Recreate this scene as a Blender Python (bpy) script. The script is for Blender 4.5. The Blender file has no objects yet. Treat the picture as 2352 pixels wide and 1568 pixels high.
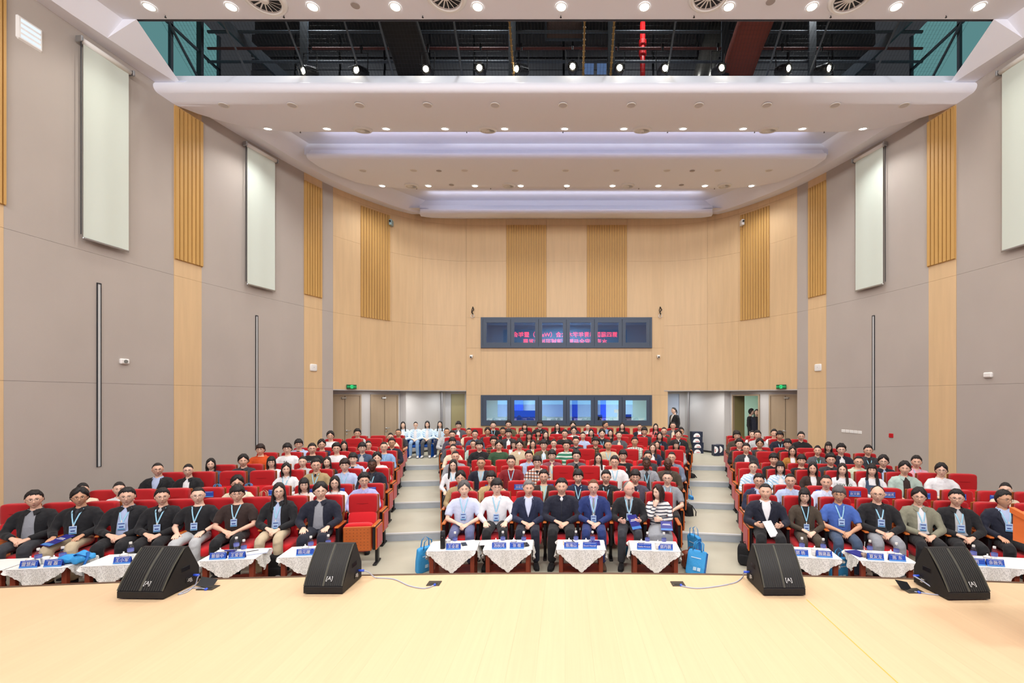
import bpy, math, random
import numpy as np
from mathutils import Vector, Matrix, noise
from mathutils.bvhtree import BVHTree
random.seed(7)
PI = math.pi
SC = bpy.context.scene
COL = SC.collection
F, CX, CY, HC = 1045.0, 1298.0, 911.0, 2.73   # focal length in pixels, principal point, eye height

def P(px, py, d):
    return Vector(((px - CX) / F * d, d, HC - (py - CY) / F * d))

def PX(px, d):
    return (px - CX) / F * d

# ---------------------------------------------------------------- camera
cam = bpy.data.cameras.new('camera')
cam.sensor_width = 36.0
cam.lens = F / 2352 * 36
cam.shift_x = -(CX - 1176) / 2352
cam.shift_y = (CY - 784) / 2352
cam.clip_start = 0.1
cam.clip_end = 200
camo = bpy.data.objects.new('camera', cam)
camo.location = (0, 0, HC)
camo.rotation_euler = (PI / 2, 0, 0)
COL.objects.link(camo)
SC.camera = camo
# ---------------------------------------------------------------- world, view, sampling
w = bpy.data.worlds.new('world')
SC.world = w
w.use_nodes = True
w.node_tree.nodes['Background'].inputs[0].default_value = (0.75, 0.8, 0.9, 1)
w.node_tree.nodes['Background'].inputs[1].default_value = 0.05
SC.view_settings.view_transform = 'Standard'
SC.view_settings.look = 'None'
SC.view_settings.gamma = 1
SC.view_settings.use_curve_mapping = False
SC.view_settings.exposure = 0.0
cy = SC.cycles
cy.max_bounces = 7
cy.diffuse_bounces = 4
cy.glossy_bounces = 3
cy.transmission_bounces = 4
cy.transparent_max_bounces = 12
cy.use_denoising = True
cy.caustics_reflective = False
cy.caustics_refractive = False
cy.sample_clamp_indirect = 6
cy.use_adaptive_sampling = True
cy.adaptive_threshold = 0.02

LS = 0.42
def lamp(name, kind, loc, power, size=1.0, size_y=None, rot=(0, 0, 0), col=(1, 1, 1), spot=1.2, blend=0.6):
    l = bpy.data.lights.new(name, kind)
    l.energy = power * LS
    l.color = col
    if kind == 'AREA':
        l.shape = 'RECTANGLE' if size_y else 'DISK'
        l.size = size
        if size_y:
            l.size_y = size_y
    if kind == 'SPOT':
        l.spot_size = spot
        l.spot_blend = blend
        l.shadow_soft_size = size
    o = bpy.data.objects.new(name, l)
    o.location = loc
    o.rotation_euler = rot
    COL.objects.link(o)
    return o

WARM = (1.0, 0.93, 0.84)
COOL = (1.0, 0.985, 0.97)
# stage wash fixtures hung over the stage behind the photographer, turned to the audience and the stage
for i, x in enumerate((-6.0, -2.0, 2.0, 6.0)):
    lamp('stage_wash_light', 'AREA', (x, -1.2, 9.55), 950, 2.2, 0.8, (math.radians(52), 0, 0), COOL)
for i, x in enumerate((-4.5, 0.0, 4.5)):
    lamp('stage_top_light', 'AREA', (x, 1.6, 9.4), 70, 3.0, 1.2, (0, 0, 0), WARM)

# downlight positions measured off the ceiling (px, py, depth)
TOPROW = [(343, 28), (531, 20), (718, 18), (908, 17), (1097, 15), (1289, 15), (1480, 13), (1674, 11), (1865, 11), (2058, 9), (2249, 15)]
LIT1 = [(615, 296), (751, 296), (887, 296), (1022, 296), (1159, 296), (1297, 296), (1433, 295), (1569, 295), (1707, 295), (1843, 294), (1982, 294)]
LIT2 = [(878, 427), (984, 427), (1091, 427), (1196, 427), (1302, 427), (1407, 427), (1512, 427), (1619, 426), (1726, 426)]
DIM1 = [(514, 243), (671, 243), (826, 243), (982, 243), (1137, 242), (1293, 242), (1450, 242), (1605, 242), (1761, 242), (1918, 241), (2077, 240)]
DIM2 = [(833, 389), (950, 389), (1067, 389), (1183, 389), (1299, 388), (1416, 388), (1532, 388), (1649, 388), (1766, 388)]
for px, py in TOPROW:
    lamp('downlight_lamp', 'SPOT', (PX(px, 8.22), 8.22, HC + 6.98), 330, 0.07, col=WARM, spot=2.3, blend=0.9)
for px, py in LIT1:
    lamp('downlight_lamp', 'SPOT', (PX(px, 11.4), 11.4, HC + 6.62), 420, 0.07, col=COOL, spot=2.3, blend=0.9)
for px, py in LIT2:
    lamp('downlight_lamp', 'SPOT', (PX(px, 14.8), 14.8, HC + 6.76), 320, 0.07, col=COOL, spot=2.3, blend=0.9)
# lilac cove strips inside the two ceiling recesses
lamp('cove_light', 'AREA', (0, 12.15, HC + 6.9), 34, 13.0, 0.08, (math.radians(125), 0, 0), (0.76, 0.76, 1.0))
lamp('cove_light', 'AREA', (0, 15.75, HC + 6.9), 30, 9.5, 0.08, (math.radians(125), 0, 0), (0.76, 0.8, 1.0))
# lamps under the rear soffits
for s in (-1, 1):
    lamp('soffit_lamp', 'AREA', (s * 5.3, 16.6, 2.9), 45, 0.3, col=COOL)
    lamp('soffit_lamp', 'AREA', (s * 4.6, 18.0, 2.9), 30, 0.3, col=(0.9, 0.95, 1))
    lamp('soffit_lamp', 'AREA', (s * 6.5, 15.6, 2.92), 12, 0.2, col=COOL)

# ---------------------------------------------------------------- materials
def lin(c):
    return tuple(((x / 255) / 12.92 if x / 255 <= 0.04045 else ((x / 255 + 0.055) / 1.055) ** 2.4) for x in c)

MATS = {}
def mat(name, rgb, rough=0.6, metal=0.0, bump=0.0, bscale=60.0, vary=0.0, vscale=(3, 3, 3), spec=0.4, emit=None, estr=0.0, sheen=0.0, coat=0.0):
    if name in MATS:
        return MATS[name]
    m = bpy.data.materials.new(name)
    MATS[name] = m
    m.use_nodes = True
    nt = m.node_tree
    b = nt.nodes['Principled BSDF']
    c = lin(rgb)
    b.inputs['Base Color'].default_value = (*c, 1)
    b.inputs['Roughness'].default_value = rough
    b.inputs['Metallic'].default_value = metal
    b.inputs['Specular IOR Level'].default_value = spec
    b.inputs['Sheen Weight'].default_value = sheen
    b.inputs['Coat Weight'].default_value = coat
    if emit:
        b.inputs['Emission Color'].default_value = (*emit, 1)
        b.inputs['Emission Strength'].default_value = estr
    m.diffuse_color = (*c, 1)
    tc = None
    if vary or bump:
        tc = nt.nodes.new('ShaderNodeTexCoord')
    if vary:
        mp = nt.nodes.new('ShaderNodeMapping')
        mp.inputs['Scale'].default_value = vscale
        nz = nt.nodes.new('ShaderNodeTexNoise')
        nz.inputs['Scale'].default_value = 1.0
        nz.inputs['Detail'].default_value = 5.0
        cr = nt.nodes.new('ShaderNodeValToRGB')
        lo = tuple(max(0, x * (1 - vary)) for x in c)
        hi = tuple(min(1, x * (1 + vary)) for x in c)
        cr.color_ramp.elements[0].color = (*lo, 1)
        cr.color_ramp.elements[1].color = (*hi, 1)
        cr.color_ramp.elements[0].position = 0.3
        cr.color_ramp.elements[1].position = 0.7
        nt.links.new(tc.outputs['Object'], mp.inputs[0])
        nt.links.new(mp.outputs[0], nz.inputs['Vector'])
        nt.links.new(nz.outputs[0], cr.inputs[0])
        nt.links.new(cr.outputs[0], b.inputs['Base Color'])
    if bump:
        n2 = nt.nodes.new('ShaderNodeTexNoise')
        n2.inputs['Scale'].default_value = bscale
        n2.inputs['Detail'].default_value = 3.0
        bp = nt.nodes.new('ShaderNodeBump')
        bp.inputs['Strength'].default_value = bump
        bp.inputs['Distance'].default_value = 0.02
        nt.links.new(tc.outputs['Object'], n2.inputs['Vector'])
        nt.links.new(n2.outputs[0], bp.inputs['Height'])
        nt.links.new(bp.outputs[0], b.inputs['Normal'])
    return m

def emis(name, rgb, strength):
    if name in MATS:
        return MATS[name]
    m = bpy.data.materials.new(name)
    MATS[name] = m
    m.use_nodes = True
    nt = m.node_tree
    nt.nodes.clear()
    e = nt.nodes.new('ShaderNodeEmission')
    e.inputs[0].default_value = (*lin(rgb), 1)
    e.inputs[1].default_value = strength
    o = nt.nodes.new('ShaderNodeOutputMaterial')
    nt.links.new(e.outputs[0], o.inputs[0])
    return m

def glass_pane(name, tint, refl):
    m = bpy.data.materials.new(name)
    m.use_nodes = True
    nt = m.node_tree
    nt.nodes.clear()
    t = nt.nodes.new('ShaderNodeBsdfTransparent')
    t.inputs[0].default_value = (*tint, 1)
    g = nt.nodes.new('ShaderNodeBsdfGlossy')
    g.inputs['Roughness'].default_value = 0.01
    mx = nt.nodes.new('ShaderNodeMixShader')
    mx.inputs[0].default_value = refl
    o = nt.nodes.new('ShaderNodeOutputMaterial')
    nt.links.new(t.outputs[0], mx.inputs[1])
    nt.links.new(g.outputs[0], mx.inputs[2])
    nt.links.new(mx.outputs[0], o.inputs[0])
    return m

M_WALL = mat('grey_wall_fabric', (177, 169, 161), 0.9, bump=0.03, bscale=60, vary=0.03, vscale=(1.2, 1.2, 0.8))
M_WOOD = mat('light_maple_panel', (213, 184, 143), 0.45, vary=0.05, vscale=(9, 9, 0.7))
M_SLAT = mat('ochre_slat_wood', (196, 156, 92), 0.5, vary=0.06, vscale=(9, 9, 0.6))
M_GAP = mat('dark_joint', (70, 55, 42), 0.9)
M_CEIL = mat('ceiling_paint', (236, 239, 248), 0.85, bump=0.03, bscale=3)
M_COVE = mat('cove_paint', (224, 228, 240), 0.85)
M_FLOOR = mat('grey_green_vinyl', (186, 184, 166), 0.38, vary=0.05, vscale=(2, 2, 2), spec=0.3)
M_RISER = mat('pale_blue_riser', (176, 186, 194), 0.45, vary=0.04, vscale=(8, 8, 8))
M_NOSE = mat('white_nosing', (214, 218, 220), 0.4)
M_STAGE = [mat('stage_board_%s' % c, rgb, 0.32, vary=0.03, vscale=(40, 1.2, 4), spec=0.35) for c, rgb in (('pale', (217, 189, 151)), ('honey', (216, 188, 150)), ('cream', (218, 190, 152)))]
M_STEDGE = mat('stage_edge_trim', (92, 70, 52), 0.4)
M_BLACK = mat('black_plastic', (22, 23, 25), 0.45)
M_DARK = mat('dark_steel', (52, 56, 60), 0.5, metal=0.3)
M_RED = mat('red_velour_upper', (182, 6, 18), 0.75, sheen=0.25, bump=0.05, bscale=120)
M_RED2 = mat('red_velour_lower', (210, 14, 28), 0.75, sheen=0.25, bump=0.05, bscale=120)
M_ARM = mat('orange_wood_arm', (200, 108, 46), 0.3, vary=0.10, vscale=(6, 40, 6), coat=0.3)
M_SHELL = mat('seat_shell_wood', (150, 84, 38), 0.45, vary=0.08, vscale=(4, 4, 20))
M_FRAME = mat('slate_window_frame', (70, 82, 98), 0.45, metal=0.2)
M_DOOR = mat('taupe_door', (158, 140, 116), 0.5, vary=0.04, vscale=(10, 10, 0.7))
M_JAMB = mat('pale_grey_paint', (186, 184, 182), 0.7)
M_METAL = mat('brushed_metal', (185, 188, 190), 0.3, metal=0.9)
M_WHITE = mat('white_plastic', (232, 232, 228), 0.4)
M_BLIND = mat('pale_green_blind', (204, 214, 204), 0.8, bump=0.05, bscale=8)
M_LAMP = emis('downlight_glow', (255, 250, 240), 14)
M_SPOTL = emis('spot_lens_glow', (255, 240, 210), 60)

# ---------------------------------------------------------------- mesh helpers
class MB:
    """collects vertices and faces for ONE mesh"""
    def __init__(s):
        s.v, s.f, s.m = [], [], []
        s.cur = 0
    def add(s, vs, fs, M=None):
        b = len(s.v)
        s.v += [tuple(M @ Vector(p)) for p in vs] if M is not None else [tuple(p) for p in vs]
        s.f += [tuple(i + b for i in f) for f in fs]
        s.m += [s.cur] * len(fs)
        return s
    def mb(s, o, M=None):
        b = len(s.v)
        s.v += [tuple(M @ Vector(p)) for p in o.v] if M is not None else list(o.v)
        s.f += [tuple(i + b for i in f) for f in o.f]
        s.m += [x + s.cur for x in o.m]
        return s
    def box(s, c, sz, M=None):
        x, y, z = sz[0] / 2, sz[1] / 2, sz[2] / 2
        vs = [(c[0] + i * x, c[1] + j * y, c[2] + k * z) for k in (-1, 1) for j in (-1, 1) for i in (-1, 1)]
        return s.add(vs, [(0, 2, 3, 1), (4, 5, 7, 6), (0, 1, 5, 4), (2, 6, 7, 3), (0, 4, 6, 2), (1, 3, 7, 5)], M)
    def cbox(s, c, sz, b, M=None):
        """box with chamfered edges"""
        x, y, z = sz[0] / 2, sz[1] / 2, sz[2] / 2
        b = min(b, x * .9, y * .9, z * .9)
        vs, fs, idx = [], [], {}
        for i in (-1, 1):
            for j in (-1, 1):
                for k in (-1, 1):
                    for a, (dx, dy, dz) in enumerate(((0, b, b), (b, 0, b), (b, b, 0))):
                        idx[i, j, k, a] = len(vs)
                        vs.append((c[0] + i * (x - dx), c[1] + j * (y - dy), c[2] + k * (z - dz)))
        g = lambda i, j, k, a: idx[i, j, k, a]
        def quad(l, out):
            p = [Vector(vs[q]) for q in l]
            n = (p[1] - p[0]).cross(p[2] - p[0])
            fs.append(tuple(l) if n.dot(Vector(out)) > 0 else tuple(l[::-1]))
        for q in (-1, 1):
            quad([g(q, -1, -1, 0), g(q, 1, -1, 0), g(q, 1, 1, 0), g(q, -1, 1, 0)], (q, 0, 0))
            quad([g(-1, q, -1, 1), g(1, q, -1, 1), g(1, q, 1, 1), g(-1, q, 1, 1)], (0, q, 0))
            quad([g(-1, -1, q, 2), g(1, -1, q, 2), g(1, 1, q, 2), g(-1, 1, q, 2)], (0, 0, q))
        for i in (-1, 1):
            for j in (-1, 1):
                quad([g(i, j, -1, 0), g(i, j, 1, 0), g(i, j, 1, 1), g(i, j, -1, 1)], (i, j, 0))
                quad([g(i, -1, j, 0), g(i, 1, j, 0), g(i, 1, j, 2), g(i, -1, j, 2)], (i, 0, j))
                quad([g(-1, i, j, 1), g(1, i, j, 1), g(1, i, j, 2), g(-1, i, j, 2)], (0, i, j))
                for k in (-1, 1):
                    quad([g(i, j, k, 0), g(i, j, k, 1), g(i, j, k, 2)], (i, j, k))
        return s.add(vs, fs, M)
    def pillow(s, c, sz, e=0.35, nu=16, nv=10, M=None):
        """super-ellipsoid cushion"""
        def p(a, q):
            return math.copysign(abs(a) ** q, a)
        vs, fs = [], []
        for i in range(nv + 1):
            ph = -PI / 2 + PI * i / nv
            for j in range(nu):
                th = 2 * PI * j / nu + PI / nu
                vs.append((c[0] + sz[0] / 2 * p(math.cos(ph), e) * p(math.cos(th), e), c[1] + sz[1] / 2 * p(math.cos(ph), e) * p(math.sin(th), e), c[2] + sz[2] / 2 * p(math.sin(ph), e)))
        for i in range(nv):
            for j in range(nu):
                a, b = i * nu + j, i * nu + (j + 1) % nu
                fs.append((a, b, b + nu, a + nu))
        return s.add(vs, fs, M)
    def ball(s, c, r, nu=12, nv=8, M=None):
        r = (r, r, r) if isinstance(r, (int, float)) else r
        vs, fs = [(c[0], c[1], c[2] - r[2])], []
        for i in range(1, nv):
            ph = -PI / 2 + PI * i / nv
            for j in range(nu):
                th = 2 * PI * j / nu
                vs.append((c[0] + r[0] * math.cos(ph) * math.cos(th), c[1] + r[1] * math.cos(ph) * math.sin(th), c[2] + r[2] * math.sin(ph)))
        vs.append((c[0], c[1], c[2] + r[2]))
        for j in range(nu):
            k = (j + 1) % nu
            fs.append((0, 1 + k, 1 + j))
            for i in range(nv - 2):
                a, b = 1 + i * nu + j, 1 + i * nu + k
                fs.append((a, b, b + nu, a + nu))
            t = 1 + (nv - 2) * nu
            fs.append((t + j, t + k, len(vs) - 1))
        return s.add(vs, fs, M)
    def tube(s, pts, rad, n=8, side=None, M=None, power=1.0):
        """loft along a polyline; rad = number, or (ra, rb) per point; side = direction of ra"""
        pts = [Vector(p) for p in pts]
        N = len(pts)
        if isinstance(rad, (int, float)):
            rad = [rad] * N
        rad = [(r, r) if isinstance(r, (int, float)) else r for r in rad]
        vs, fs = [], []
        for i, p in enumerate(pts):
            t = (pts[min(i + 1, N - 1)] - pts[max(i - 1, 0)]).normalized()
            sd = Vector(side) if side else (Vector((1, 0, 0)) if abs(t.x) < 0.9 else Vector((0, 1, 0)))
            u = (sd - t * sd.dot(t)).normalized()
            v = t.cross(u)
            for j in range(n):
                a = 2 * PI * j / n
                ca, sa = math.cos(a), math.sin(a)
                if power != 1:
                    ca, sa = math.copysign(abs(ca) ** power, ca), math.copysign(abs(sa) ** power, sa)
                vs.append(p + u * (rad[i][0] * ca) + v * (rad[i][1] * sa))
        for i in range(N - 1):
            for j in range(n):
                a, b = i * n + j, i * n + (j + 1) % n
                fs.append((a, b, b + n, a + n))
        vs += [pts[0], pts[-1]]
        for j in range(n):
            fs.append((j, N * n, (j + 1) % n)[::1])
            fs.append(((N - 1) * n + j, (N - 1) * n + (j + 1) % n, N * n + 1))
        return s.add(vs, fs, M)
    def lathe(s, prof, n=16, M=None, cap=True):
        vs, fs = [], []
        for r, z in prof:
            for j in range(n):
                vs.append((r * math.cos(2 * PI * j / n), r * math.sin(2 * PI * j / n), z))
        for i in range(len(prof) - 1):
            for j in range(n):
                a, b = i * n + j, i * n + (j + 1) % n
                fs.append((a, b, b + n, a + n))
        if cap:
            fs.append(tuple(range(n))[::-1])
            fs.append(tuple(range((len(prof) - 1) * n, len(prof) * n)))
        return s.add(vs, fs, M)
    def prism(s, poly, d0, d1, M=None, axis='x'):
        """polygon (a, b) extruded along an axis"""
        n = len(poly)
        mk = {'x': lambda a, b, d: (d, a, b), 'y': lambda a, b, d: (a, d, b), 'z': lambda a, b, d: (a, b, d)}[axis]
        vs = [mk(a, b, d0) for a, b in poly] + [mk(a, b, d1) for a, b in poly]
        fs = [tuple(range(n)), tuple(range(n, 2 * n))[::-1]]
        for i in range(n):
            j = (i + 1) % n
            fs.append((i, i + n, j + n, j))
        return s.add(vs, fs, M)
    def mesh(s, name, mats, smooth=False):
        me = bpy.data.meshes.new(name)
        me.from_pydata(s.v, [], s.f)
        for x in (mats if isinstance(mats, (list, tuple)) else [mats]):
            me.materials.append(x)
        if any(s.m):
            me.polygons.foreach_set('material_index', s.m)
        if smooth:
            me.polygons.foreach_set('use_smooth', [True] * len(s.f))
            if isinstance(smooth, float):
                me.set_sharp_from_angle(angle=smooth)
        me.validate()
        me.update()
        return me

def obj(name, data, parent=None, loc=None, rot=None, sc=None, **props):
    o = bpy.data.objects.new(name, data)
    COL.objects.link(o)
    if parent is not None:
        o.parent = parent
    if loc is not None:
        o.location = loc
    if rot is not None:
        o.rotation_euler = rot if not isinstance(rot, (int, float)) else (0, 0, rot)
    if sc is not None:
        o.scale = sc if not isinstance(sc, (int, float)) else (sc, sc, sc)
    for k, v in props.items():
        if v:
            o[k] = v
    return o

def part(name, mb, mats, parent=None, smooth=False, **kw):
    return obj(name, mb.mesh(name, mats, smooth), parent, **kw)

def thing(name, label, cat, loc=(0, 0, 0), rot=0, group=None, sc=None):
    return obj(name, None, None, loc, rot, sc, label=label, category=cat, group=group)

def own_mat(o, i, m):
    o.material_slots[i].link = 'OBJECT'
    o.material_slots[i].material = m

TEXTS = {}
def text_mesh(body, size, mats, extrude=0.0015, align='CENTER'):
    """flat lettering mesh in the XZ plane facing -Y, centred on its origin"""
    key = (body, size, mats.name, extrude)
    if key in TEXTS:
        return TEXTS[key]
    c = bpy.data.curves.new('lettering', 'FONT')
    c.body = body
    c.size = size
    c.align_x = align
    c.align_y = 'CENTER'
    c.extrude = extrude
    c.resolution_u = 2
    o = bpy.data.objects.new('lettering', c)
    COL.objects.link(o)
    dg = bpy.context.evaluated_depsgraph_get()
    me = bpy.data.meshes.new_from_object(o.evaluated_get(dg))
    bpy.data.objects.remove(o)
    bpy.data.curves.remove(c)
    me.transform(Matrix.Rotation(PI / 2, 4, 'X'))
    me.materials.clear()
    me.materials.append(mats)
    TEXTS[key] = me
    return me

# ---------------------------------------------------------------- side wall curve (plan), mirrored for both sides
_wp = [(-6.0, 9.35), (-2.0, 9.27), (3.0, 9.14), (7.23, 8.98), (10.1, 8.68), (12.0, 8.27), (13.56, 7.80), (14.5, 7.42), (15.3, 6.92), (16.3, 6.12), (16.9, 5.28), (17.2, 4.4), (17.3, 3.76)]
def _catmull(pts, sub=10):
    out = []
    for i in range(len(pts) - 1):
        p0, p1, p2, p3 = pts[max(i - 1, 0)], pts[i], pts[i + 1], pts[min(i + 2, len(pts) - 1)]
        for q in range(sub):
            t = q / sub
            out.append(tuple(0.5 * ((2 * p1[a]) + (-p0[a] + p2[a]) * t + (2 * p0[a] - 5 * p1[a] + 4 * p2[a] - p3[a]) * t * t + (-p0[a] + 3 * p1[a] - 3 * p2[a] + p3[a]) * t ** 3) for a in (0, 1)))
    out.append(pts[-1])
    return out
WC = _catmull(_wp)
WD = [p[0] for p in WC]
WX = [p[1] for p in WC]
_arc = [0.0]
for i in range(1, len(WC)):
    _arc.append(_arc[-1] + math.hypot(WD[i] - WD[i - 1], WX[i] - WX[i - 1]))
def wall_xd(d):
    return float(np.interp(d, WD, WX))
def s_of_px(px):
    """arc length at which the left-hand wall is seen at pixel column px"""
    k = (CX - px) / F
    for i in range(len(WC) - 1):
        a = WX[i] - k * WD[i]
        b = WX[i + 1] - k * WD[i + 1]
        if WD[i] > 0.5 and a * b <= 0 and a != b:
            t = a / (a - b)
            return _arc[i] + t * (_arc[i + 1] - _arc[i])
    return _arc[-1]
def s_of_d(d):
    return float(np.interp(d, WD, _arc))
def wall_pt(s, off=0.0):
    """(|x|, d) at arc length s, moved off metres into the room"""
    x, d = float(np.interp(s, _arc, WX)), float(np.interp(s, _arc, WD))
    e = 0.05
    x2, d2 = float(np.interp(s + e, _arc, WX)), float(np.interp(s + e, _arc, WD))
    x1, d1 = float(np.interp(s - e, _arc, WX)), float(np.interp(s - e, _arc, WD))
    tx, td = x2 - x1, d2 - d1
    L = math.hypot(tx, td) or 1
    return x - td / L * off, d + tx / L * off
def wall_piece(side, s0, s1, z0, z1, thick, off=0.0, seg=0.6):
    n = max(1, int((s1 - s0) / seg))
    mb = MB()
    vs, fs = [], []
    for i in range(n + 1):
        s = s0 + (s1 - s0) * i / n
        for o in (off, off + thick):
            x, d = wall_pt(s, o)
            for z in (z0, z1):
                vs.append((side * x, d, z))
    for i in range(n):
        a, b = 4 * i, 4 * i + 4
        fs += [(a, b, b + 1, a + 1), (a + 2, a + 3, b + 3, b + 2), (a, a + 2, b + 2, b), (a + 1, b + 1, b + 3, a + 3)]
    fs += [(0, 1, 3, 2), (4 * n, 4 * n + 2, 4 * n + 3, 4 * n + 1)]
    if side > 0:
        fs = [f[::-1] for f in fs]
    return mb.add(vs, fs)
ordn = ['first', 'second', 'third', 'fourth', 'fifth', 'sixth', 'seventh', 'eighth', 'ninth', 'tenth', 'eleventh', 'twelfth', 'thirteenth', 'fourteenth', 'fifteenth']
# ================================================================ THE ROOM
ZS, ZJ1, ZJ2, ZJ3, ZJ4, ZTOP = 2.96, 2.99, 5.43, 7.88, 9.25, 9.46
FZ = 0.576                                    # level of the rear floor
TH = 0.144                                    # riser height
def sag(x):
    x = abs(x)
    return 0.026 * x * x if x < 2.9 else 0.219 + 0.151 * (x - 2.9)
def row_d(k, x):
    return 7.89 + 0.98 * (k - 1) - sag(x) - 0.012 * x
def row_rot(x):
    return -math.atan((0.052 * abs(x) if abs(x) < 2.9 else 0.151) * (1 if x > 0 else -1) + 0.012)
def tier(k):
    return TH * ((k - 1) // 2)

# floor: level front strip and four long tiers whose edges follow the rows
fl = MB()
xs = [-9.6 + 0.4 * i for i in range(49)]
edges = [[(x, 2.0) for x in xs]] + [[(x, row_d(1, x) + 0.94 + 1.96 * i) for x in xs] for i in range(4)] + [[(x, 21.0) for x in xs]]
for i in range(5):
    z = TH * i
    vs = [(x, d, z) for x, d in edges[i]] + [(x, d, z) for x, d in edges[i + 1]]
    n = len(xs)
    fl.add(vs, [(j, j + 1, j + 1 + n, j + n) for j in range(n - 1)])
floor = part('floor', fl, M_FLOOR, kind='structure')
for i in range(1, 5):
    rb, nb = MB(), MB()
    vs = []
    for x, d in edges[i]:
        vs += [(x, d, TH * (i - 1)), (x, d, TH * i - 0.004), (x, d + 0.012, TH * (i - 1)), (x, d + 0.012, TH * i - 0.004)]
    fs = []
    for j in range(len(xs) - 1):
        a, b = 4 * j, 4 * j + 4
        fs += [(a, b, b + 1, a + 1), (a + 1, b + 1, b + 3, a + 3)]
    rb.add(vs, fs)
    part('step_riser', rb, M_RISER, floor)
    vs = []
    for x, d in edges[i]:
        vs += [(x, d - 0.006, TH * i - 0.022), (x, d - 0.006, TH * i + 0.004), (x, d + 0.05, TH * i + 0.004)]
    fs = []
    for j in range(len(xs) - 1):
        a, b = 3 * j, 3 * j + 3
        fs += [(a, b, b + 1, a + 1), (a + 1, b + 1, b + 2, a + 2)]
    nb.add(vs, fs)
    part('step_nosing', nb, M_NOSE, floor)

# side walls, panel by panel
for side, nm in ((-1, 'wall_left'), (1, 'wall_right')):
    sA, sB = s_of_d(-5.9), s_of_px(765)
    base = part(nm, wall_piece(side, sA, sB, 0.0, ZTOP + 0.4, 0.04, -0.08), M_GAP, kind='structure')
    cuts = [(s_of_d(-5.9), s_of_d(-2.0), 'g'), (s_of_d(-2.0), s_of_d(2.0), 'g'), (s_of_d(2.0), s_of_px(-62), 'g'), (s_of_px(-62), s_of_px(8), 'w'), (s_of_px(8), s_of_px(399), 'g'), (s_of_px(399), s_of_px(463), 'w'), (s_of_px(463), s_of_px(698), 'g'), (s_of_px(698), s_of_px(740), 'w'), (s_of_px(740), s_of_px(765), 'g')]
    for a, b, t in cuts:
        for z0, z1 in ((0.0, ZJ1), (ZJ1, ZJ2), (ZJ2, ZTOP + 0.4)):
            g = 0.003 if t == 'g' else 0.004
            part('wall_panel', wall_piece(side, a + g / 2, b - g / 2, z0 + 0.002, z1 - 0.002, 0.04 + (0.004 if t == 'w' else 0), -0.04), M_WALL if t == 'g' else M_WOOD, base)
    # fluted slat fields over the wooden strips
    for p0, p1, n in ((-62, 12, 7), (400, 465, 7), (698, 739, 7)):
        a, b = s_of_px(p0), s_of_px(p1)
        w_ = (b - a) / n
        sb = part('slat_backing', wall_piece(side, a, b, 5.79, 9.18, 0.01, 0.002), M_SLAT, base)
        for i in range(n):
            part('slat', wall_piece(side, a + w_ * i + 0.008, a + w_ * (i + 1) - 0.016, 5.80, 9.19, 0.04, 0.005), M_SLAT, base)

wb = part('wall_back', wall_piece(-1, s_of_px(765), _arc[-1], ZS, ZTOP + 0.4, 0.04, -0.08), M_GAP, kind='structure')
part('wall_backing', wall_piece(1, s_of_px(765), _arc[-1], ZS, ZTOP + 0.4, 0.04, -0.08), M_GAP, wb)
for side in (-1, 1):
    js = [s_of_px(p) for p in (765, 828, 900, 971)] + [_arc[-1]]
    for a, b in zip(js, js[1:]):
        for z0, z1 in ((ZS, ZJ2), (ZJ2, ZJ3), (ZJ3, ZJ4), (ZJ4, ZTOP + 0.4)):
            part('wall_panel', wall_piece(side, a + 0.002, b - 0.002, z0 + 0.002, z1 - 0.002, 0.04, -0.04, 0.25), M_WOOD, wb)
    a, b = s_of_px(828), s_of_px(896)
    n = 11
    w_ = (b - a) / n
    for i in range(n):
        part('slat', wall_piece(side, a + w_ * i + 0.008, a + w_ * (i + 1) - 0.020, 5.43, 9.17, 0.035, 0.0), M_SLAT, wb)
    # white-lit soffit and edge trim over the rear corner
# flat centre of the back wall around the two control-room windows
DW = 17.3
XL, XR = PX(1071, DW), PX(1534, DW)
WL, WR = PX(1105, DW), PX(1497, DW)
zu0, zu1 = P(0, 799, DW).z, P(0, 729, DW).z
zl0, zl1 = P(0, 977, DW).z, P(0, 907, DW).z
def cpanel(x0, x1, z0, z1):
    if z1 - z0 < 0.02 or x1 - x0 < 0.02:
        return
    part('wall_panel', MB().box(((x0 + x1) / 2, DW + 0.02, (z0 + z1) / 2), (x1 - x0 - 0.004, 0.04, z1 - z0 - 0.004)), M_WOOD, wb)
bk = MB()
for x0, x1, z0, z1 in ((XL, XR, zu1, ZTOP + 0.4), (XL, XR, zl1, zu0), (XL, XR, 0.0, zl0), (XL, WL, zl0, zl1), (WR, XR, zl0, zl1), (XL, WL, zu0, zu1), (WR, XR, zu0, zu1)):
    bk.box(((x0 + x1) / 2, DW + 0.09, (z0 + z1) / 2), (x1 - x0, 0.1, z1 - z0))
part('wall_backing', bk, M_GAP, wb)
vx = [XL, PX(1163, DW), PX(1255, DW), PX(1348, DW), PX(1440, DW), XR]
for a, b in zip(vx, vx[1:]):
    for z0, z1 in ((zu1, ZJ3), (ZJ3, ZJ4), (ZJ4, ZTOP + 0.4)):
        cpanel(a, b, z0, z1)
vm = [XL, WL, PX(1163, DW), PX(1255, DW), PX(1348, DW), PX(1440, DW), WR, XR]
for a, b in zip(vm, vm[1:]):
    if b > WL + 0.01 and a < WR - 0.01:
        cpanel(a, b, zl1, zu0)
        cpanel(a, b, 0.0, zl0)
    else:
        cpanel(a, b, 0.0, zl1)
        cpanel(a, b, zl1, zu0)
        cpanel(a, b, zu0, zu1)
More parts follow.
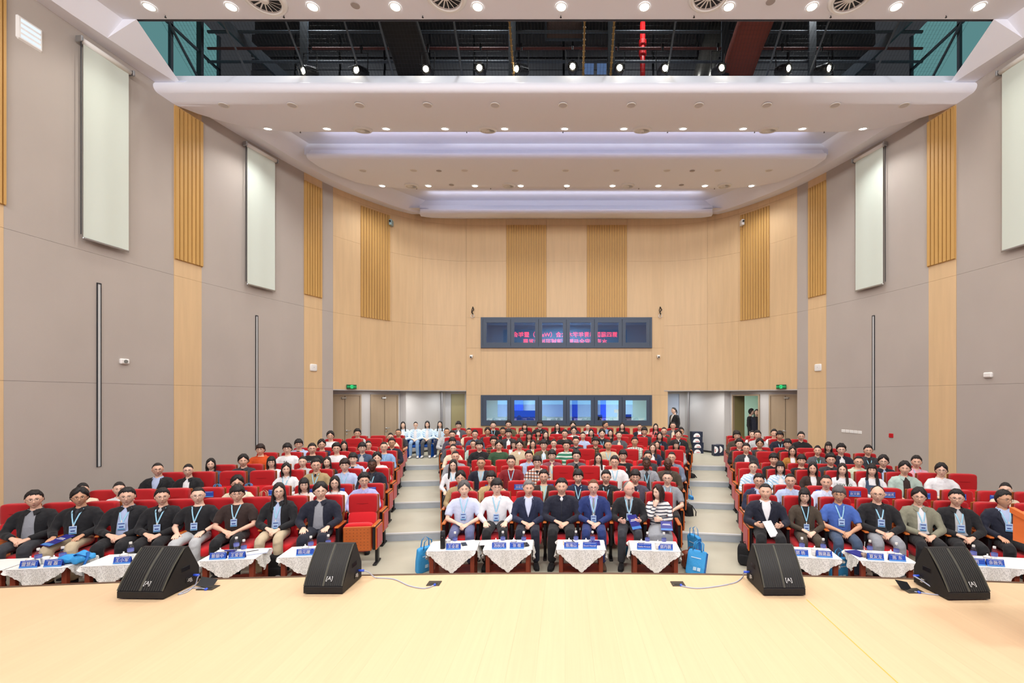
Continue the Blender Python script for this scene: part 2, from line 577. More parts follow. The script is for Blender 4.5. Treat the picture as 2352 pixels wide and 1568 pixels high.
for p0, p1 in ((1163, 1255), (1348, 1440)):
    a, b = PX(p0, DW), PX(p1, DW)
    n = 16
    w_ = (b - a) / n
    sl = MB().box((0, 0, 0), (w_ * 0.84, 0.03, 9.25 - zu1)).mesh('slat', M_SLAT)
    for i in range(n):
        obj('slat', sl, wb, ((a + w_ * (i + 0.5)), DW - 0.015, (9.25 + zu1) / 2))

# windows of the control rooms
M_GL_UP = glass_pane('upper_glass', (0.52, 0.64, 0.78), 0.34)
M_GL_LO = glass_pane('lower_glass', (0.70, 0.78, 0.86), 0.34)
for wn, z0, z1, gm in (('window_1', zu0, zu1, M_GL_UP), ('window_2', zl0, zl1, M_GL_LO)):
    fr = MB()
    t = 0.075
    xm, zm = (WL + WR) / 2, (z0 + z1) / 2
    fr.box((xm, DW, z0 + t / 2), (WR - WL, 0.13, t)).box((xm, DW, z1 - t / 2), (WR - WL, 0.13, t))
    fr.box((WL + t / 2, DW, zm), (t, 0.128, z1 - z0)).box((WR - t / 2, DW, zm), (t, 0.128, z1 - z0))
    wdt = (WR - WL - 2 * t) / 6
    for i in range(1, 6):
        fr.box((WL + t + wdt * i, DW + 0.03, zm), (0.04, 0.06, z1 - z0 - 2 * t + 0.02))
    win = part(wn, fr, M_FRAME, kind='structure')
    for i in range(6):
        x0 = WL + t + wdt * i
        c = MB()
        q = 0.125
        c.box((x0 + wdt / 2, DW - 0.02, z0 + t + q / 2), (wdt - 0.012, 0.08, q)).box((x0 + wdt / 2, DW - 0.02, z1 - t - q / 2), (wdt - 0.012, 0.08, q))
        c.box((x0 + q / 2 + 0.006, DW - 0.02, zm), (q, 0.078, z1 - z0 - 2 * t)).box((x0 + wdt - q / 2 - 0.006, DW - 0.02, zm), (q, 0.078, z1 - z0 - 2 * t))
        cs = part('sash', c, M_FRAME, win)
        part('pane', MB().box((x0 + wdt / 2, DW - 0.01, zm), (wdt - 2 * q + 0.02, 0.008, z1 - z0 - 2 * t - 2 * q + 0.02)), gm, cs)

# rooms behind those windows
M_RM = mat('control_room_paint', (206, 218, 214), 0.8)
M_RMD = mat('upper_room_paint', (186, 204, 216), 0.8)
M_BLUEC = mat('royal_blue_partition', (40, 70, 210), 0.7)
for z0, z1, mm, wn in ((0.55, 2.98, M_RM, 'wall_control_lower'), (3.3, 5.95, M_RMD, 'wall_control_upper')):
    r = MB()
    xa, xb, ya, yb = XL + 0.15, XR - 0.15, DW + 0.15, DW + 3.2
    r.add([(xa, ya, z0), (xb, ya, z0), (xb, yb, z0), (xa, yb, z0), (xa, ya, z1), (xb, ya, z1), (xb, yb, z1), (xa, yb, z1)], [(0, 1, 2, 3), (4, 7, 6, 5), (3, 2, 6, 7), (0, 3, 7, 4), (1, 5, 6, 2)])
    part(wn, r, mm, kind='structure')
lamp('control_room_lamp', 'AREA', (-2.0, DW + 1.6, 2.9), 420, 0.8, col=(0.85, 0.93, 1))
lamp('control_room_lamp', 'AREA', (2.2, DW + 1.6, 2.9), 420, 0.8, col=(0.85, 1, 0.95))
lamp('control_room_lamp', 'AREA', (0.0, DW + 1.6, 5.9), 520, 0.8, col=(0.8, 0.9, 1))
for x in (-2.4, -1.2, 0.1, 1.2, 2.4):
    t = thing('ceiling_lamp', 'round white lamp inside the upper booth, %s counting toward lectern' % ordn[[-2.4,-1.2,0.1,1.2,2.4].index(x)], 'lamp', (x, DW + 0.9, 5.93), group='lamps in the upper booth')
    part('ring', MB().lathe([(0.09, -0.02), (0.1, -0.02), (0.1, 0.0), (0.09, 0.0)], 16), M_WHITE, t)
    part('diffuser', MB().lathe([(0.001, -0.012), (0.085, -0.012), (0.085, 0.0), (0.001, 0)], 16), M_LAMP, t)
for i, (x0, x1, z0, z1) in enumerate(((-2.35, -1.85, 0.6, 2.9), (0.3, 0.55, 0.6, 2.9), (1.55, 1.8, 0.6, 2.9))):
    tb = MB()
    n = 8
    for j in range(n):
        tb.cbox((x0 + (x1 - x0) * (j + 0.5) / n, DW + 2.7 + 0.03 * (j % 2), (z0 + z1) / 2), ((x1 - x0) / n, 0.04, z1 - z0), 0.01)
    o = part('partition_curtain', tb, M_BLUEC, label=('wide', 'narrow', 'short')[i] + ' royal blue curtain hanging inside the lower control room', category='curtain')
dk = thing('control_desk', 'long pale desk behind the lower control room windows', 'desk', (0.1, DW + 0.75, FZ))
part('desktop', MB().cbox((0, 0, 0.95), (6.2, 0.6, 0.04), 0.008), M_WHITE, dk)
for x in (-3.0, 0, 3.0):
    part('leg', MB().box((x, 0, 0.465), (0.06, 0.5, 0.93)), M_DARK, dk)
M_SCR = emis('monitor_glow', (60, 110, 230), 0.8)
for i, (x, wd, hg, tx) in enumerate(((-1.55, 1.05, 0.55, 'large glowing blue monitor on the control room desk'), (1.25, 0.42, 0.38, 'small dark monitor on the control room desk under the fifth pane'), (2.42, 0.38, 0.40, 'small dark monitor on the control room desk by the last pane'))):
    t = thing('monitor', tx, 'monitor', (x, DW + 0.62, FZ + 0.975))
    part('screen', MB().cbox((0, 0, 0.09 + hg / 2), (wd, 0.03, hg), 0.006), M_SCR if i == 0 else M_BLACK, t)
    part('stand', MB().cbox((0, 0.02, 0.06), (0.05, 0.02, 0.12), 0.004).cbox((0, 0.02, 0.006), (0.2, 0.14, 0.012), 0.004), M_BLACK, t)

# soffit ring over the rear corners and the recess walls, doors
for side, nm in ((-1, 'left'), (1, 'right')):
    s0 = s_of_px(765)
    outer = [wall_pt(s0 + (_arc[-1] - s0) * i / 14, 0.0) for i in range(15)]
    rec = [(7.72, 14.62), (6.16, 17.06), (5.92, 17.0), (4.95, 18.8), (3.66, 18.8)]
    vs = [(side * x, d, ZS) for x, d in outer] + [(side * x, d, ZS) for x, d in rec[::-1]]
    f = tuple(range(len(vs)))
    so = MB().add(vs, [f if side > 0 else f[::-1]])
    part('ceiling_soffit_' + nm, so, M_JAMB, kind='structure')
    # trim line
    tr = MB()
    for (x0, d0), (x1, d1) in zip(outer, outer[1:]):
        tr.add([(side * x0, d0 - 0.01, ZS - 0.02), (side * x1, d1 - 0.01, ZS - 0.02), (side * x1, d1 - 0.01, ZS + 0.01), (side * x0, d0 - 0.01, ZS + 0.01)], [(0, 1, 2, 3)])
    part('trim_%d' % (1 if side < 0 else 2), tr, M_JAMB, kind='structure')
    # recess wall: header, piers and rear segments
    rw = MB()
    def seg(x0, d0, x1, d1, z0, z1, th=0.12):
        L = math.hypot(x1 - x0, d1 - d0)
        nx, nd = (d1 - d0) / L, -(x1 - x0) / L      # outward (away from room)
        if nx < 0 and abs(d1 - d0) > 0.01:
            nx, nd = -nx, -nd
        if abs(d1 - d0) <= 0.01:
            nx, nd = 0, 1
        a = [(side * x0, d0), (side * x1, d1), (side * (x1 + nx * th), d1 + nd * th), (side * (x0 + nx * th), d0 + nd * th)]
        vs = [(x, d, z) for z in (z0, z1) for x, d in a]
        rw.add(vs, [(0, 1, 2, 3), (4, 7, 6, 5), (0, 4, 5, 1), (1, 5, 6, 2), (2, 6, 7, 3), (3, 7, 4, 0)])
    dline = lambda t: (7.72 + (6.16 - 7.72) * t, 14.62 + (17.06 - 14.62) * t)
    dt = 2.81
    d_a0, d_a1, d_b0, d_b1 = dline(0.03), dline(0.43), dline(0.56), dline(0.95)
    seg(*dline(0), *dline(1.0), dt, ZS)
    seg(*dline(0), *d_a0, 0, dt)
    seg(*d_a1, *d_b0, 0, dt)
    seg(*d_b1, *dline(1.0), 0, dt)
    seg(6.16, 17.06, 5.92, 17.0, 0, ZS, 0.05)
    seg(5.92, 17.0, 4.95, 18.8, 0, ZS)
    seg(4.95, 18.8, 4.72, 18.8, 0, ZS)
    seg(4.72, 18.8, 4.15, 18.8, 2.85, ZS)
    seg(4.15, 18.8, 3.66, 18.8, 0, ZS)
    part('wall_rear_' + nm, rw, M_JAMB if side < 0 else M_JAMB, kind='structure')
    part('wall_end_' + nm, MB().box((side * 3.72, (DW + 18.8) / 2 + 0.05, 1.5), (0.1, 1.4, 2.9)), M_WOOD, kind='structure')
    bb = MB()
    for (x0, d0), (x1, d1) in (((5.92, 17.0), (4.95, 18.8)),):
        bb.tube([(side * x0 - side * 0.02, d0, FZ + 0.04), (side * x1 - side * 0.02, d1, FZ + 0.04)], (0.04, 0.012), 4)
    part('baseboard_' + nm, bb, M_BLACK, kind='structure')
    # doors: closed pairs at both places, except the open one by the boxes
    n0 = 1 if side < 0 else 3
    for q, (a, b) in enumerate(((d_a0, d_a1), (d_b0, d_b1))):
        (x0, d0), (x1, d1) = a, b
        L = math.hypot(x1 - x0, d1 - d0)
        ang = math.atan2(d1 - d0, side * (x1 - x0))
        num = n0 + q
        is_open = side > 0 and q == 1
        fm = MB()
        fm.box((0.02, 0, (dt + FZ) / 2), (0.05, 0.1, dt - FZ)).box((L - 0.02, 0, (dt + FZ) / 2), (0.05, 0.1, dt - FZ)).box((L / 2, 0, dt - 0.02), (L, 0.098, 0.05))
        dr = part('door_%d' % num, fm, M_DOOR, kind='structure', loc=(side * x0, d0, 0), rot=ang)
        sg = 1 if side < 0 else -1
        leaf = MB().cbox((L * 0.26, 0, (dt + FZ) / 2), (L * 0.46, 0.045, dt - FZ - 0.06), 0.004)
        leaf2 = MB().cbox((L * 0.74, 0, (dt + FZ) / 2), (L * 0.46, 0.045, dt - FZ - 0.06), 0.004)
        hd = MB().tube([(0, 0, 0), (0, -0.06, 0), (0.12, -0.065, 0)], 0.011, 8).lathe([(0.028, 0), (0.028, 0.012)], 12, Matrix.Rotation(PI / 2, 4, 'X')).lathe([(0.022, 0), (0.022, 0.012)], 12, Matrix.Translation((0, 0, -0.11)) @ Matrix.Rotation(PI / 2, 4, 'X'))
        if not is_open:
            l1 = part('door_leaf', leaf, M_DOOR, dr)
            l2 = part('door_leaf', leaf2, M_DOOR, dr)
            part('door_handle', hd, M_METAL, l2, loc=(L * 0.55, 0.03 * (-sg), FZ + 1.02), rot=0 if sg > 0 else PI, smooth=True)
            part('door_closer', MB().box((L * 0.45, -0.05 * sg, dt - 0.12), (0.16, 0.05, 0.05)), M_METAL, dr)
        else:
            M1 = Matrix.Translation((0.02, 0, 0)) @ Matrix.Rotation(math.radians(75) * -1, 4, 'Z')
            M_OL = mat('olive_door_edge', (128, 120, 80), 0.5)
            part('door_leaf', MB().mb(leaf, M1), M_OL, dr)
            M2 = Matrix.Translation((L, 0, 0)) @ Matrix.Rotation(math.radians(80), 4, 'Z') @ Matrix.Translation((-L, 0, 0))
            part('door_leaf', MB().mb(leaf2, M2), M_OL, dr)
    # side door into the booth passage
    fm = MB().cbox((side * 4.43, 18.84, (2.85 + FZ) / 2), (0.56, 0.05, 2.85 - FZ), 0.004)
    part('door_%d' % (5 if side < 0 else 6), fm, mat('olive_door', (150, 140, 100), 0.5) if side < 0 else mat('bluish_lit_recess', (165, 175, 190), 0.6), kind='structure')  # right one stands for recess wall, bluish light painted into its colour
    # vertical conduit beside it
    part('trim_%d' % (3 if side < 0 else 4), MB().box((side * 5.02, 18.55, 1.75), (0.06, 0.06, 2.35)), M_METAL, kind='structure')
# corridor behind the open door
cr = MB()
cr.add([(6.0, 17.3, 0.5), (8.6, 17.3, 0.5), (8.6, 19.8, 0.5), (6.0, 19.8, 0.5), (6.0, 17.3, 3.1), (8.6, 17.3, 3.1), (8.6, 19.8, 3.1), (6.0, 19.8, 3.1)], [(3, 2, 6, 7), (1, 5, 6, 2), (0, 3, 7, 4), (4, 7, 6, 5)])
part('wall_corridor', cr, mat('corridor_paint', (214, 230, 218), 0.7), kind='structure')
lamp('corridor_lamp', 'AREA', (7.2, 18.4, 3.0), 60, 0.6, col=(0.9, 1, 0.95))
o = obj('room_lettering', text_mesh('多功能厅', 0.09, M_BLACK), None, (7.45, 19.77, 2.12), label='small dark lettering on the corridor wall beyond the open door', category='sign')

# ---------------------------------------------------------------- ceiling
def loft(prof, wf, name, m, x0=0.0, smooth=False, parent=None, **kw):
    """profile [(d, H)], half-width function of d"""
    vs, fs = [], []
    for d, h in prof:
        w_ = wf(d)
        for t in (-1, -0.5, 0, 0.5, 1):
            vs.append((x0 + w_ * t, d, HC + h))
    for i in range(len(prof) - 1):
        for j in range(4):
            a = i * 5 + j
            fs.append((a, a + 5, a + 6, a + 1))
    n = len(prof)
    fs.append(tuple(i * 5 for i in range(n)))
    fs.append(tuple(i * 5 + 4 for i in range(n))[::-1])
    return part(name, MB().add(vs, fs), m, parent, smooth=smooth, **kw)
H0, HS, HR = 7.05, 6.70, 7.10
ceil = part('ceiling', MB().add([(-9.2, -6, HC + H0), (9.2, -6, HC + H0), (8.9, 8.5, HC + H0), (-8.9, 8.5, HC + H0), (-8.9, 8.5, HC + H0 + 0.5), (8.9, 8.5, HC + H0 + 0.5)], [(0, 1, 2, 3), (3, 2, 5, 4)]), M_CEIL, kind='structure')
# border strip along the walls and its inner face
for side in (-1, 1):
    vs, fs = [], []
    ds = [-6 + 0.5 * i for i in range(29)] + [8.499, 8.5, 8.8, 9.1, 9.4, 9.7] + [10.0 + 0.5 * i for i in range(13)] + [16.4, 16.7]
    for d in ds:
        wx = wall_xd(d)
        wd = float(np.interp(d, [-6, 7.7, 9.7, 12, 16.4], [0.25, 0.25, 0.44, 0.42, 0.40]))
        wi = float(np.interp(d, [-6, 5.5, 8.499, 8.5, 9.7, 10.2, 16.4], [0.36, 0.38, 0.62, 0.87, 0.50, 0.85, 0.90]))
        ht = float(np.interp(d, [-6, 8.5, 9.7, 10.2, 17], [7.05, 7.05, 6.74, 7.1, 7.1]))
        vs += [(side * (wx + 0.1), d, HC + HS), (side * (wx - wd), d, HC + HS), (side * (wx - wi), d, HC + ht)]
    for i in range(len(ds) - 1):
        a = 3 * i
        q = [(a, a + 3, a + 4, a + 1), (a + 1, a + 4, a + 5, a + 2)]
        fs += q if side < 0 else [x[::-1] for x in q]
    part('ceiling_border', MB().add(vs, fs), M_CEIL, ceil)
part('recess_ceiling', MB().add([(-9, 11.55, HC + HR), (9, 11.55, HC + HR), (9, 17.5, HC + HR), (-9, 17.5, HC + HR), (-9, 11.55, HC + HR + 0.3), (9, 11.55, HC + HR + 0.3)], [(0, 1, 2, 3), (0, 4, 5, 1)]), M_COVE, ceil)
def nose(d, h, r=0.11):
    """rounded front lip whose lowest point is at (d, h)"""
    return [(d + r * math.cos(a), h + r + r * math.sin(a)) for a in [math.radians(90 + 15 * i) for i in range(13)]]
iw = lambda pts: (lambda d: float(np.interp(d, [p[0] for p in pts], [p[1] for p in pts])))
p1w = iw([(9.5, 8.80), (10.1, 8.72), (10.6, 8.45), (11.1, 8.1), (11.4, 7.85), (11.6, 7.5), (11.72, 7.1), (12, 7.0)])
loft([(11.7, 6.98), (9.9, 6.98)] + nose(9.76, 6.50) + [(10.1, 6.49), (10.5, 6.53), (10.9, 6.60), (11.2, 6.67), (11.45, 6.74), (11.6, 6.79), (11.72, 6.82), (11.72, 6.98)], p1w, 'ceiling_panel', M_CEIL, 0.02, True, ceil)
p2w = iw([(12.5, 7.2), (13.4, 7.1), (14.0, 6.95), (14.5, 6.7), (14.8, 6.35), (14.95, 5.9), (15.05, 5.3)])
loft([(15.0, 6.98), (12.8, 6.98)] + nose(12.66, 6.60, 0.085) + [(13.1, 6.62), (13.5, 6.69), (14.0, 6.76), (14.5, 6.83), (14.83, 6.87), (15.05, 6.88), (15.05, 6.98)], p2w, 'ceiling_panel', M_CEIL, 0.04, True, ceil)
p3w = iw([(16.1, 5.15), (16.4, 5.3), (16.9, 5.3), (17.3, 4.2)])
loft([(17.4, 7.0), (16.5, 7.0)] + nose(16.32, 6.56, 0.085) + [(16.6, 6.58), (17.0, 6.68), (17.34, 6.78), (17.4, 7.0)], p3w, 'ceiling_panel', M_CEIL, 0.04, True, ceil)
# corner infill beside the last panel
for side in (-1, 1):
    pts = [wall_pt(s_of_px(900) + (_arc[-1] - s_of_px(900)) * i / 8, -0.1) for i in range(9)]
    vs = [(side * x, d, HC + 6.76) for x, d in pts] + [(side * 3.8, 16.9, HC + 6.76), (side * 5.0, 16.28, HC + 6.76)]
    f = tuple(range(len(vs)))
    part('ceiling_infill', MB().add(vs, [f if side > 0 else f[::-1]]), M_CEIL, ceil)
# upstands behind the second and third lips (lit lilac by the coves)
for d, w_ in ((12.78, 7.35), (16.46, 5.8)):
    part('cove_upstand', MB().box((0.03, d, HC + 6.95), (2 * w_, 0.03, 0.32)), M_COVE, ceil)

# downlights: lit and unlit
ring_me = MB().lathe([(0.085, -0.004), (0.088, -0.012), (0.102, -0.010), (0.106, 0.0)], 20, cap=False).mesh('trim_ring', M_WHITE, True)
disc_me = MB().lathe([(0.001, -0.006), (0.085, -0.006)], 20, cap=False).mesh('diffuser', M_LAMP)
off_me = MB().lathe([(0.001, -0.004), (0.05, -0.004), (0.087, -0.007)], 20, cap=False).mesh('reflector', mat('unlit_reflector', (206, 204, 206), 0.5), True)
for row, d, h, tilt, lit, rn in ((TOPROW, 8.22, 7.045, 0.0, 1, 'before the dark ceiling opening'), (DIM1, 10.12, 6.485, 3, 0, 'under the first ceiling panel'), (LIT1, 11.42, 6.728, 14, 1, 'at the rear edge of the first panel'), (DIM2, 13.42, 6.675, 8, 0, 'under the second ceiling panel'), (LIT2, 14.8, 6.862, 6, 1, 'at the rear edge of the second panel')):
    for i, (px, py) in enumerate(row):
        t = thing('downlight', '%s ceiling downlight %s, %s counting toward lectern' % ('glowing' if lit else 'unlit', rn, ordn[i]), 'downlight', (PX(px, d), d, HC + h), group=('lit' if lit else 'unlit') + ' downlights ' + rn)
        t.rotation_euler = (math.radians(tilt), 0, 0)
        obj('trim_ring', ring_me, t)
        obj('diffuser' if lit else 'reflector', disc_me if lit else off_me, t, (0, 0, 0))
# round swirl diffusers
def vent(px, d, h, r, tilt, label):
    t = thing('ceiling_vent', label, 'vent', (PX(px, d), d, HC + h))
    t.rotation_euler = (math.radians(tilt), 0, 0)
    part('rim', MB().lathe([(r * 0.72, -0.006), (r * 0.74, -0.05), (r * 0.86, -0.045), (r, -0.008), (r * 0.98, 0.02)], 32, cap=False), M_WHITE, t, True)
    part('throat', MB().lathe([(0.001, -0.008), (r * 0.74, -0.008)], 24, cap=False), M_DARK if r > 0.3 else mat('vent_throat_pale', (190, 192, 194), 0.6), t)
    bl = MB().box((r * 0.45, 0, 0), (r * 0.5, 0.022, 0.004), Matrix.Rotation(0.5, 4, 'X')).mesh('vane', M_WHITE)
    for i in range(16):
        obj('vane', bl, t, (0, 0, -0.03), (0, 0, 2 * PI * i / 16))
    part('hub', MB().lathe([(0.001, -0.055), (r * 0.18, -0.052), (r * 0.22, -0.03), (r * 0.22, -0.008)], 16, cap=False), M_WHITE, t, True)
for i, (px, dd) in enumerate(((606, 8.05), (1023, 7.98), (1630, 7.98), (1955, 8.02))):
    vent(px, dd, 7.045, 0.37, 0, '%s large round swirl vent before the dark ceiling opening, counting toward lectern' % ordn[i])
for i, px in enumerate((833, 1120, 1475, 1765)):
    vent(px, 11.46, 6.735, 0.24, 14, '%s white round air vent at the rear edge of the first ceiling panel, toward lectern' % ordn[i])
for i, px in enumerate((945, 1168, 1442, 1664)):
    vent(px, 14.75, 6.85, 0.22, 6, '%s white round air vent at the rear edge of the second ceiling panel, toward lectern' % ordn[i])
# small sprinklers and ceiling speakers
spk = MB().tube([(0, 0, 0), (0, 0, -0.05)], 0.012, 6).lathe([(0.001, -0.06), (0.03, -0.058), (0.03, -0.052), (0.001, -0.05)], 10).mesh('sprinkler', M_DARK)
for rn, row, d, h in (('before the dark opening', (380, 652, 971, 1288, 1594, 1908, 2173), 8.42, 7.05), ('at the first panel edge', (690, 851, 1072, 1293, 1533, 1733, 1893), 11.68, 6.81), ('at the second panel edge', (957, 1127, 1299, 1467, 1641), 15.0, 6.88)):
    for i, px in enumerate(row):
        obj('sprinkler', spk, None, (PX(px, d), d, HC + h), sc=0.6, label='small dark ceiling sprinkler %s, %s counting toward lectern' % (rn, ordn[i]), category='sprinkler', group='sprinklers ' + rn)
sp_me = MB().lathe([(0.001, -0.008), (0.07, -0.006), (0.08, 0.0), (0.001, 0.0)], 18).mesh('ceiling_speaker', mat('speaker_grille_grey', (170, 163, 160), 0.8))
for i, (px, d, h, tl) in enumerate(((816, 8.2, 7.05, 0), (1770, 8.12, 7.05, 0), (1008, 13.45, 6.675, 8), (1590, 13.45, 6.675, 8), (1037, 14.72, 6.85, 6), (1565, 14.72, 6.85, 6))):
    obj('ceiling_speaker', sp_me, None, (PX(px, d), d, HC + h - 0.002), (math.radians(tl), 0, 0), label='%s grey round speaker disc set in the %s ceiling panel' % (('first', 'second')[i % 2], ('front', 'second', 'rear')[i // 2]), category='speaker')
# ---------------------------------------------------------------- dark plenum above the opening: catwalk, net, ducts, spotlights
M_PLEN = mat('plenum_sheet', (104, 106, 110), 0.7, metal=0.2)
M_POST = mat('plenum_steel', (70, 78, 86), 0.6, metal=0.2)
M_RUST = mat('plenum_primer_red', (86, 44, 40), 0.7)
pl = MB()
pl.add([(-9.0, 8.55, HC + H0), (9.0, 8.55, HC + H0), (9.0, 8.55, HC + 11), (-9.0, 8.55, HC + 11), (-9.0, 13.2, HC + H0), (9.0, 13.2, HC + H0), (9.0, 13.2, HC + 11), (-9.0, 13.2, HC + 11)], [(0, 3, 2, 1), (4, 5, 6, 7), (3, 7, 6, 2)])
part('wall_plenum', pl, M_PLEN, kind='structure')
pb = thing('back_deck', 'dark ribbed metal sheeting at the back of the ceiling opening', 'panel', (0, 12.6, HC + 8.72))
deck = MB().box((0, 0, 0), (1.18, 0.02, 0.30)).mesh('deck_sheet', M_PLEN)
for i in range(14):
    for j in range(8):
        obj('deck_sheet', deck, pb, (-8.1 + 1.24 * i, 0.03 * (j % 2), -1.2 + 0.34 * j))
for x in (-6, -2, 2, 6):  # added fill light to brighten the dark plenum, no fixture there
    lamp('plenum_fill_light', 'AREA', (x, 10.6, HC + 9.6), 110, 0.5, col=(0.95, 0.98, 1))
M_TEAL = emis('teal_daylight', (120, 178, 180), 0.55)
for side, nm in ((-1, 'first'), (1, 'second')):
    t = thing('end_window', 'teal daylit window at the %s end of the dark ceiling opening' % ('far' if side < 0 else 'lectern'), 'window', (side * 8.8, 10.2, HC + 8.0))
    part('pane', MB().box((0, 0, 0), (0.03, 2.6, 2.2)), M_TEAL, t)
    for y in (-1.3, -0.1, 1.3):
        part('mullion', MB().box((-side * 0.04, y, 0), (0.07, 0.07, 2.2)), M_POST, t)
    part('crossbar', MB().box((-side * 0.05, 0, 0.25), (0.05, 2.6, 0.05)), M_POST, t)
    part('brace', MB().tube([(-side * 0.12, -1.2, 1.0), (-side * 0.12, 1.2, -1.0)], 0.03, 6), M_POST, t)
    part('girder', MB().tube([(-side * 0.3, 0.2, 1.2), (-side * 2.2, 2.2, -0.3)], (0.10, 0.2), 4), M_POST, t)
for i, px in enumerate((458, 700, 948, 1177, 1404, 1664, 1864, 2158)):
    t = thing('steel_post', 'dark steel post in the ceiling opening, %s counting toward lectern' % ordn[i], 'post', (PX(px, 10.9), 10.9, HC + 6.98), group='catwalk posts')
    part('shaft', MB().box((0, 0, 1.2), (0.13, 0.10, 2.4)), M_POST, t)
    part('flange', MB().box((0, -0.055, 1.2), (0.17, 0.012, 2.4)), M_DARK, t)
for i, (h, r) in enumerate(((8.78, 0.035), (8.38, 0.03), (8.06, 0.03), (7.62, 0.05))):
    t = obj('catwalk_rail', MB().tube([(-8.6, 10.95, HC + h), (8.6, 10.95, HC + h)], r, 6).mesh('catwalk_rail', M_POST if i != 1 else M_RUST), label='%s long horizontal catwalk rail from the top of the ceiling opening' % ordn[i], category='rail')
sd = (510, 655, 790, 870, 1042, 1170, 1343, 1411, 1552, 1800, 1905, 2066)
for i, px in enumerate(sd):
    x = PX(px, 9.35)
    yl = px in (1170, 1343, 1411)
    mb = MB().tube([(x, 9.2, HC + 7.85), (x, 10.35, HC + 6.99)], 0.022, 6)
    if yl:
        for q in range(14):
            mb.lathe([(0.032, -0.012), (0.032, 0.012)], 6, Matrix.Translation((x, 9.2 + 1.15 * q / 14, HC + 7.85 - 0.86 * q / 14)))
    obj('hanger_rod', mb.mesh('hanger_rod', mat('yellowed_chain', (128, 100, 50), 0.6) if yl else M_POST), label='%s sloping rod behind the ceiling safety net, %s counting toward lectern' % ('yellowish knotted' if yl else 'dark', ordn[i]), category='rod')
net = MB()
def netp(x, t):
    return (x, 9.12 + 1.25 * t, HC + 7.9 - 0.92 * t)
nx = 236
for i in range(nx + 1):
    x = -8.3 + 16.6 * i / nx
    a, b = netp(x, 0), netp(x, 1)
    net.add([(a[0] - 0.0022, a[1], a[2]), (a[0] + 0.0022, a[1], a[2]), (b[0] + 0.0022, b[1], b[2]), (b[0] - 0.0022, b[1], b[2])], [(0, 1, 2, 3)])
for j in range(22):
    a, b = netp(-8.3, j / 21), netp(8.3, j / 21)
    net.add([(a[0], a[1], a[2] - 0.002), (b[0], b[1], b[2] - 0.002), (b[0], b[1] + 0.003, b[2] + 0.002), (a[0], a[1] + 0.003, a[2] + 0.002)], [(0, 1, 2, 3)])
obj('safety_net', net.mesh('safety_net', mat('net_wire', (34, 36, 38), 0.7)), label='fine square mesh safety net stretched across the dark ceiling opening', category='net', kind='stuff')
M_DUCT1, M_DUCT2 = mat('black_duct_cloth', (30, 26, 24), 0.9), mat('red_brown_duct_cloth', (104, 46, 34), 0.8)
for x0, x1, m, tx in ((-4.05, -3.2, M_DUCT1, 'black sagging cloth duct in the ceiling opening'), (3.75, 4.55, M_DUCT2, 'red brown sagging cloth duct in the ceiling opening')):
    mb = MB()
    pts = [(9.0, 8.4), (9.8, 8.2), (10.5, 8.0), (11.1, 7.75), (11.6, 7.45), (11.9, 7.1)]
    mb.tube([((x0 + x1) / 2, d, HC + h) for d, h in pts], [((x1 - x0) / 2, 0.16)] * 6, 10, side=(1, 0, 0), power=0.6)
    t = obj('duct', mb.mesh('duct', m, True), label=tx, category='duct')
rp = thing('red_pipe', 'bright red sprinkler pipe with couplings rising in the ceiling opening', 'pipe', (PX(1476, 11.3), 11.3, HC + 6.98))
part('pipe', MB().tube([(0, 0, 0), (0, 0, 2.3)], 0.065, 12), mat('red_pipe_paint', (190, 20, 22), 0.4), rp, True)
for z in (0.42, 1.25, 1.5):
    part('coupling', MB().lathe([(0.07, -0.06), (0.095, -0.05), (0.095, 0.05), (0.07, 0.06)], 12), MATS['red_pipe_paint'], rp, loc=(0, 0, z + 0.3))
sd_ = obj('silver_duct', MB().tube([(PX(1600, 11.5), 11.5, HC + 7.2), (PX(1615, 11.7), 11.7, HC + 8.2), (PX(1648, 12), 12, HC + 9.8)], 0.26, 14).mesh('silver_duct', mat('foil_duct', (120, 118, 112), 0.3, metal=0.7), True), label='crumpled silver foil duct standing in the ceiling opening', category='duct')
pf = thing('perforated_panel', 'rusty perforated sheet panel hung in the ceiling opening', 'panel', (PX(1296, 11.2), 11.2, HC + 9.05))
part('sheet', MB().box((0, 0, 0), (0.86, 0.02, 0.5)), mat('perforated_brown', (92, 74, 68), 0.7, bump=0.6, bscale=40), pf)
part('frame', MB().box((0, -0.01, 0.27), (0.92, 0.04, 0.04)).box((0, -0.01, -0.27), (0.92, 0.04, 0.04)).box((-0.45, -0.01, 0), (0.04, 0.04, 0.5)).box((0.45, -0.01, 0), (0.04, 0.04, 0.5)), M_POST, pf)
for i, px in enumerate((1353, 1382)):
    t = obj('blue_light_panel', MB().box((0, 0, 0), (0.24, 0.02, 0.28)).mesh('blue_light_panel', emis('dim_blue_glow', (110, 140, 190), 0.5)), None, (PX(px, 11.4), 11.4, HC + 8.22), label=('first', 'second')[i] + ' of two small dim blue lit panels low in the ceiling opening', category='panel')

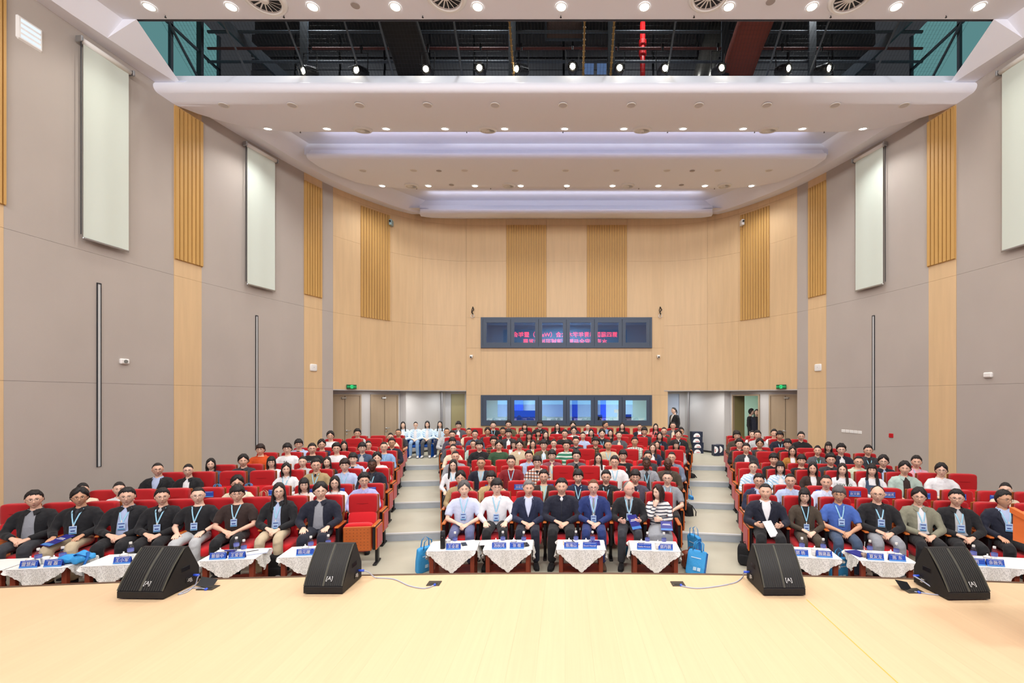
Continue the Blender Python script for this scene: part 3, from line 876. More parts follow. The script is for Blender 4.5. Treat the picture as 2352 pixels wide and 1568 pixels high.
# spotlights
body = MB()
body.lathe([(0.07, -0.16), (0.10, -0.14), (0.105, 0.02), (0.115, 0.06), (0.115, 0.16), (0.09, 0.17)], 14, Matrix.Rotation(PI / 2, 4, 'X'), cap=False).lathe([(0.001, -0.161), (0.07, -0.16)], 14, Matrix.Rotation(PI / 2, 4, 'X'), cap=False)
for a in range(4):
    body.box((0, 0, 0.115), (0.02, 0.24, 0.012), Matrix.Rotation(a * PI / 4, 4, 'Y'))
body_me = body.mesh('housing', M_BLACK, 0.6)
lens_me = MB().lathe([(0.001, 0.165), (0.060, 0.165)], 16, Matrix.Rotation(PI / 2, 4, 'X'), cap=False).mesh('lens', M_SPOTL)
cage = MB()
for x in (-0.05, 0.05):
    cage.tube([(x, -0.17, -0.11), (x, -0.25, -0.10)], 0.004, 4).tube([(x, -0.25, -0.10), (x, -0.25, 0.10)], 0.004, 4)
for z in (-0.06, 0.06):
    cage.tube([(-0.11, -0.25, z), (0.11, -0.25, z)], 0.004, 4)
cage_me = cage.mesh('front_guard', M_DARK)
yoke_me = MB().tube([(-0.14, 0, 0), (-0.15, 0, 0.42), (0.15, 0, 0.42), (0.14, 0, 0)], 0.012, 6).tube([(0, 0, 0.42), (0, 0, 0.52)], 0.02, 6).box((0, 0, 0.55), (0.05, 0.05, 0.08)).mesh('yoke', M_BLACK)
for i, (px, py, yaw) in enumerate(((713, 166, -35), (830, 166, -20), (983, 164, 0), (1104, 161, 0), (1198, 161, -40), (1315, 158, 0), (1420, 161, 5), (1522, 162, 8), (1649, 161, 12), (1797, 161, 28), (1888, 161, 30))):
    p = P(px, py, 10.15)
    t = thing('spotlight', 'black stage spotlight glowing in the ceiling opening, %s counting toward lectern' % ordn[i], 'spotlight', p, group='stage spotlights in the ceiling opening')
    h = obj('housing', body_me, t, rot=(math.radians(20), 0, math.radians(yaw)))
    obj('lens', lens_me, h)
    obj('front_guard', cage_me, h)
    obj('yoke', yoke_me, t)
    l = lamp('spotlight_beam', 'SPOT', p + Vector((0, -0.3, -0.12)), 260, 0.06, col=(1, 0.92, 0.78), spot=0.75, blend=0.5)
    tgt = Vector((p.x * 0.35, 2.2, 0.85))
    l.rotation_euler = (tgt - p).to_track_quat('-Z', 'Y').to_euler()

# ---------------------------------------------------------------- things on the side walls
def wall_frame(side, px):
    """matrix at the wall surface: x along the wall (away from the stage on the left wall), y out of the room"""
    s = s_of_px(px)
    x, d = wall_pt(s, 0)
    x2, d2 = wall_pt(s + 0.1, 0)
    return x, d, math.atan2(d2 - d, side * (x2 - x))
def wz(py, px):
    s = s_of_px(px)
    return HC - (py - CY) / F * wall_pt(s)[1]
for side in (-1, 1):
    where = 'far' if side < 0 else 'lectern-side'
    for q, (p0, p1, zt, zb) in enumerate(((180, 285, 9.19, 5.63), (561, 625, 9.22, 5.65))):
        s0, s1 = s_of_px(p0), s_of_px(p1)
        (x0, d0), (x1, d1) = wall_pt(s0, 0.10), wall_pt(s1, 0.10)
        L = math.hypot(x1 - x0, d1 - d0)
        ang = math.atan2(d1 - d0, side * (x1 - x0))
        t = thing('roller_blind', 'long pale green roller blind on the %s wall, %s' % (where, ('the one nearer the stage', 'the one nearer the back')[q]), 'blind', (side * x0, d0, zt), ang)
        cl = MB()
        n = 8
        vs = [(L * i / n, 0.006 * math.sin(i * 1.3), z) for z in (zb - zt, -0.02) for i in range(n + 1)]
        cl.add(vs, [(i, i + 1, i + n + 2, i + n + 1) for i in range(n)])
        part('blind_cloth', cl, M_BLIND, t, True)
        part('roller', MB().tube([(-0.03, 0, 0.03), (L + 0.03, 0, 0.03)], 0.05, 12), M_WHITE, t, True)
        part('bottom_bar', MB().cbox((L / 2, 0, zb - zt), (L + 0.02, 0.025, 0.035), 0.006), M_METAL, t)
        for xx in (-0.06, L + 0.06):
            part('bracket', MB().cbox((xx, 0.0, 0.03), (0.04, 0.13, 0.11), 0.01), M_METAL, t)
        part('pull_chain', MB().tube([(-0.05, -0.02, 0), (-0.05, -0.02, zb - zt + 0.05)], 0.008, 5), M_DARK, t)
    for q, (px, ht, hb) in enumerate(((226, 2.14, -1.32), (589, 2.15, -1.40))):
        x, d, a = wall_frame(side, px)
        t = thing('wall_slot', 'tall narrow metal slot strip on the %s wall, %s' % (where, ('nearer the stage', 'nearer the back')[q]), 'strip', (side * x, d, HC), a)
        part('channel', MB().box((0, 0, (ht + hb) / 2), (0.045, 0.035, ht - hb)), mat('pale_strip_paint', (188, 192, 192), 0.5), t)
        for s_ in (-1, 1):
            part('edge_bead', MB().box((0.030 * s_, 0, (ht + hb) / 2), (0.010, 0.045, ht - hb + 0.02)), M_DARK, t)
        part('end_cap', MB().box((0, 0, ht + 0.01), (0.07, 0.05, 0.02)), M_DARK, t)
def on_wall(px_img, py, name, label, cat):
    side = -1 if px_img < CX else 1
    px = px_img if side < 0 else 2 * CX - px_img
    x, d, a = wall_frame(side, px)
    return thing(name, label, cat, (side * x, d, wz(py, px)), a), side
for px, py, w_, tx in ((284, 830, 0, 'white wall sensor box on the grey wall under the first roller blind'), (2271, 861, 0, 'white wall sensor box on the grey wall past the wooden strip by the lectern')):
    t, s = on_wall(px, py, 'wall_sensor', tx, 'sensor')
    part('case', MB().cbox((0, -0.05 * -s * 0, 0), (0.17, 0.10, 0.11), 0.02), M_WHITE, t)
    part('lens', MB().lathe([(0.035, 0), (0.035, 0.06)], 14, Matrix.Rotation(PI / 2, 4, 'X') @ Matrix.Translation((0, 0, 0))), mat('grey_lens', (120, 122, 118), 0.4), t)
for px, py, tx in ((719, 844, 'white rounded wireless access box on the far wooden strip'), (1880, 844, 'white rounded wireless access box on the lectern-side wooden strip')):
    t, s = on_wall(px, py, 'access_point', tx, 'router')
    part('case', MB().pillow((0, 0, 0), (0.24, 0.09, 0.22), 0.3), M_WHITE, t, True)
    part('indicator', MB().box((0, 0.046 if s > 0 else -0.046, 0.01), (0.012, 0.006, 0.012)), M_DARK, t)
t, s = on_wall(67, 78, 'wall_grille', 'white rounded louvred grille high on the far wall beside the stage', 'grille')
part('frame', MB().cbox((0, 0, 0), (0.36, 0.06, 0.40), 0.03), M_WHITE, t)
for i in range(4):
    part('lit_slot', MB().box((0, -0.03, -0.13 + 0.085 * i), (0.26, 0.02, 0.045)), emis('cool_glow', (230, 240, 250), 1.1), t)
t, s = on_wall(2056, 903, 'wall_beacon', 'small white round beacon with red lens on the lectern-side wall', 'beacon')
part('case', MB().lathe([(0.06, 0), (0.065, 0.05), (0.04, 0.09)], 14, Matrix.Rotation(PI / 2, 4, 'X')), M_WHITE, t)
part('lens', MB().ball((0, -0.09, 0), 0.032), mat('red_lens', (150, 20, 24), 0.3), t, True)
t, s = on_wall(2047, 1000, 'alarm_call_point', 'small red square alarm call point on the lectern-side wall', 'alarm')
part('case', MB().cbox((0, -0.02, 0), (0.12, 0.08, 0.11), 0.012), mat('alarm_red', (190, 20, 30), 0.4), t)
part('plate', MB().box((0, -0.063, 0.0), (0.06, 0.006, 0.05)), M_WHITE, t)
t, s = on_wall(1956, 991, 'switch_plate', 'row of white light switches on the lectern-side wall', 'switch')
for i in range(5):
    part('switch', MB().cbox((-0.26 + 0.13 * i, 0, 0), (0.12, 0.03, 0.085), 0.008), M_WHITE, t)
for px, tx in ((1083, 'white dome camera under the upper booth windows, on the far end'), (1512, 'white dome camera under the upper booth windows, on the lectern end')):
    t = thing('dome_camera', tx, 'camera', P(px, 819, DW))
    part('base', MB().cbox((0, -0.03, 0.04), (0.13, 0.07, 0.05), 0.015), M_WHITE, t)
    part('dome', MB().ball((0, -0.07, -0.01), 0.06), M_WHITE, t, True)
    part('lens', MB().ball((0, -0.115, -0.02), 0.03), M_BLACK, t, True)
for px, tx in ((1086, 'black cable loop over a white bracket beside the upper window, far end'), (1516, 'black cable loop over a white bracket beside the upper window, lectern end')):
    t = thing('cable_bracket', tx, 'bracket', P(px, 715, DW))
    part('cable', MB().tube([(0, -0.02, 0.17), (0.05, -0.08, 0.05), (-0.03, -0.1, -0.04), (0.02, -0.06, -0.12)], 0.02, 6).tube([(0, -0.02, 0.15), (-0.04, -0.06, 0.03), (0.01, -0.05, -0.1)], 0.012, 6), M_BLACK, t, True)
    part('ring', MB().tube([(0.06 * math.cos(a), -0.04, -0.18 + 0.06 * math.sin(a)) for a in [i * PI / 6 for i in range(13)]], 0.012, 6), M_WHITE, t, True)
for px, tx, m in ((903, 'pale grey wall unit on an arm beside the fluted slats, far corner', (150, 180, 186)), (1700, 'white projector-like wall unit beside the fluted slats, lectern corner', (225, 225, 225))):
    side = -1 if px < CX else 1
    x, d, a = wall_frame(side, px if side < 0 else 2 * CX - px)
    t = thing('wall_unit', tx, 'device', (side * x, d - 0.1, HC - (516 - CY) / F * d))
    part('case', MB().cbox((0, -0.08, 0.0), (0.10, 0.2, 0.2), 0.015), mat('unit_paint_%d' % m[0], m, 0.4), t)
    part('arm', MB().tube([(0, 0.1, -0.05), (0, -0.04, -0.05)], 0.02, 6), M_METAL, t)
    part('lens', MB().lathe([(0.03, 0), (0.035, 0.03)], 12, Matrix.Translation((0, -0.18, 0.02)) @ Matrix.Rotation(PI / 2, 4, 'X')), M_BLACK, t)
M_EXG = emis('exit_green', (60, 220, 130), 1.3)
for px, tx in ((806, 'green exit sign over the closed doors, far side'), (1796, 'green exit sign over the doors, lectern side')):
    side = -1 if px < CX else 1
    x, d, a = wall_frame(side, px if side < 0 else 2 * CX - px)
    ang = a if side < 0 else a + PI
    t = thing('exit_sign', tx, 'sign', (side * (x - 0.04), d - 0.04, HC - (888 - CY) / F * d), ang)
    part('case', MB().cbox((0, 0, 0), (0.34, 0.04, 0.14), 0.008), mat('exit_case_green', (30, 96, 60), 0.4), t)
    obj('lettering', text_mesh('EXIT', 0.06, M_EXG), t, (-0.10, -0.024, 0))
    obj('lettering', text_mesh('出口', 0.06, M_EXG), t, (0.11, -0.024, 0))
    part('runner_symbol', MB().box((0, -0.022, 0), (0.085, 0.004, 0.11)), M_EXG, t)
    part('runner_mark', MB().ball((0.008, -0.026, 0.035), (0.01, 0.003, 0.01), 8, 6).tube([(0.004, -0.026, 0.022), (-0.006, -0.026, -0.008), (0.012, -0.026, -0.022), (0.004, -0.026, -0.044)], 0.006, 5).tube([(-0.004, -0.026, -0.008), (-0.026, -0.026, -0.032)], 0.006, 5).tube([(-0.024, -0.026, 0.006), (0.0, -0.026, 0.018), (0.024, -0.026, 0.0)], 0.005, 5), MATS['exit_case_green'], t)

# ---------------------------------------------------------------- stage
ZST = 0.85
def edge_d(x):
    return 4.83 - 0.0115 * x * x
bw = 0.20
st = thing('stage', 'pale wooden stage with a curved front edge', 'stage', (0, 0, 0))
n = int(18.0 / bw)
random.seed(3)
for i in range(n):
    x0 = -9.0 + bw * i
    x1 = x0 + bw
    if x0 < -8.9 + 0 or x1 > 9.1:
        pass
    cuts_ = [-6.0, 0.6 + 1.2 * ((i * 7) % 5) / 5, 99]
    m = M_STAGE[random.randint(0, 2)]
    for a, b in zip(cuts_, cuts_[1:]):
        e0, e1 = (edge_d(x0), edge_d(x1)) if b == 99 else (b, b)
        g = 0.0002
        vs = [(x0 + g, a + g, ZST), (x1 - g, a + g, ZST), (x1 - g, e1 - g, ZST), (x0 + g, e0 - g, ZST), (x0 + g, a + g, ZST - 0.03), (x1 - g, a + g, ZST - 0.03), (x1 - g, e1 - g, ZST - 0.03), (x0 + g, e0 - g, ZST - 0.03)]
        part('board', MB().add(vs, [(0, 1, 2, 3), (4, 7, 6, 5), (0, 4, 5, 1), (1, 5, 6, 2), (2, 6, 7, 3), (3, 7, 4, 0)]), m, st)
tr, sk = MB(), MB()
xs2 = [-9 + 0.3 * i for i in range(61)]
vs, vs2 = [], []
for x in xs2:
    e = edge_d(x)
    vs += [(x, e - 0.002, ZST + 0.003), (x, e + 0.035, ZST + 0.003), (x, e + 0.035, ZST - 0.05)]
    vs2 += [(x, e + 0.01, ZST - 0.04), (x, e + 0.01, 0.0)]
fs, fs2 = [], []
for i in range(60):
    a, b = 3 * i, 3 * i + 3
    fs += [(a, b, b + 1, a + 1), (a + 1, b + 1, b + 2, a + 2)]
    fs2.append((2 * i, 2 * i + 2, 2 * i + 3, 2 * i + 1))
part('edge_trim', tr.add(vs, fs), M_STEDGE, st)
sk.add(vs2, fs2)
sk.add([(-9, -6, ZST - 0.04), (9, -6, ZST - 0.04), (9, 3.9, ZST - 0.04), (-9, 3.9, ZST - 0.04)], [(0, 1, 2, 3)])
part('front_skirt', sk, M_SHELL, st)
# rear of the stage: proscenium wall with the big blue screen and the red lettering banner the booth glass reflects
part('wall_front', MB().box((0, -6.2, 5.0), (19, 0.2, 10.4)), mat('proscenium_paint', (150, 140, 132), 0.8), kind='structure')
M_LED = emis('led_blue', (60, 96, 226), 1.1)
M_LED2 = emis('led_sky', (120, 190, 255), 1.5)
scn = thing('led_screen', 'large blue glowing screen on the stage wall behind the viewer', 'screen', (0, -5.9, 0.95))
for i, (z0, z1, mm) in enumerate(((0.0, 1.1, M_LED), (1.1, 1.5, M_LED2), (1.5, 4.6, emis('led_lavender', (150, 158, 240), 1.2)))):
    part('screen_band', MB().box((0, 0, (z0 + z1) / 2), (12.0, 0.1, z1 - z0)), mm, scn)
bn = thing('lettering_banner', 'dark banner of red glowing characters high over the stage', 'banner', (0, -5.95, 7.95))
part('backing', MB().box((0, 0, 0), (11, 0.08, 1.5)), mat('banner_slate', (88, 104, 124), 0.8), bn)
M_RLED = emis('led_red', (255, 50, 70), 6.0)
for z, tx in ((0.28, '第四届国际青年学术大会（Water）暨年会'), (-0.34, '水资源安全与智慧流域可持续发展')):
    o = obj('lettering', text_mesh(tx, 0.50, M_RLED, 0.004), bn, (0, 0.06, z), (0, 0, PI))
# ================================================================ SEATS
ZB = 1.08
up = MB().pillow((0, 0.055, 0.925), (0.455, 0.12, 0.33), 0.28, 20, 12)
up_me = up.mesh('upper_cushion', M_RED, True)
crease_me = MB().tube([(-0.095, -0.004, 0.94), (0, -0.009, 0.937), (0.095, -0.004, 0.94)], 0.0028, 5).mesh('stitched_crease', mat('dark_red_crease', (120, 4, 10), 0.8))
lo = MB().pillow((0, 0, 0), (0.445, 0.12, 0.40), 0.28, 20, 12, Matrix.Translation((0, -0.005, 0.60)) @ Matrix.Rotation(math.radians(-14), 4, 'X'))
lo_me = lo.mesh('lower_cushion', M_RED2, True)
sh = MB().cbox((0, 0, 0), (0.475, 0.025, 0.34), 0.01, Matrix.Translation((0, 0.125, 0.90))).cbox((0, 0, 0), (0.47, 0.025, 0.46), 0.01, Matrix.Translation((0, 0.07, 0.56)) @ Matrix.Rotation(math.radians(-14), 4, 'X'))
sh_me = sh.mesh('back_shell', M_SHELL)
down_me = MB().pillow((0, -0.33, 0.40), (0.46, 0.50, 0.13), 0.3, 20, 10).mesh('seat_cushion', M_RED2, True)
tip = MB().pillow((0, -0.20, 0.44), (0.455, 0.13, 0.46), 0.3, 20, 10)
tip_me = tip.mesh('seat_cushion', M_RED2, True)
und = MB().cbox((0, -0.275, 0.43), (0.44, 0.03, 0.40), 0.012)
und_me = und.mesh('underside_board', mat('perforated_board', (190, 100, 46), 0.45, vary=0.08, vscale=(3, 3, 12)))
hol = MB()
for i in range(7):
    for j in range(7):
        hol.lathe([(0.001, 0), (0.006, 0)], 6, Matrix.Translation((-0.165 + 0.055 * i, -0.2915, 0.28 + 0.05 * j)) @ Matrix.Rotation(PI / 2, 4, 'X'), cap=False)
hol_me = hol.mesh('perforation', M_GAP)
arm_me = MB().cbox((0, -0.20, 0.655), (0.062, 0.40, 0.028), 0.009).mesh('armrest', M_ARM)
sup_me = MB().cbox((0, -0.19, 0.45), (0.05, 0.34, 0.37), 0.01).box((0, -0.16, 0.16), (0.045, 0.09, 0.28)).cbox((0, -0.18, 0.015), (0.06, 0.30, 0.03), 0.008).mesh('standard', M_BLACK)
endp_me = MB().cbox((0, -0.19, 0.45), (0.02, 0.36, 0.36), 0.006).mesh('end_board', M_ARM)
endr_me = MB().cbox((0, -0.19, 0.45), (0.016, 0.32, 0.32), 0.006).mesh('red_inset', M_RED)
knob_me = MB().lathe([(0.012, 0), (0.012, 0.02)], 8, Matrix.Rotation(PI / 2, 4, 'Y')).mesh('knob', M_METAL)

BLK = {'C': 'centre block', 'L': 'far-side block', 'R': 'lectern-side block'}
SEATS = {}                                    # (block, row) -> list of dict
def seat_positions():
    for k in range(1, 10):
        n = [7, 8, 9, 10, 11, 12, 13, 14, 14][k - 1]
        xc = -0.06 + 0.011 * (k - 1)
        SEATS['C', k] = [xc + 0.56 * (i - (n - 1) / 2) for i in range(n)]
    for k in range(1, 9):
        ends = {'L': 3.18 + 0.268 * (k - 1) + 0.22, 'R': 3.08 + 0.28 * (k - 1) + 0.22}
        cnt = {'L': [10, 9, 8, 7, 6, 5, 4, 3][k - 1], 'R': [9, 9, 8, 7, 6, 5, 4, 3][k - 1]}
        for b, sg in (('L', -1), ('R', 1)):
            SEATS[b, k] = [sg * (ends[b] + 0.5535 * i) for i in range(cnt[b])]
seat_positions()
def aisle_word(b, i, n):
    if b == 'C':
        return '%s toward lectern' % ordn[i]
    return '%s from aisle' % ordn[i]
CARDS = {}
SEATOBJ = {}
def make_seats(occupied):
    for (b, k), xs_ in SEATS.items():
        n = len(xs_)
        for i, x in enumerate(xs_):
            d, z, r = row_d(k, x), tier(k), row_rot(x)
            occ = (b, k, i) in occupied
            t = thing('auditorium_seat', 'red tip-up seat, %s, %s row of %s, %s' % ('under its sitter' if occ else 'folded empty', ordn[k - 1], BLK[b], aisle_word(b, i, n)), 'seat', (x, d, z), r, group='red auditorium seats, %s' % BLK[b])
            SEATOBJ[b, k, i] = t
            u = obj('upper_cushion', up_me, t)
            if not occ:
                obj('stitched_crease', crease_me, u)
            obj('lower_cushion', lo_me, t)
            obj('back_shell', sh_me, t)
            if occ:
                obj('seat_cushion', down_me, t)
            else:
                obj('seat_cushion', tip_me, t)
                ub = obj('underside_board', und_me, t)
                if k == 1:
                    obj('perforation', hol_me, ub)
            first = (b == 'C' and i == 0) or (b == 'L' and i == n - 1) or (b == 'R' and i == 0)
            last = (b == 'C' and i == n - 1) or (b == 'L' and i == 0) or (b == 'R' and i == n - 1)
            sides = [1] + ([-1] if first else [])
            for s in sides:
                obj('armrest', arm_me, t, (0.277 * s, 0, 0))
                sd_ = obj('standard', sup_me, t, (0.277 * s, 0, 0))
                if (last and s == 1 and b != 'R') or (first and s == -1 and b != 'L'):
                    e = obj('end_board', endp_me, t, (0.277 * s + 0.035 * s, 0, 0))
                    obj('red_inset', endr_me, e, (0.010 * s, 0, 0))
                    obj('knob', knob_me, e, (0.012 * s, -0.1, -0.1 + 0.42))

# ================================================================ PEOPLE
def remesh(mb, voxel, smooth_it=3, dec=None):
    me = mb.mesh('tmp', M_BLACK)
    o = bpy.data.objects.new('tmp', me)
    COL.objects.link(o)
    m = o.modifiers.new('r', 'REMESH')
    m.mode = 'VOXEL'
    m.voxel_size = voxel
    if smooth_it:
        s = o.modifiers.new('s', 'SMOOTH')
        s.iterations = smooth_it
        s.factor = 0.6
    if dec:
        q = o.modifiers.new('d', 'DECIMATE')
        q.ratio = dec
    dg = bpy.context.evaluated_depsgraph_get()
    ev = o.evaluated_get(dg)
    em = ev.to_mesh()
    out = MB()
    out.v = [tuple(v.co) for v in em.vertices]
    out.f = [tuple(p.vertices) for p in em.polygons]
    out.m = [0] * len(out.f)
    ev.to_mesh_clear()
    bpy.data.objects.remove(o)
    bpy.data.meshes.remove(me)
    return out

SKINS = {'l': mat('skin_light', (238, 200, 176), 0.5, spec=0.3), 'm': mat('skin_mid', (232, 188, 162), 0.5, spec=0.3), 't': mat('skin_tan', (212, 164, 132), 0.5, spec=0.3), 'd': mat('skin_dark', (84, 54, 40), 0.45, spec=0.35), 'p': mat('skin_pink', (238, 190, 170), 0.5, spec=0.3)}
M_BROW = mat('eyebrow_dark', (46, 34, 30), 0.9)
M_EYEW = mat('eye_white', (226, 220, 214), 0.3)
M_IRIS = mat('iris_dark', (30, 20, 16), 0.2)
M_LIP = mat('lip_rose', (182, 96, 90), 0.5)
M_NOSTRIL = mat('nostril_shade', (150, 92, 74), 0.8)  # shade inside the nostrils painted as a darker skin tone

# head: analytic surface around the origin (face toward -Y); chin at z = -0.125
def smooth(a, b, x):
    t = min(1, max(0, (x - a) / (b - a)))
    return t * t * (3 - 2 * t)
def head_pt(az, el, grow=0.0):
    """az 0 = face front, el = elevation"""
    ce, se = math.cos(el), math.sin(el)
    x, y, z = math.sin(az) * ce, -math.cos(az) * ce, se
    X, Y, Z = x * (0.083 + grow), y * (0.102 + grow), z * (0.126 + grow)
    # narrow toward the chin, fuller cheek
    t = smooth(0.01, -0.125, Z)
    X *= 1 - 0.29 * t * t
    Y = Y * (1 - 0.10 * t) if Y < 0 else Y * (1 - 0.42 * t)
    if Y < 0:
        front = smooth(0.0, 0.8, -y)
        Y += 0.006 * front * smooth(0.075, 0.03, Z) * smooth(-0.14, -0.06, Z) * 0
        if grow == 0:
            g = lambda cx, cz, sx, sz, a: a * math.exp(-((X - cx) / sx) ** 2 - ((Z - cz) / sz) ** 2)
            Y -= g(0, -0.028, 0.013, 0.016, 0.020) + g(0, -0.002, 0.010, 0.028, 0.011)
            Y += g(0.031, 0.010, 0.019, 0.012, 0.008) + g(-0.031, 0.010, 0.019, 0.012, 0.008)
            Y -= g(0.03, 0.033, 0.026, 0.010, 0.004) + g(-0.03, 0.033, 0.026, 0.010, 0.004)
            Y -= g(0, -0.062, 0.022, 0.010, 0.005) + g(0, -0.105, 0.020, 0.016, 0.007)
            Y += g(0, -0.080, 0.022, 0.006, 0.003)
            Y -= g(0.042, -0.02, 0.018, 0.02, 0.004) + g(-0.042, -0.02, 0.018, 0.02, 0.004)
    return X, Y, Z
def face_y(x, z):
    """front surface of the face"""
    best = None
    el = math.asin(max(-1, min(1, z / 0.126)))
    az = 0
    for _ in range(12):
        X, Y, Z = head_pt(az, el)
        az += (x - X) / 0.09
        el += (z - Z) / 0.13
    return head_pt(az, el)[1]
def head_mb():
    h = MB()
    NU, NV = 44, 34
    vs, fs = [], []
    for i in range(NV + 1):
        el = -PI / 2 + PI * i / NV
        for j in range(NU):
            u = 2 * PI * j / NU - PI
            az = u - 0.45 * math.sin(u)        # denser at the face
            vs.append(head_pt(az, el))
    for i in range(NV):
        for j in range(NU):
            a, b = i * NU + j, i * NU + (j + 1) % NU
            fs.append((a, b, b + NU, a + NU))
    h.cur = 0
    h.add(vs, fs)
    for s in (-1, 1):
        h.cur = 0
        h.ball((0, 0, 0), (0.009, 0.019, 0.031), 10, 8, Matrix.Translation((0.083 * s, 0.006, 0.0)) @ Matrix.Rotation(math.radians(18 * s), 4, 'Z') @ Matrix.Rotation(math.radians(-8), 4, 'X'))
        x, z = 0.031 * s, 0.010
        y = face_y(x, z)
        h.cur = 2
        h.ball((x, y + 0.004, z), (0.0135, 0.008, 0.0062), 12, 6)
        h.cur = 3
        h.ball((x, y - 0.0015, z + 0.0005), (0.0058, 0.0045, 0.0058), 10, 6)
        h.cur = 1
        h.tube([(x - 0.0135, face_y(x - 0.0135, z + 0.006) - 0.0005, z + 0.004), (x, y - 0.005, z + 0.0078), (x + 0.0135, face_y(x + 0.0135, z + 0.006) - 0.0005, z + 0.004)], 0.0013, 5)
        bx = [0.012 * s, 0.024 * s, 0.036 * s, 0.049 * s]
        bz = [0.030, 0.034, 0.0345, 0.029]
        h.tube([(q, face_y(q, w_) - 0.0008, w_) for q, w_ in zip(bx, bz)], [(0.0024, 0.0016), (0.0034, 0.0018), (0.0032, 0.0018), (0.001, 0.001)], 6, side=(0, 0, 1))
        h.cur = 5
        h.ball((0.0065 * s, face_y(0, -0.040) + 0.0005, -0.0405), (0.0035, 0.003, 0.002), 6, 4)
    h.cur = 4
    lp = [-0.024, -0.012, 0, 0.012, 0.024]
    h.tube([(q, face_y(q, -0.066) + 0.0012, -0.066 + abs(q) * 0.02 - (0.001 if q == 0 else 0)) for q in lp], [(0.001, 0.001), (0.0036, 0.0026), (0.0034, 0.003), (0.0036, 0.0026), (0.001, 0.001)], 6, side=(0, 0, 1))
    h.tube([(q, face_y(q, -0.074) + 0.0012, -0.0735 + abs(q) * 0.12) for q in lp], [(0.001, 0.001), (0.0042, 0.0026), (0.005, 0.0034), (0.0042, 0.0026), (0.001, 0.001)], 6, side=(0, 0, 1))
    h.cur = 0
    return h
HEAD = head_mb()

def hair_mb(style):
    h = MB()
    rnd = random.Random(hash(style) % 1000 if False else sum(map(ord, style)))
    P_ = {  # hairline elevation (deg) at azimuth 0, 45, 75, 100, 130, 180 ; thickness ; clump amplitude
        'short': ([44, 40, 22, -10, -38, -45], 0.019, 0.005),
        'crew': ([46, 44, 28, -2, -34, -42], 0.009, 0.001),
        'fringe': ([26, 24, 10, -12, -42, -50], 0.026, 0.006),
        'parted': ([46, 26, 8, -16, -42, -50], 0.027, 0.007),
        'spiky': ([40, 36, 18, -10, -38, -45], 0.030, 0.012),
        'rim': ([88, 78, 45, 0, -34, -42], 0.008, 0.001),
        'bald': ([89, 88, 80, 30, -10, -20], 0.0025, 0.0),
        'tied': ([46, 38, 24, -4, -44, -52], 0.010, 0.002),
        'bob': ([24, 22, -8, -60, -62, -62], 0.020, 0.004),
        'bobside': ([46, 26, -8, -60, -62, -62], 0.020, 0.004),
        'long': ([46, 30, -6, -60, -62, -62], 0.017, 0.003),
        'longfringe': ([24, 20, -8, -60, -62, -62], 0.018, 0.003)}[style]
    line, th, cl = P_
    A = [0, 45, 75, 100, 130, 180]
    NU, NV = 40, 30
    vs, fs = [], []
    for i in range(NV + 1):
        el = -PI / 2 * 0.75 + (PI / 2 * 1.75) * i / NV
        for j in range(NU):
            az = 2 * PI * j / NU - PI
            a = abs(math.degrees(az))
            l = float(np.interp(a, A, line))
            if style in ('parted', 'bobside', 'long'):
                l += 10 * math.exp(-((math.degrees(az) - 8) / 14) ** 2)
            if style in ('fringe', 'bob', 'longfringe', 'short'):
                l += 3.5 * math.sin(az * 17) + 2 * math.sin(az * 31 + 1)
            t = smooth(l - 5, l + 4, math.degrees(el))
            nz = noise.noise(Vector((math.sin(az) * 4, math.cos(az) * 4, el * 3)))
            fine = math.sin(az * 23 + 3 * math.sin(el * 4)) * 0.5
            g = t * (th * (0.75 + 0.45 * smooth(0, 60, math.degrees(el))) + cl * (nz * 1.6 + 0.4 * fine)) - (1 - t) * 0.010
            vs.append(head_pt(az, el, max(g, -0.012)) if g != 0 else head_pt(az, el, 0.0001))
    for i in range(NV):
        for j in range(NU):
            a, b = i * NU + j, i * NU + (j + 1) % NU
            fs.append((a, b, b + NU, a + NU))
    h.add(vs, fs)
    if style in ('bob', 'bobside', 'long', 'longfringe'):
        L = -0.15 if 'bob' in style else -0.34
        for s in (-1, 1):
            if 'bob' in style:
                h.tube([(0.070 * s, -0.030, 0.075), (0.089 * s, -0.028, 0.02), (0.092 * s, -0.020, -0.06), (0.083 * s, -0.020, L + 0.01), (0.078 * s, -0.012, L)], [(0.006, 0.03), (0.010, 0.038), (0.015, 0.05), (0.015, 0.05), (0.008, 0.03)], 10, side=(1, 0, 0))
            else:
                h.tube([(0.066 * s, -0.035, 0.078), (0.088 * s, -0.036, 0.02), (0.092 * s, -0.028, -0.06), (0.090 * s, -0.045, -0.16), (0.092 * s, -0.078, -0.25), (0.080 * s, -0.088, L)], [(0.006, 0.028), (0.009, 0.034), (0.016, 0.042), (0.026, 0.028), (0.030, 0.018), (0.012, 0.008)], 10, side=(1, 0, 0))
        h.tube([(0, 0.07, 0.05), (0, 0.085, -0.04), (0, 0.07, -0.11), (0, 0.075, max(L, -0.30))], [(0.07, 0.04), (0.088, 0.035), (0.09, 0.03), (0.07, 0.02)], 14, side=(1, 0, 0))
    if style == 'tied':
        h.ball((0, 0.115, 0.01), (0.032, 0.028, 0.034), 10, 8)
        h.tube([(0, 0.12, 0.0), (0, 0.14, -0.06), (0, 0.12, -0.14)], [(0.02, 0.02), (0.026, 0.018), (0.008, 0.008)], 8)
    return h
HAIR = {}
def hair_me(style):
    if style not in HAIR:
        HAIR[style] = hair_mb(style).mesh('hair', MATS['hair_black'], True)
    return HAIR[style]
mat('hair_black', (24, 20, 20), 0.45, bump=0.5, bscale=180, spec=0.5)
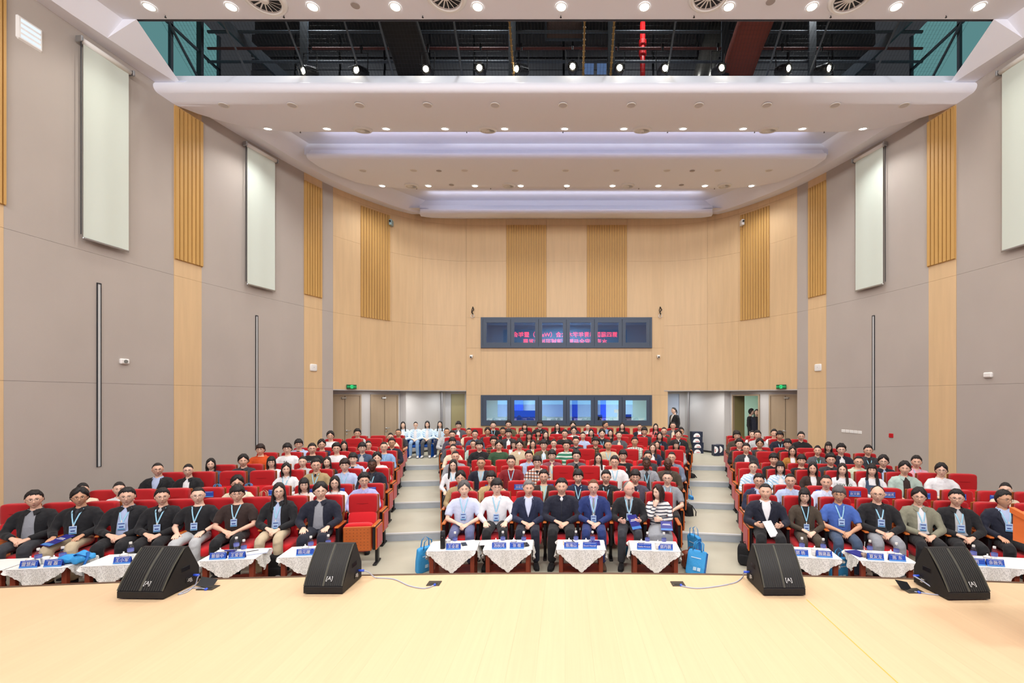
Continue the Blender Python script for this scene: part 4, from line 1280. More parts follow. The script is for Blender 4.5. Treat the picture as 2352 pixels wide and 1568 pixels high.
HCOL = {'b': MATS['hair_black'], 'g': mat('hair_grey', (132, 130, 128), 0.5, bump=0.5, bscale=180), 'r': mat('hair_auburn', (116, 76, 52), 0.5, bump=0.5, bscale=180), 'n': mat('hair_brown', (74, 50, 38), 0.5, bump=0.4, bscale=160), 'd': mat('hair_dark_brown', (44, 30, 26), 0.5, bump=0.4, bscale=160), 's': mat('hair_salt', (96, 94, 94), 0.5, bump=0.5, bscale=180)}

def glasses_mb():
    g = MB()
    for s in (-1, 1):
        cx, cz = 0.031 * s, 0.006
        y = face_y(0.012, 0.012) - 0.006
        pts = []
        for i in range(15):
            a = 2 * PI * i / 14
            x = math.copysign(abs(math.cos(a)) ** 0.7, math.cos(a)) * 0.024
            z = math.copysign(abs(math.sin(a)) ** 0.7, math.sin(a)) * 0.017
            pts.append((cx + x, y + 0.006 * abs((cx + x) / 0.055) ** 2, cz + z))
        g.tube(pts, 0.0016, 5)
        g.tube([(0.054 * s, y + 0.006, 0.012), (0.078 * s, -0.055, 0.014), (0.088 * s, 0.0, 0.012)], 0.0016, 5)
    g.tube([(-0.008, y, 0.011), (0, y - 0.002, 0.014), (0.008, y, 0.011)], 0.0016, 5)
    return g
GL = {c: glasses_mb().mesh('glasses', mat('glasses_' + c, rgb, 0.3, metal=mt)) for c, rgb, mt in (('k', (24, 24, 28), 0.0), ('s', (150, 146, 142), 0.8))}

# hand: wrist at origin, fingers along +Y, palm down (-Z); thumb on +X side
def hand_mb(curl=0.35, spread=0.10):
    h = MB()
    h.tube([(0, -0.03, 0), (0, 0.0, 0), (0, 0.03, 0), (0.0, 0.07, 0.0), (0, 0.088, 0)], [(0.028, 0.021), (0.030, 0.020), (0.040, 0.018), (0.043, 0.015), (0.038, 0.012)], 12, side=(1, 0, 0))
    for i, (x, L, r) in enumerate(((0.031, 0.072, 0.0095), (0.0105, 0.082, 0.0098), (-0.0105, 0.076, 0.0095), (-0.031, 0.060, 0.0085))):
        sp = spread * (1.5 - i) * 0.6
        p = Vector((x, 0.075, 0.0))
        pts = [p]
        a = 0.12
        for q, f in enumerate((0.42, 0.32, 0.26)):
            a += curl * (0.7 + 0.5 * q)
            d = Vector((math.sin(sp), math.cos(a), -math.sin(a)))
            p = p + d * L * f
            pts.append(p)
        h.tube([Vector((x * 0.8, 0.05, 0))] + pts, [(r, r), (r * 1.05, r * 1.02), (r, r), (r * 0.92, r * 0.9), (r * 0.7, r * 0.65)], 8)
    h.tube([(0.020, 0.010, -0.004), (0.045, 0.035, -0.010), (0.060, 0.062, -0.016), (0.062, 0.085, -0.022)], [(0.015, 0.014), (0.013, 0.012), (0.0105, 0.010), (0.008, 0.0075)], 8)
    return h
def place_hand(wrist, fwd, palm, mirror, curl=0.35, spread=0.1):
    """matrix for a hand: fwd = finger direction, palm = direction the palm faces"""
    y = Vector(fwd).normalized()
    z = -Vector(palm).normalized()
    z = (z - y * z.dot(y)).normalized()
    x = y.cross(z)
    M = Matrix(((x.x, y.x, z.x, wrist[0]), (x.y, y.y, z.y, wrist[1]), (x.z, y.z, z.z, wrist[2]), (0, 0, 0, 1)))
    if mirror:
        M = M @ Matrix.Scale(-1, 4, (1, 0, 0))
    return M

# joints of the seated figure (right arm = -x side as seen from behind; figure faces -Y)
HEADC = Vector((0, -0.168, 1.192))
POSES = {
    # elbow, wrist, hand forward, palm, curl    for +x arm and -x arm
    'clasp': {1: ((0.265, -0.27, 0.72), (0.075, -0.47, 0.665), (-0.75, -0.62, -0.25), (-0.35, 0.1, -0.95), 0.45), -1: ((-0.265, -0.27, 0.72), (-0.080, -0.455, 0.690), (0.80, -0.55, -0.25), (0.2, 0.0, -1), 0.40)},
    'thigh': {1: ((0.27, -0.24, 0.73), (0.155, -0.45, 0.675), (-0.12, -0.97, -0.12), (0, -0.05, -1), 0.16), -1: ((-0.27, -0.24, 0.73), (-0.155, -0.45, 0.675), (0.12, -0.97, -0.12), (0, -0.05, -1), 0.16)},
    'hold': {1: ((0.265, -0.26, 0.73), (0.17, -0.44, 0.72), (-0.5, -0.82, 0.1), (-0.8, 0.2, 0.3), 0.55), -1: ((-0.265, -0.26, 0.73), (-0.16, -0.45, 0.72), (0.5, -0.82, 0.0), (0.8, 0.2, 0.3), 0.55)},
    'chin': {1: ((0.22, -0.30, 0.76), (0.03, -0.40, 0.77), (-0.9, -0.2, 0.0), (0, 0.9, -0.2), 0.5), -1: ((-0.16, -0.36, 0.78), (-0.075, -0.315, 0.985), (0.35, 0.15, 0.92), (0.5, 0.8, 0.1), 0.65)}}
def arm_chain(pose, s, k=1.0):
    e, w_, _, _, _ = POSES[pose][s]
    sh_ = Vector((0.182 * s, -0.135, 0.962))
    e, w_ = Vector(e), Vector(w_)
    return sh_, e, w_
def torso_mb(g=0.0, belly=0.0):
    t = MB()
    t.tube([(0, -0.16, 0.47), (0, -0.17, 0.56), (0, -0.175, 0.68), (0, -0.165, 0.80), (0, -0.15, 0.90), (0, -0.135, 0.965), (0, -0.127, 1.005), (0, -0.124, 1.03)],
           [(0.15 + g, 0.10 + g), (0.162 + g, 0.12 + g), (0.150 + g, 0.116 + g + belly), (0.160 + g, 0.116 + g + belly * .5), (0.172 + g, 0.112 + g), (0.165 + g, 0.095 + g), (0.115 + g, 0.075 + g * .7), (0.066 + g * .6, 0.062 + g * .5)], 20, side=(1, 0, 0))
    t.tube([(-0.185, -0.13, 0.955), (-0.1, -0.125, 0.982), (0, -0.122, 0.985), (0.1, -0.125, 0.982), (0.185, -0.13, 0.955)], [(0.052 + g, 0.052 + g), (0.056 + g, 0.044 + g), (0.055 + g, 0.04 + g), (0.056 + g, 0.044 + g), (0.052 + g, 0.052 + g)], 12, side=(0, 1, 0))
    return t
def legs_mb(g=0.0, foot=True):
    l = MB()
    for s in (-1, 1):
        l.tube([(0.085 * s, -0.17, 0.555), (0.10 * s, -0.32, 0.572), (0.115 * s, -0.50, 0.575), (0.125 * s, -0.635, 0.560), (0.128 * s, -0.665, 0.50)], [(0.085 + g, 0.085 + g), (0.082 + g, 0.08 + g), (0.070 + g, 0.068 + g), (0.060 + g, 0.060 + g), (0.052 + g, 0.05 + g)], 14)
        l.tube([(0.127 * s, -0.630, 0.56), (0.13 * s, -0.640, 0.42), (0.133 * s, -0.615, 0.28), (0.137 * s, -0.585, 0.10)], [(0.056 + g, 0.056 + g), (0.054 + g, 0.056 + g), (0.048 + g, 0.052 + g), (0.036 + g, 0.038 + g)] if g < 0.012 else [(0.062 + g, 0.064 + g), (0.060 + g, 0.062 + g), (0.056 + g, 0.058 + g), (0.050 + g, 0.054 + g)], 12)
    return l
def arms_mb(pose, g=0.0, to=1.0, drop=0.0):
    a = MB()
    for s in (-1, 1):
        sh_, e, w_ = arm_chain(pose, s)
        r = lambda x: (x + g, x + g)
        a.tube([sh_ + Vector((-0.03 * s, 0, 0.0)), sh_.lerp(e, 0.25) + Vector((0.012 * s, 0, 0)), sh_.lerp(e, 0.7), e], [r(0.056), r(0.052), r(0.045), r(0.041)], 12)
        if to > 0:
            q = e.lerp(w_, to)
            a.tube([e + (sh_ - e) * 0.05, e, e.lerp(q, 0.45), q], [r(0.041), r(0.042), r(0.038), r(0.027 + (0.004 if g else 0))], 12)
    return a
BODY = {}
def body_me(pose, yaw, skin='l'):
    key = (pose, yaw, skin)
    if key in BODY:
        return BODY[key]
    base = (pose, yaw, 'l')
    if base in BODY:
        me = BODY[base].copy()
        me.materials[0] = SKINS[skin]
        BODY[key] = me
        return me
    if ('core', pose) not in BODY:
        m = MB()
        m.mb(torso_mb()).mb(legs_mb(-0.004)).mb(arms_mb(pose, -0.006, 0.8))
        m.tube([(0, -0.12, 1.0), (0, -0.125, 1.05), (0, -0.145, 1.12), (0, -0.15, 1.16)], [(0.066, 0.06), (0.055, 0.054), (0.053, 0.053), (0.05, 0.05)], 14, side=(1, 0, 0))
        core = remesh(m, 0.0165, 3)
        core_n = MB()
        core_n.tube([(0, -0.115, 0.97), (0, -0.12, 1.03), (0, -0.128, 1.06), (0, -0.145, 1.12), (0, -0.15, 1.165)], [(0.085, 0.075), (0.068, 0.064), (0.056, 0.056), (0.053, 0.055), (0.05, 0.05)], 18, side=(1, 0, 0))
        core.mb(core_n)
        for s in (-1, 1):
            sh_, e, w_ = arm_chain(pose, s)
            _, _, fwd, palm, curl = POSES[pose][s]
            hb = MB()
            # right-hand template has its thumb on +X; mirrored for the other hand
            hb.mb(hand_mb(curl), place_hand(w_, fwd, palm, s < 0))
            hb.tube([e.lerp(w_, 0.0), e.lerp(w_, 0.4), e.lerp(w_, 0.85), w_, w_ + Vector(fwd).normalized() * 0.02], [(0.038, 0.038), (0.036, 0.036), (0.026, 0.025), (0.027, 0.021), (0.028, 0.020)], 12)
            core.mb(remesh(hb, 0.0052, 1))
        BODY['core', pose] = core
    m = MB()
    m.mb(BODY['core', pose])
    m.mb(HEAD, Matrix.Translation(HEADC) @ Matrix.Rotation(math.radians(yaw), 4, 'Z') @ Matrix.Rotation(math.radians(3), 4, 'X'))
    me = m.mesh('body', [SKINS['l'], M_BROW, M_EYEW, M_IRIS, M_LIP, M_NOSTRIL], True)
    BODY[base] = me
    return body_me(pose, yaw, skin) if skin != 'l' else me

# garments --------------------------------------------------------------
def cloth(name, rgb, kind=None):
    return mat('cloth_' + name, rgb, 0.85, bump=0.35, bscale=22, sheen=0.1)
def stripes(name, c1, c2, scale, axis='Z'):
    if name in MATS:
        return MATS[name]
    m = mat(name, c1, 0.85, bump=0.2, bscale=30)
    nt = m.node_tree
    tc = nt.nodes.new('ShaderNodeTexCoord')
    wv = nt.nodes.new('ShaderNodeTexWave')
    wv.bands_direction = axis
    wv.inputs['Scale'].default_value = scale
    wv.inputs['Distortion'].default_value = 0.6
    cr = nt.nodes.new('ShaderNodeValToRGB')
    cr.color_ramp.interpolation = 'CONSTANT'
    cr.color_ramp.elements[0].color = (*lin(c2), 1)
    cr.color_ramp.elements[1].color = (*lin(c1), 1)
    cr.color_ramp.elements[1].position = 0.3
    nt.links.new(tc.outputs['Object'], wv.inputs['Vector'])
    nt.links.new(wv.outputs[0], cr.inputs[0])
    nt.links.new(cr.outputs[0], nt.nodes['Principled BSDF'].inputs['Base Color'])
    return m
def plaid(name, c1, c2, c3):
    if name in MATS:
        return MATS[name]
    m = stripes(name, c1, c2, 5, 'Z')
    nt = m.node_tree
    tc = [n for n in nt.nodes if n.type == 'TEX_COORD'][0]
    wv = nt.nodes.new('ShaderNodeTexWave')
    wv.bands_direction = 'X'
    wv.inputs['Scale'].default_value = 5
    cr = nt.nodes.new('ShaderNodeValToRGB')
    cr.color_ramp.interpolation = 'CONSTANT'
    cr.color_ramp.elements[0].color = (*lin(c3), 1)
    cr.color_ramp.elements[1].color = (1, 1, 1, 1)
    cr.color_ramp.elements[1].position = 0.35
    mx = nt.nodes.new('ShaderNodeMixRGB')
    mx.blend_type = 'MULTIPLY'
    mx.inputs[0].default_value = 0.8
    b = nt.nodes['Principled BSDF']
    src = b.inputs['Base Color'].links[0].from_socket
    nt.links.new(tc.outputs['Object'], wv.inputs['Vector'])
    nt.links.new(wv.outputs[0], cr.inputs[0])
    nt.links.new(src, mx.inputs[1])
    nt.links.new(cr.outputs[0], mx.inputs[2])
    nt.links.new(mx.outputs[0], b.inputs['Base Color'])
    return m

GARM = {}
def wrinkle(mb, amp, f=9.0, seed=0):
    out = []
    for v in mb.v:
        n = noise.noise(Vector((v[0] * f + seed, v[1] * f, v[2] * f * 0.6)))
        n2 = noise.noise(Vector((v[0] * f * 2.2, v[1] * f * 2.2 + seed, v[2] * f * 2.2)))
        out.append((v[0] + amp * n * 0.4, v[1] - amp * (n + 0.5 * n2), v[2] + amp * 0.5 * n2))
    mb.v = out
    return mb
def garment(pose, kind):
    """kind: 'long', 'short', 'thick' upper garments"""
    key = (pose, kind)
    if key in GARM:
        return GARM[key]
    g = {'long': 0.008, 'short': 0.009, 'thick': 0.015}[kind]
    m = MB()
    m.mb(torso_mb(g, 0.012 if kind == 'thick' else 0.006))
    if kind == 'short':
        for s in (-1, 1):
            sh_, e, w_ = arm_chain(pose, s)
            m.tube([sh_ + Vector((-0.03 * s, 0, 0)), sh_.lerp(e, 0.3) + Vector((0.014 * s, 0, 0)), sh_.lerp(e, 0.82)], [(0.068, 0.068), (0.068, 0.066), (0.064, 0.062)], 12)
    else:
        m.mb(arms_mb(pose, g, 0.93))
    mb = remesh(m, 0.0135, 4)
    wrinkle(mb, 0.010 if kind == 'thick' else 0.008)
    # open the neck: remove faces near the neck axis on top
    keep = []
    for f in mb.f:
        c = sum((Vector(mb.v[i]) for i in f), Vector()) / len(f)
        if c.z > 0.995 and math.hypot(c.x, c.y + 0.128) < 0.078:
            continue
        keep.append(f)
    mb.f = keep
    mb.m = [0] * len(keep)
    me = mb.mesh('garment', M_WHITE, True)
    bvh = BVHTree.FromPolygons([Vector(v) for v in mb.v], mb.f)
    GARM[key] = (me, bvh)
    return GARM[key]
def patch(bvh, z0, z1, xl, xr, off=0.004, nz=14, nx=6, back=0.008):
    """sheet lying on the front of a garment; xl, xr are functions of z"""
    m = MB()
    vs = []
    for i in range(nz + 1):
        z = z0 + (z1 - z0) * i / nz
        a, b = xl(z), xr(z)
        for j in range(-1, nx + 2):
            jj = min(nx, max(0, j))
            x = a + (b - a) * jj / nx
            hit = bvh.ray_cast(Vector((x, -1.5, z)), Vector((0, 1, 0)))
            y = hit[0].y if hit[0] is not None else -0.2
            y = max(y, -0.36)
            vs.append((x, y - off + (back if j in (-1, nx + 1) else 0), z))
    w_ = nx + 3
    fs = [(i * w_ + j, i * w_ + j + 1, (i + 1) * w_ + j + 1, (i + 1) * w_ + j) for i in range(nz) for j in range(w_ - 1)]
    return m.add(vs, fs)
PATCH = {}
def inner_me(gkey, style):
    key = (gkey, style)
    if key in PATCH:
        return PATCH[key]
    bvh = garment(*gkey)[1]
    L = lambda pts: (lambda z: float(np.interp(z, [p[0] for p in pts], [p[1] for p in pts])))
    if style == 'vee':                       # suit or cardigan opening
        f = L([(0.74, 0.004), (0.84, 0.034), (0.95, 0.062), (1.03, 0.056), (1.06, 0.05)])
        m = patch(bvh, 0.735, 1.03, lambda z: -f(z), f, 0.004)
    elif style == 'open':                    # jacket hanging open
        f = L([(0.60, 0.075), (0.75, 0.062), (0.92, 0.055), (1.03, 0.055), (1.06, 0.05)])
        m = patch(bvh, 0.62, 1.03, lambda z: -f(z), f, 0.004)
    elif style == 'neck':                    # small triangle at the throat
        f = L([(0.965, 0.004), (1.0, 0.028), (1.05, 0.045)])
        m = patch(bvh, 0.965, 1.03, lambda z: -f(z), f, 0.004, 6)
    elif style == 'tie':
        f = L([(0.68, 0.004), (0.71, 0.030), (0.95, 0.016), (1.0, 0.013), (1.005, 0.018), (1.035, 0.024)])
        m = patch(bvh, 0.68, 1.02, lambda z: -f(z), f, 0.011)
    elif style == 'lapels':
        f = L([(0.74, 0.004), (0.84, 0.034), (0.95, 0.062), (1.03, 0.056), (1.06, 0.05)])
        g_ = L([(0.74, 0.012), (0.84, 0.060), (0.93, 0.115), (0.94, 0.092), (1.03, 0.080), (1.06, 0.07)])
        m = patch(bvh, 0.735, 1.03, f, g_, 0.010, 14, 3).mb(patch(bvh, 0.735, 1.03, lambda z: -g_(z), lambda z: -f(z), 0.010, 14, 3))
    elif style == 'zip':
        m = patch(bvh, 0.60, 0.99, lambda z: -0.004, lambda z: 0.004, 0.006, 16, 1, 0.004)
    elif style == 'placket':
        m = patch(bvh, 0.60, 1.0, lambda z: -0.013, lambda z: 0.013, 0.005, 14, 1, 0.004)
    elif style == 'print':
        m = patch(bvh, 0.86, 0.91, lambda z: -0.09, lambda z: 0.09, 0.004, 2, 6, 0.002)
    elif style == 'bib':                     # pinafore bib
        f = L([(0.6, 0.16), (0.88, 0.14), (0.9, 0.14)])
        m = patch(bvh, 0.60, 0.90, lambda z: -f(z), f, 0.006)
        for s in (-1, 1):
            m.mb(patch(bvh, 0.89, 1.03, (lambda z: 0.085) if s > 0 else (lambda z: -0.135), (lambda z: 0.135) if s > 0 else (lambda z: -0.085), 0.006, 8, 2))
    elif style == 'strap':                   # lanyard: two bands meeting at the chest
        def band(s):
            a = L([(0.80, 0.0), (1.03, 0.062 * s), (1.06, 0.064 * s)])
            return patch(bvh, 0.80, 1.03, lambda z: a(z) - 0.0085, lambda z: a(z) + 0.0085, 0.013, 10, 1, 0.005)
        m = band(1).mb(band(-1))
    PATCH[key] = m.mesh(style, M_WHITE, True)
    return PATCH[key]
def front_y(gkey, x, z):
    h = garment(*gkey)[1].ray_cast(Vector((x, -1.5, z)), Vector((0, 1, 0)))
    return h[0].y if h[0] is not None else -0.3
# collar: band around the neck with two points
def collar_mb(spread=1.0):
    c = MB()
    vs, n = [], 18
    for i in range(n + 1):
        a = math.radians(-155 + 310 * i / n)  # 0 = back
        x, y = math.sin(a), math.cos(a)
        dz = -0.020 * (1 - y) * 0.5
        vs += [(x * 0.084, -0.128 + y * 0.080, 1.012 + dz), (x * 0.069, -0.131 + y * 0.067, 1.066 + dz), (x * 0.090, -0.129 + y * 0.086, 1.022 + dz)]
    fs = []
    for i in range(n):
        a, b = 3 * i, 3 * i + 3
        fs += [(a, b, b + 1, a + 1), (a + 1, b + 1, b + 2, a + 2)]
    c.add(vs, fs)
    for s in (-1, 1):
        c.add([(0.008 * s, -0.204, 1.030), (0.060 * s, -0.180, 1.056), (0.082 * s, -0.206, 1.010), (0.040 * s, -0.250, 0.972)], [(0, 1, 2, 3)] if s < 0 else [(3, 2, 1, 0)])
        c.add([(0.008 * s, -0.198, 1.026), (0.060 * s, -0.174, 1.052), (0.082 * s, -0.200, 1.004), (0.040 * s, -0.240, 0.966)], [(3, 2, 1, 0)] if s < 0 else [(0, 1, 2, 3)])
    return c
COLLAR = collar_mb().mesh('collar', M_WHITE, True)
HOOD = MB().tube([(0.10 * math.sin(a), -0.115 + 0.085 * math.cos(a), 1.015 + 0.022 * math.cos(a)) for a in [math.radians(-150 + 20 * i) for i in range(16)]], [(0.012, 0.012)] + [(0.028, 0.03)] * 14 + [(0.012, 0.012)], 8).mesh('hood', M_WHITE, True)
CREW = MB().tube([(0.079 * math.sin(a), -0.130 + 0.080 * math.cos(a), 1.022 - 0.018 * (1 - math.cos(a)) ) for a in [2 * PI * i / 20 for i in range(21)]], 0.011, 6).mesh('neckband', M_WHITE, True)
LEGS = {}
def legs_me(kind):
    if kind not in LEGS:
        if kind == 'skirt':
            m = MB().tube([(0, -0.14, 0.55), (0, -0.30, 0.56), (0, -0.52, 0.57), (0.0, -0.665, 0.54), (0, -0.69, 0.36), (0, -0.64, 0.18)], [(0.17, 0.10), (0.20, 0.115), (0.225, 0.125), (0.225, 0.12), (0.225, 0.10), (0.23, 0.10)], 18, side=(1, 0, 0))
            mb = remesh(m, 0.018, 3)
        else:
            m = MB().mb(legs_mb(0.012)).tube([(0, -0.14, 0.52), (0, -0.22, 0.56)], [(0.165, 0.10), (0.165, 0.095)], 16, side=(1, 0, 0))
            mb = remesh(m, 0.016, 4)
        wrinkle(mb, 0.008, 11)
        LEGS[kind] = mb.mesh('trousers', M_BLACK, True)
    return LEGS[kind]
def shoe_mb():
    s = MB()
    s.tube([(0, 0.075, 0.045), (0, 0.03, 0.05), (0, -0.04, 0.05), (0, -0.12, 0.038), (0, -0.185, 0.03), (0, -0.205, 0.028)], [(0.026, 0.035), (0.037, 0.048), (0.042, 0.045), (0.046, 0.034), (0.036, 0.024), (0.012, 0.010)], 12, side=(1, 0, 0))
    s.tube([(0, 0.03, 0.06), (0, 0.045, 0.10)], [(0.036, 0.04), (0.034, 0.036)], 10)
    s.cur = 1
    s.prism([(-0.03, 0.085), (0.03, 0.085), (0.042, 0.0), (0.048, -0.12), (0.03, -0.2), (-0.03, -0.2), (-0.048, -0.12), (-0.042, 0.0)], 0.0, 0.018, axis='z')
    return s
SHOE = shoe_mb().mesh('shoe', [M_BLACK, M_DARK], 0.9)
badge = MB().cbox((0, 0, 0), (0.088, 0.004, 0.118), 0.002)
BADGE = badge.mesh('badge', mat('badge_blue', (176, 206, 238), 0.4))
BADGE_P = MB().box((0, -0.0026, 0.035), (0.07, 0.001, 0.012)).box((0, -0.0026, -0.012), (0.05, 0.001, 0.016)).mesh('badge_print', mat('badge_ink', (44, 66, 140), 0.5))
BADGE_W = MB().box((0, -0.0026, -0.045), (0.08, 0.001, 0.014)).mesh('badge_wave', mat('badge_teal', (50, 130, 180), 0.5))
CLIP = MB().cbox((0, 0, 0.07), (0.016, 0.006, 0.034), 0.002).mesh('clip', M_WHITE)
M_LAN = mat('lanyard_cyan', (160, 216, 240), 0.5)
WATCH = MB().tube([(0.031 * math.cos(a), 0.0, 0.025 * math.sin(a)) for a in [i * PI / 6 for i in range(13)]], (0.010), 6).lathe([(0.001, 0.036), (0.018, 0.035), (0.018, 0.024)], 12).mesh('wristwatch', M_BLACK)
BOOK = MB().cbox((0, 0, 0), (0.21, 0.29, 0.008), 0.002)
M_NAVYB = mat('booklet_navy', (36, 42, 130), 0.4)
BOOKM = BOOK.mesh('cover', M_NAVYB)
BOOKB = MB().box((0, -0.11, 0.0045), (0.21, 0.05, 0.001)).mesh('cover_band', mat('booklet_teal', (70, 130, 200), 0.4))
BOOKT = MB().box((0, 0.05, 0.0046), (0.13, 0.012, 0.001)).box((0, 0.025, 0.0046), (0.16, 0.010, 0.001)).mesh('cover_print', M_WHITE)
# ---------------------------------------------------------------- palette and garments
PAL = {'black': (26, 27, 30), 'charcoal': (52, 54, 60), 'navy': (34, 42, 68), 'dark navy': (26, 30, 46), 'blue suit': (34, 52, 108), 'white': (232, 234, 236), 'cream': (226, 212, 186), 'beige': (200, 184, 154), 'khaki': (168, 148, 108), 'olive': (92, 86, 62), 'dark olive': (72, 62, 50), 'sage': (136, 136, 116), 'grey': (146, 150, 156), 'light grey': (186, 190, 192), 'dark grey': (84, 86, 92), 'light blue': (178, 194, 226), 'pale blue': (206, 216, 238), 'sky blue': (132, 166, 206), 'royal blue': (70, 104, 180), 'denim': (64, 82, 108), 'slate': (98, 104, 142), 'maroon': (128, 26, 34), 'wine': (130, 72, 84), 'green': (52, 82, 56), 'mint': (176, 198, 188), 'orange': (206, 78, 24), 'brown': (84, 62, 46), 'dark brown': (52, 38, 34), 'mustard': (166, 116, 48), 'pink': (226, 170, 186), 'coral': (226, 118, 118), 'pale pink': (232, 214, 208), 'lavender': (176, 178, 226), 'yellow': (214, 196, 120), 'purple grey': (76, 70, 86), 'blue grey': (112, 124, 146), 'silver grey': (160, 162, 166), 'tan': (188, 164, 118), 'pale green': (196, 206, 182)}
def pm(c):
    if c == 'plaid':
        return plaid('plaid_orange', (222, 214, 206), (168, 96, 62), (90, 100, 130))
    if c == 'grey plaid':
        return plaid('plaid_pale', (222, 226, 218), (190, 200, 190), (150, 164, 156))
    if c == 'brown plaid':
        return plaid('plaid_brown', (120, 96, 66), (60, 54, 48), (120, 120, 110))
    if c == 'green striped':
        return stripes('green_stripe', (56, 128, 100), (214, 226, 216), 3.4)
    if c == 'white striped':
        return stripes('breton_stripe', (232, 232, 228), (56, 60, 74), 5.5)
    if c == 'white blue':
        return stripes('vest_pattern', (228, 240, 248), (160, 208, 236), 7, 'DIAGONAL')
    return cloth(c.replace(' ', '_'), PAL[c])
WORN = {'tee': 'tee', 'sweater': 'sweater', 'shirt': 'shirt', 'polo': 'polo shirt', 'sshirt': 'short-sleeved shirt', 'suit': 'suit jacket', 'jacket': 'open jacket', 'zip': 'zip jacket', 'hoodie': 'hooded top', 'cardigan': 'cardigan', 'vest': 'volunteer vest', 'pinafore': 'pinafore'}
PARTN = {'tee': 'tee', 'sweater': 'sweater', 'shirt': 'shirt', 'polo': 'polo_shirt', 'sshirt': 'shirt', 'suit': 'suit_jacket', 'jacket': 'jacket', 'zip': 'jacket', 'hoodie': 'hoodie', 'cardigan': 'cardigan', 'vest': 'vest', 'pinafore': 'blouse'}
def gobj(name, me, parent, m, **kw):
    o = obj(name, me, parent, **kw)
    own_mat(o, 0, m)
    return o
def dress(root, pose, top, tc, ic, lan, front, tie=None):
    kind = {'tee': 'short', 'polo': 'short', 'sshirt': 'short', 'suit': 'thick', 'jacket': 'thick', 'zip': 'thick', 'hoodie': 'thick', 'vest': 'thick'}.get(top, 'long')
    gk = (pose, kind)
    me, bvh = garment(*gk)
    T = pm(tc)
    I = pm(ic) if ic else None
    g = gobj(PARTN[top], me, root, T)
    if top in ('tee', 'sweater'):
        gobj('neckband', CREW, g, T)
    if top in ('shirt', 'polo', 'sshirt'):
        gobj('collar', COLLAR, g, T)
        if front:
            gobj('placket', inner_me(gk, 'placket'), g, T)
        if I:
            gobj('inner_tee', inner_me(gk, 'neck'), g, I)
    if top == 'suit':
        gobj('inner_shirt', inner_me(gk, 'vee'), g, I or pm('white'))
        gobj('shirt_collar', COLLAR, g, I or pm('white'))
        gobj('lapels', inner_me(gk, 'lapels'), g, T)
    if top in ('jacket', 'vest'):
        gobj('inner_shirt', inner_me(gk, 'open'), g, I or pm('white'))
        gobj('collar', COLLAR, g, T, sc=(1.12, 1.12, 1.0), loc=(0, 0.012, 0.0))
        if ic in ('light blue', 'pale blue', 'grey', 'silver grey', 'white') and front:
            gobj('shirt_collar', COLLAR, g, I)
    if top == 'zip':
        gobj('inner_shirt', inner_me(gk, 'neck'), g, I or pm('black'))
        gobj('collar', COLLAR, g, T, sc=(1.05, 1.05, 1.0))
        gobj('zip', inner_me(gk, 'zip'), g, M_DARK)
    if top == 'hoodie':
        gobj('inner_tee', inner_me(gk, 'neck'), g, I or pm('white'))
        gobj('hood', HOOD, g, T)
    if top == 'cardigan':
        gobj('inner_top', inner_me(gk, 'vee'), g, I or pm('white'))
    if top == 'pinafore':
        gobj('neckband', CREW, g, T)
        gobj('pinafore_bib', inner_me(gk, 'bib'), g, I)
    if tie:
        gobj('tie', inner_me(gk, 'tie'), g, tie)
    if lan:
        s = gobj('lanyard', inner_me(gk, 'strap'), root, M_LAN)
        if front:
            zc = 0.735 if lan == 1 else lan
            y = min(front_y(gk, x, z) for x in (-0.04, 0, 0.04) for z in (zc - 0.05, zc, zc + 0.05)) - 0.014
            b = obj('badge', BADGE, root, (0, y, zc), (math.radians(-4), 0, 0))
            obj('badge_print', BADGE_P, b)
            obj('badge_wave', BADGE_W, b)
            obj('clip', CLIP, b)
    return g
OCC = set()
RN = {}
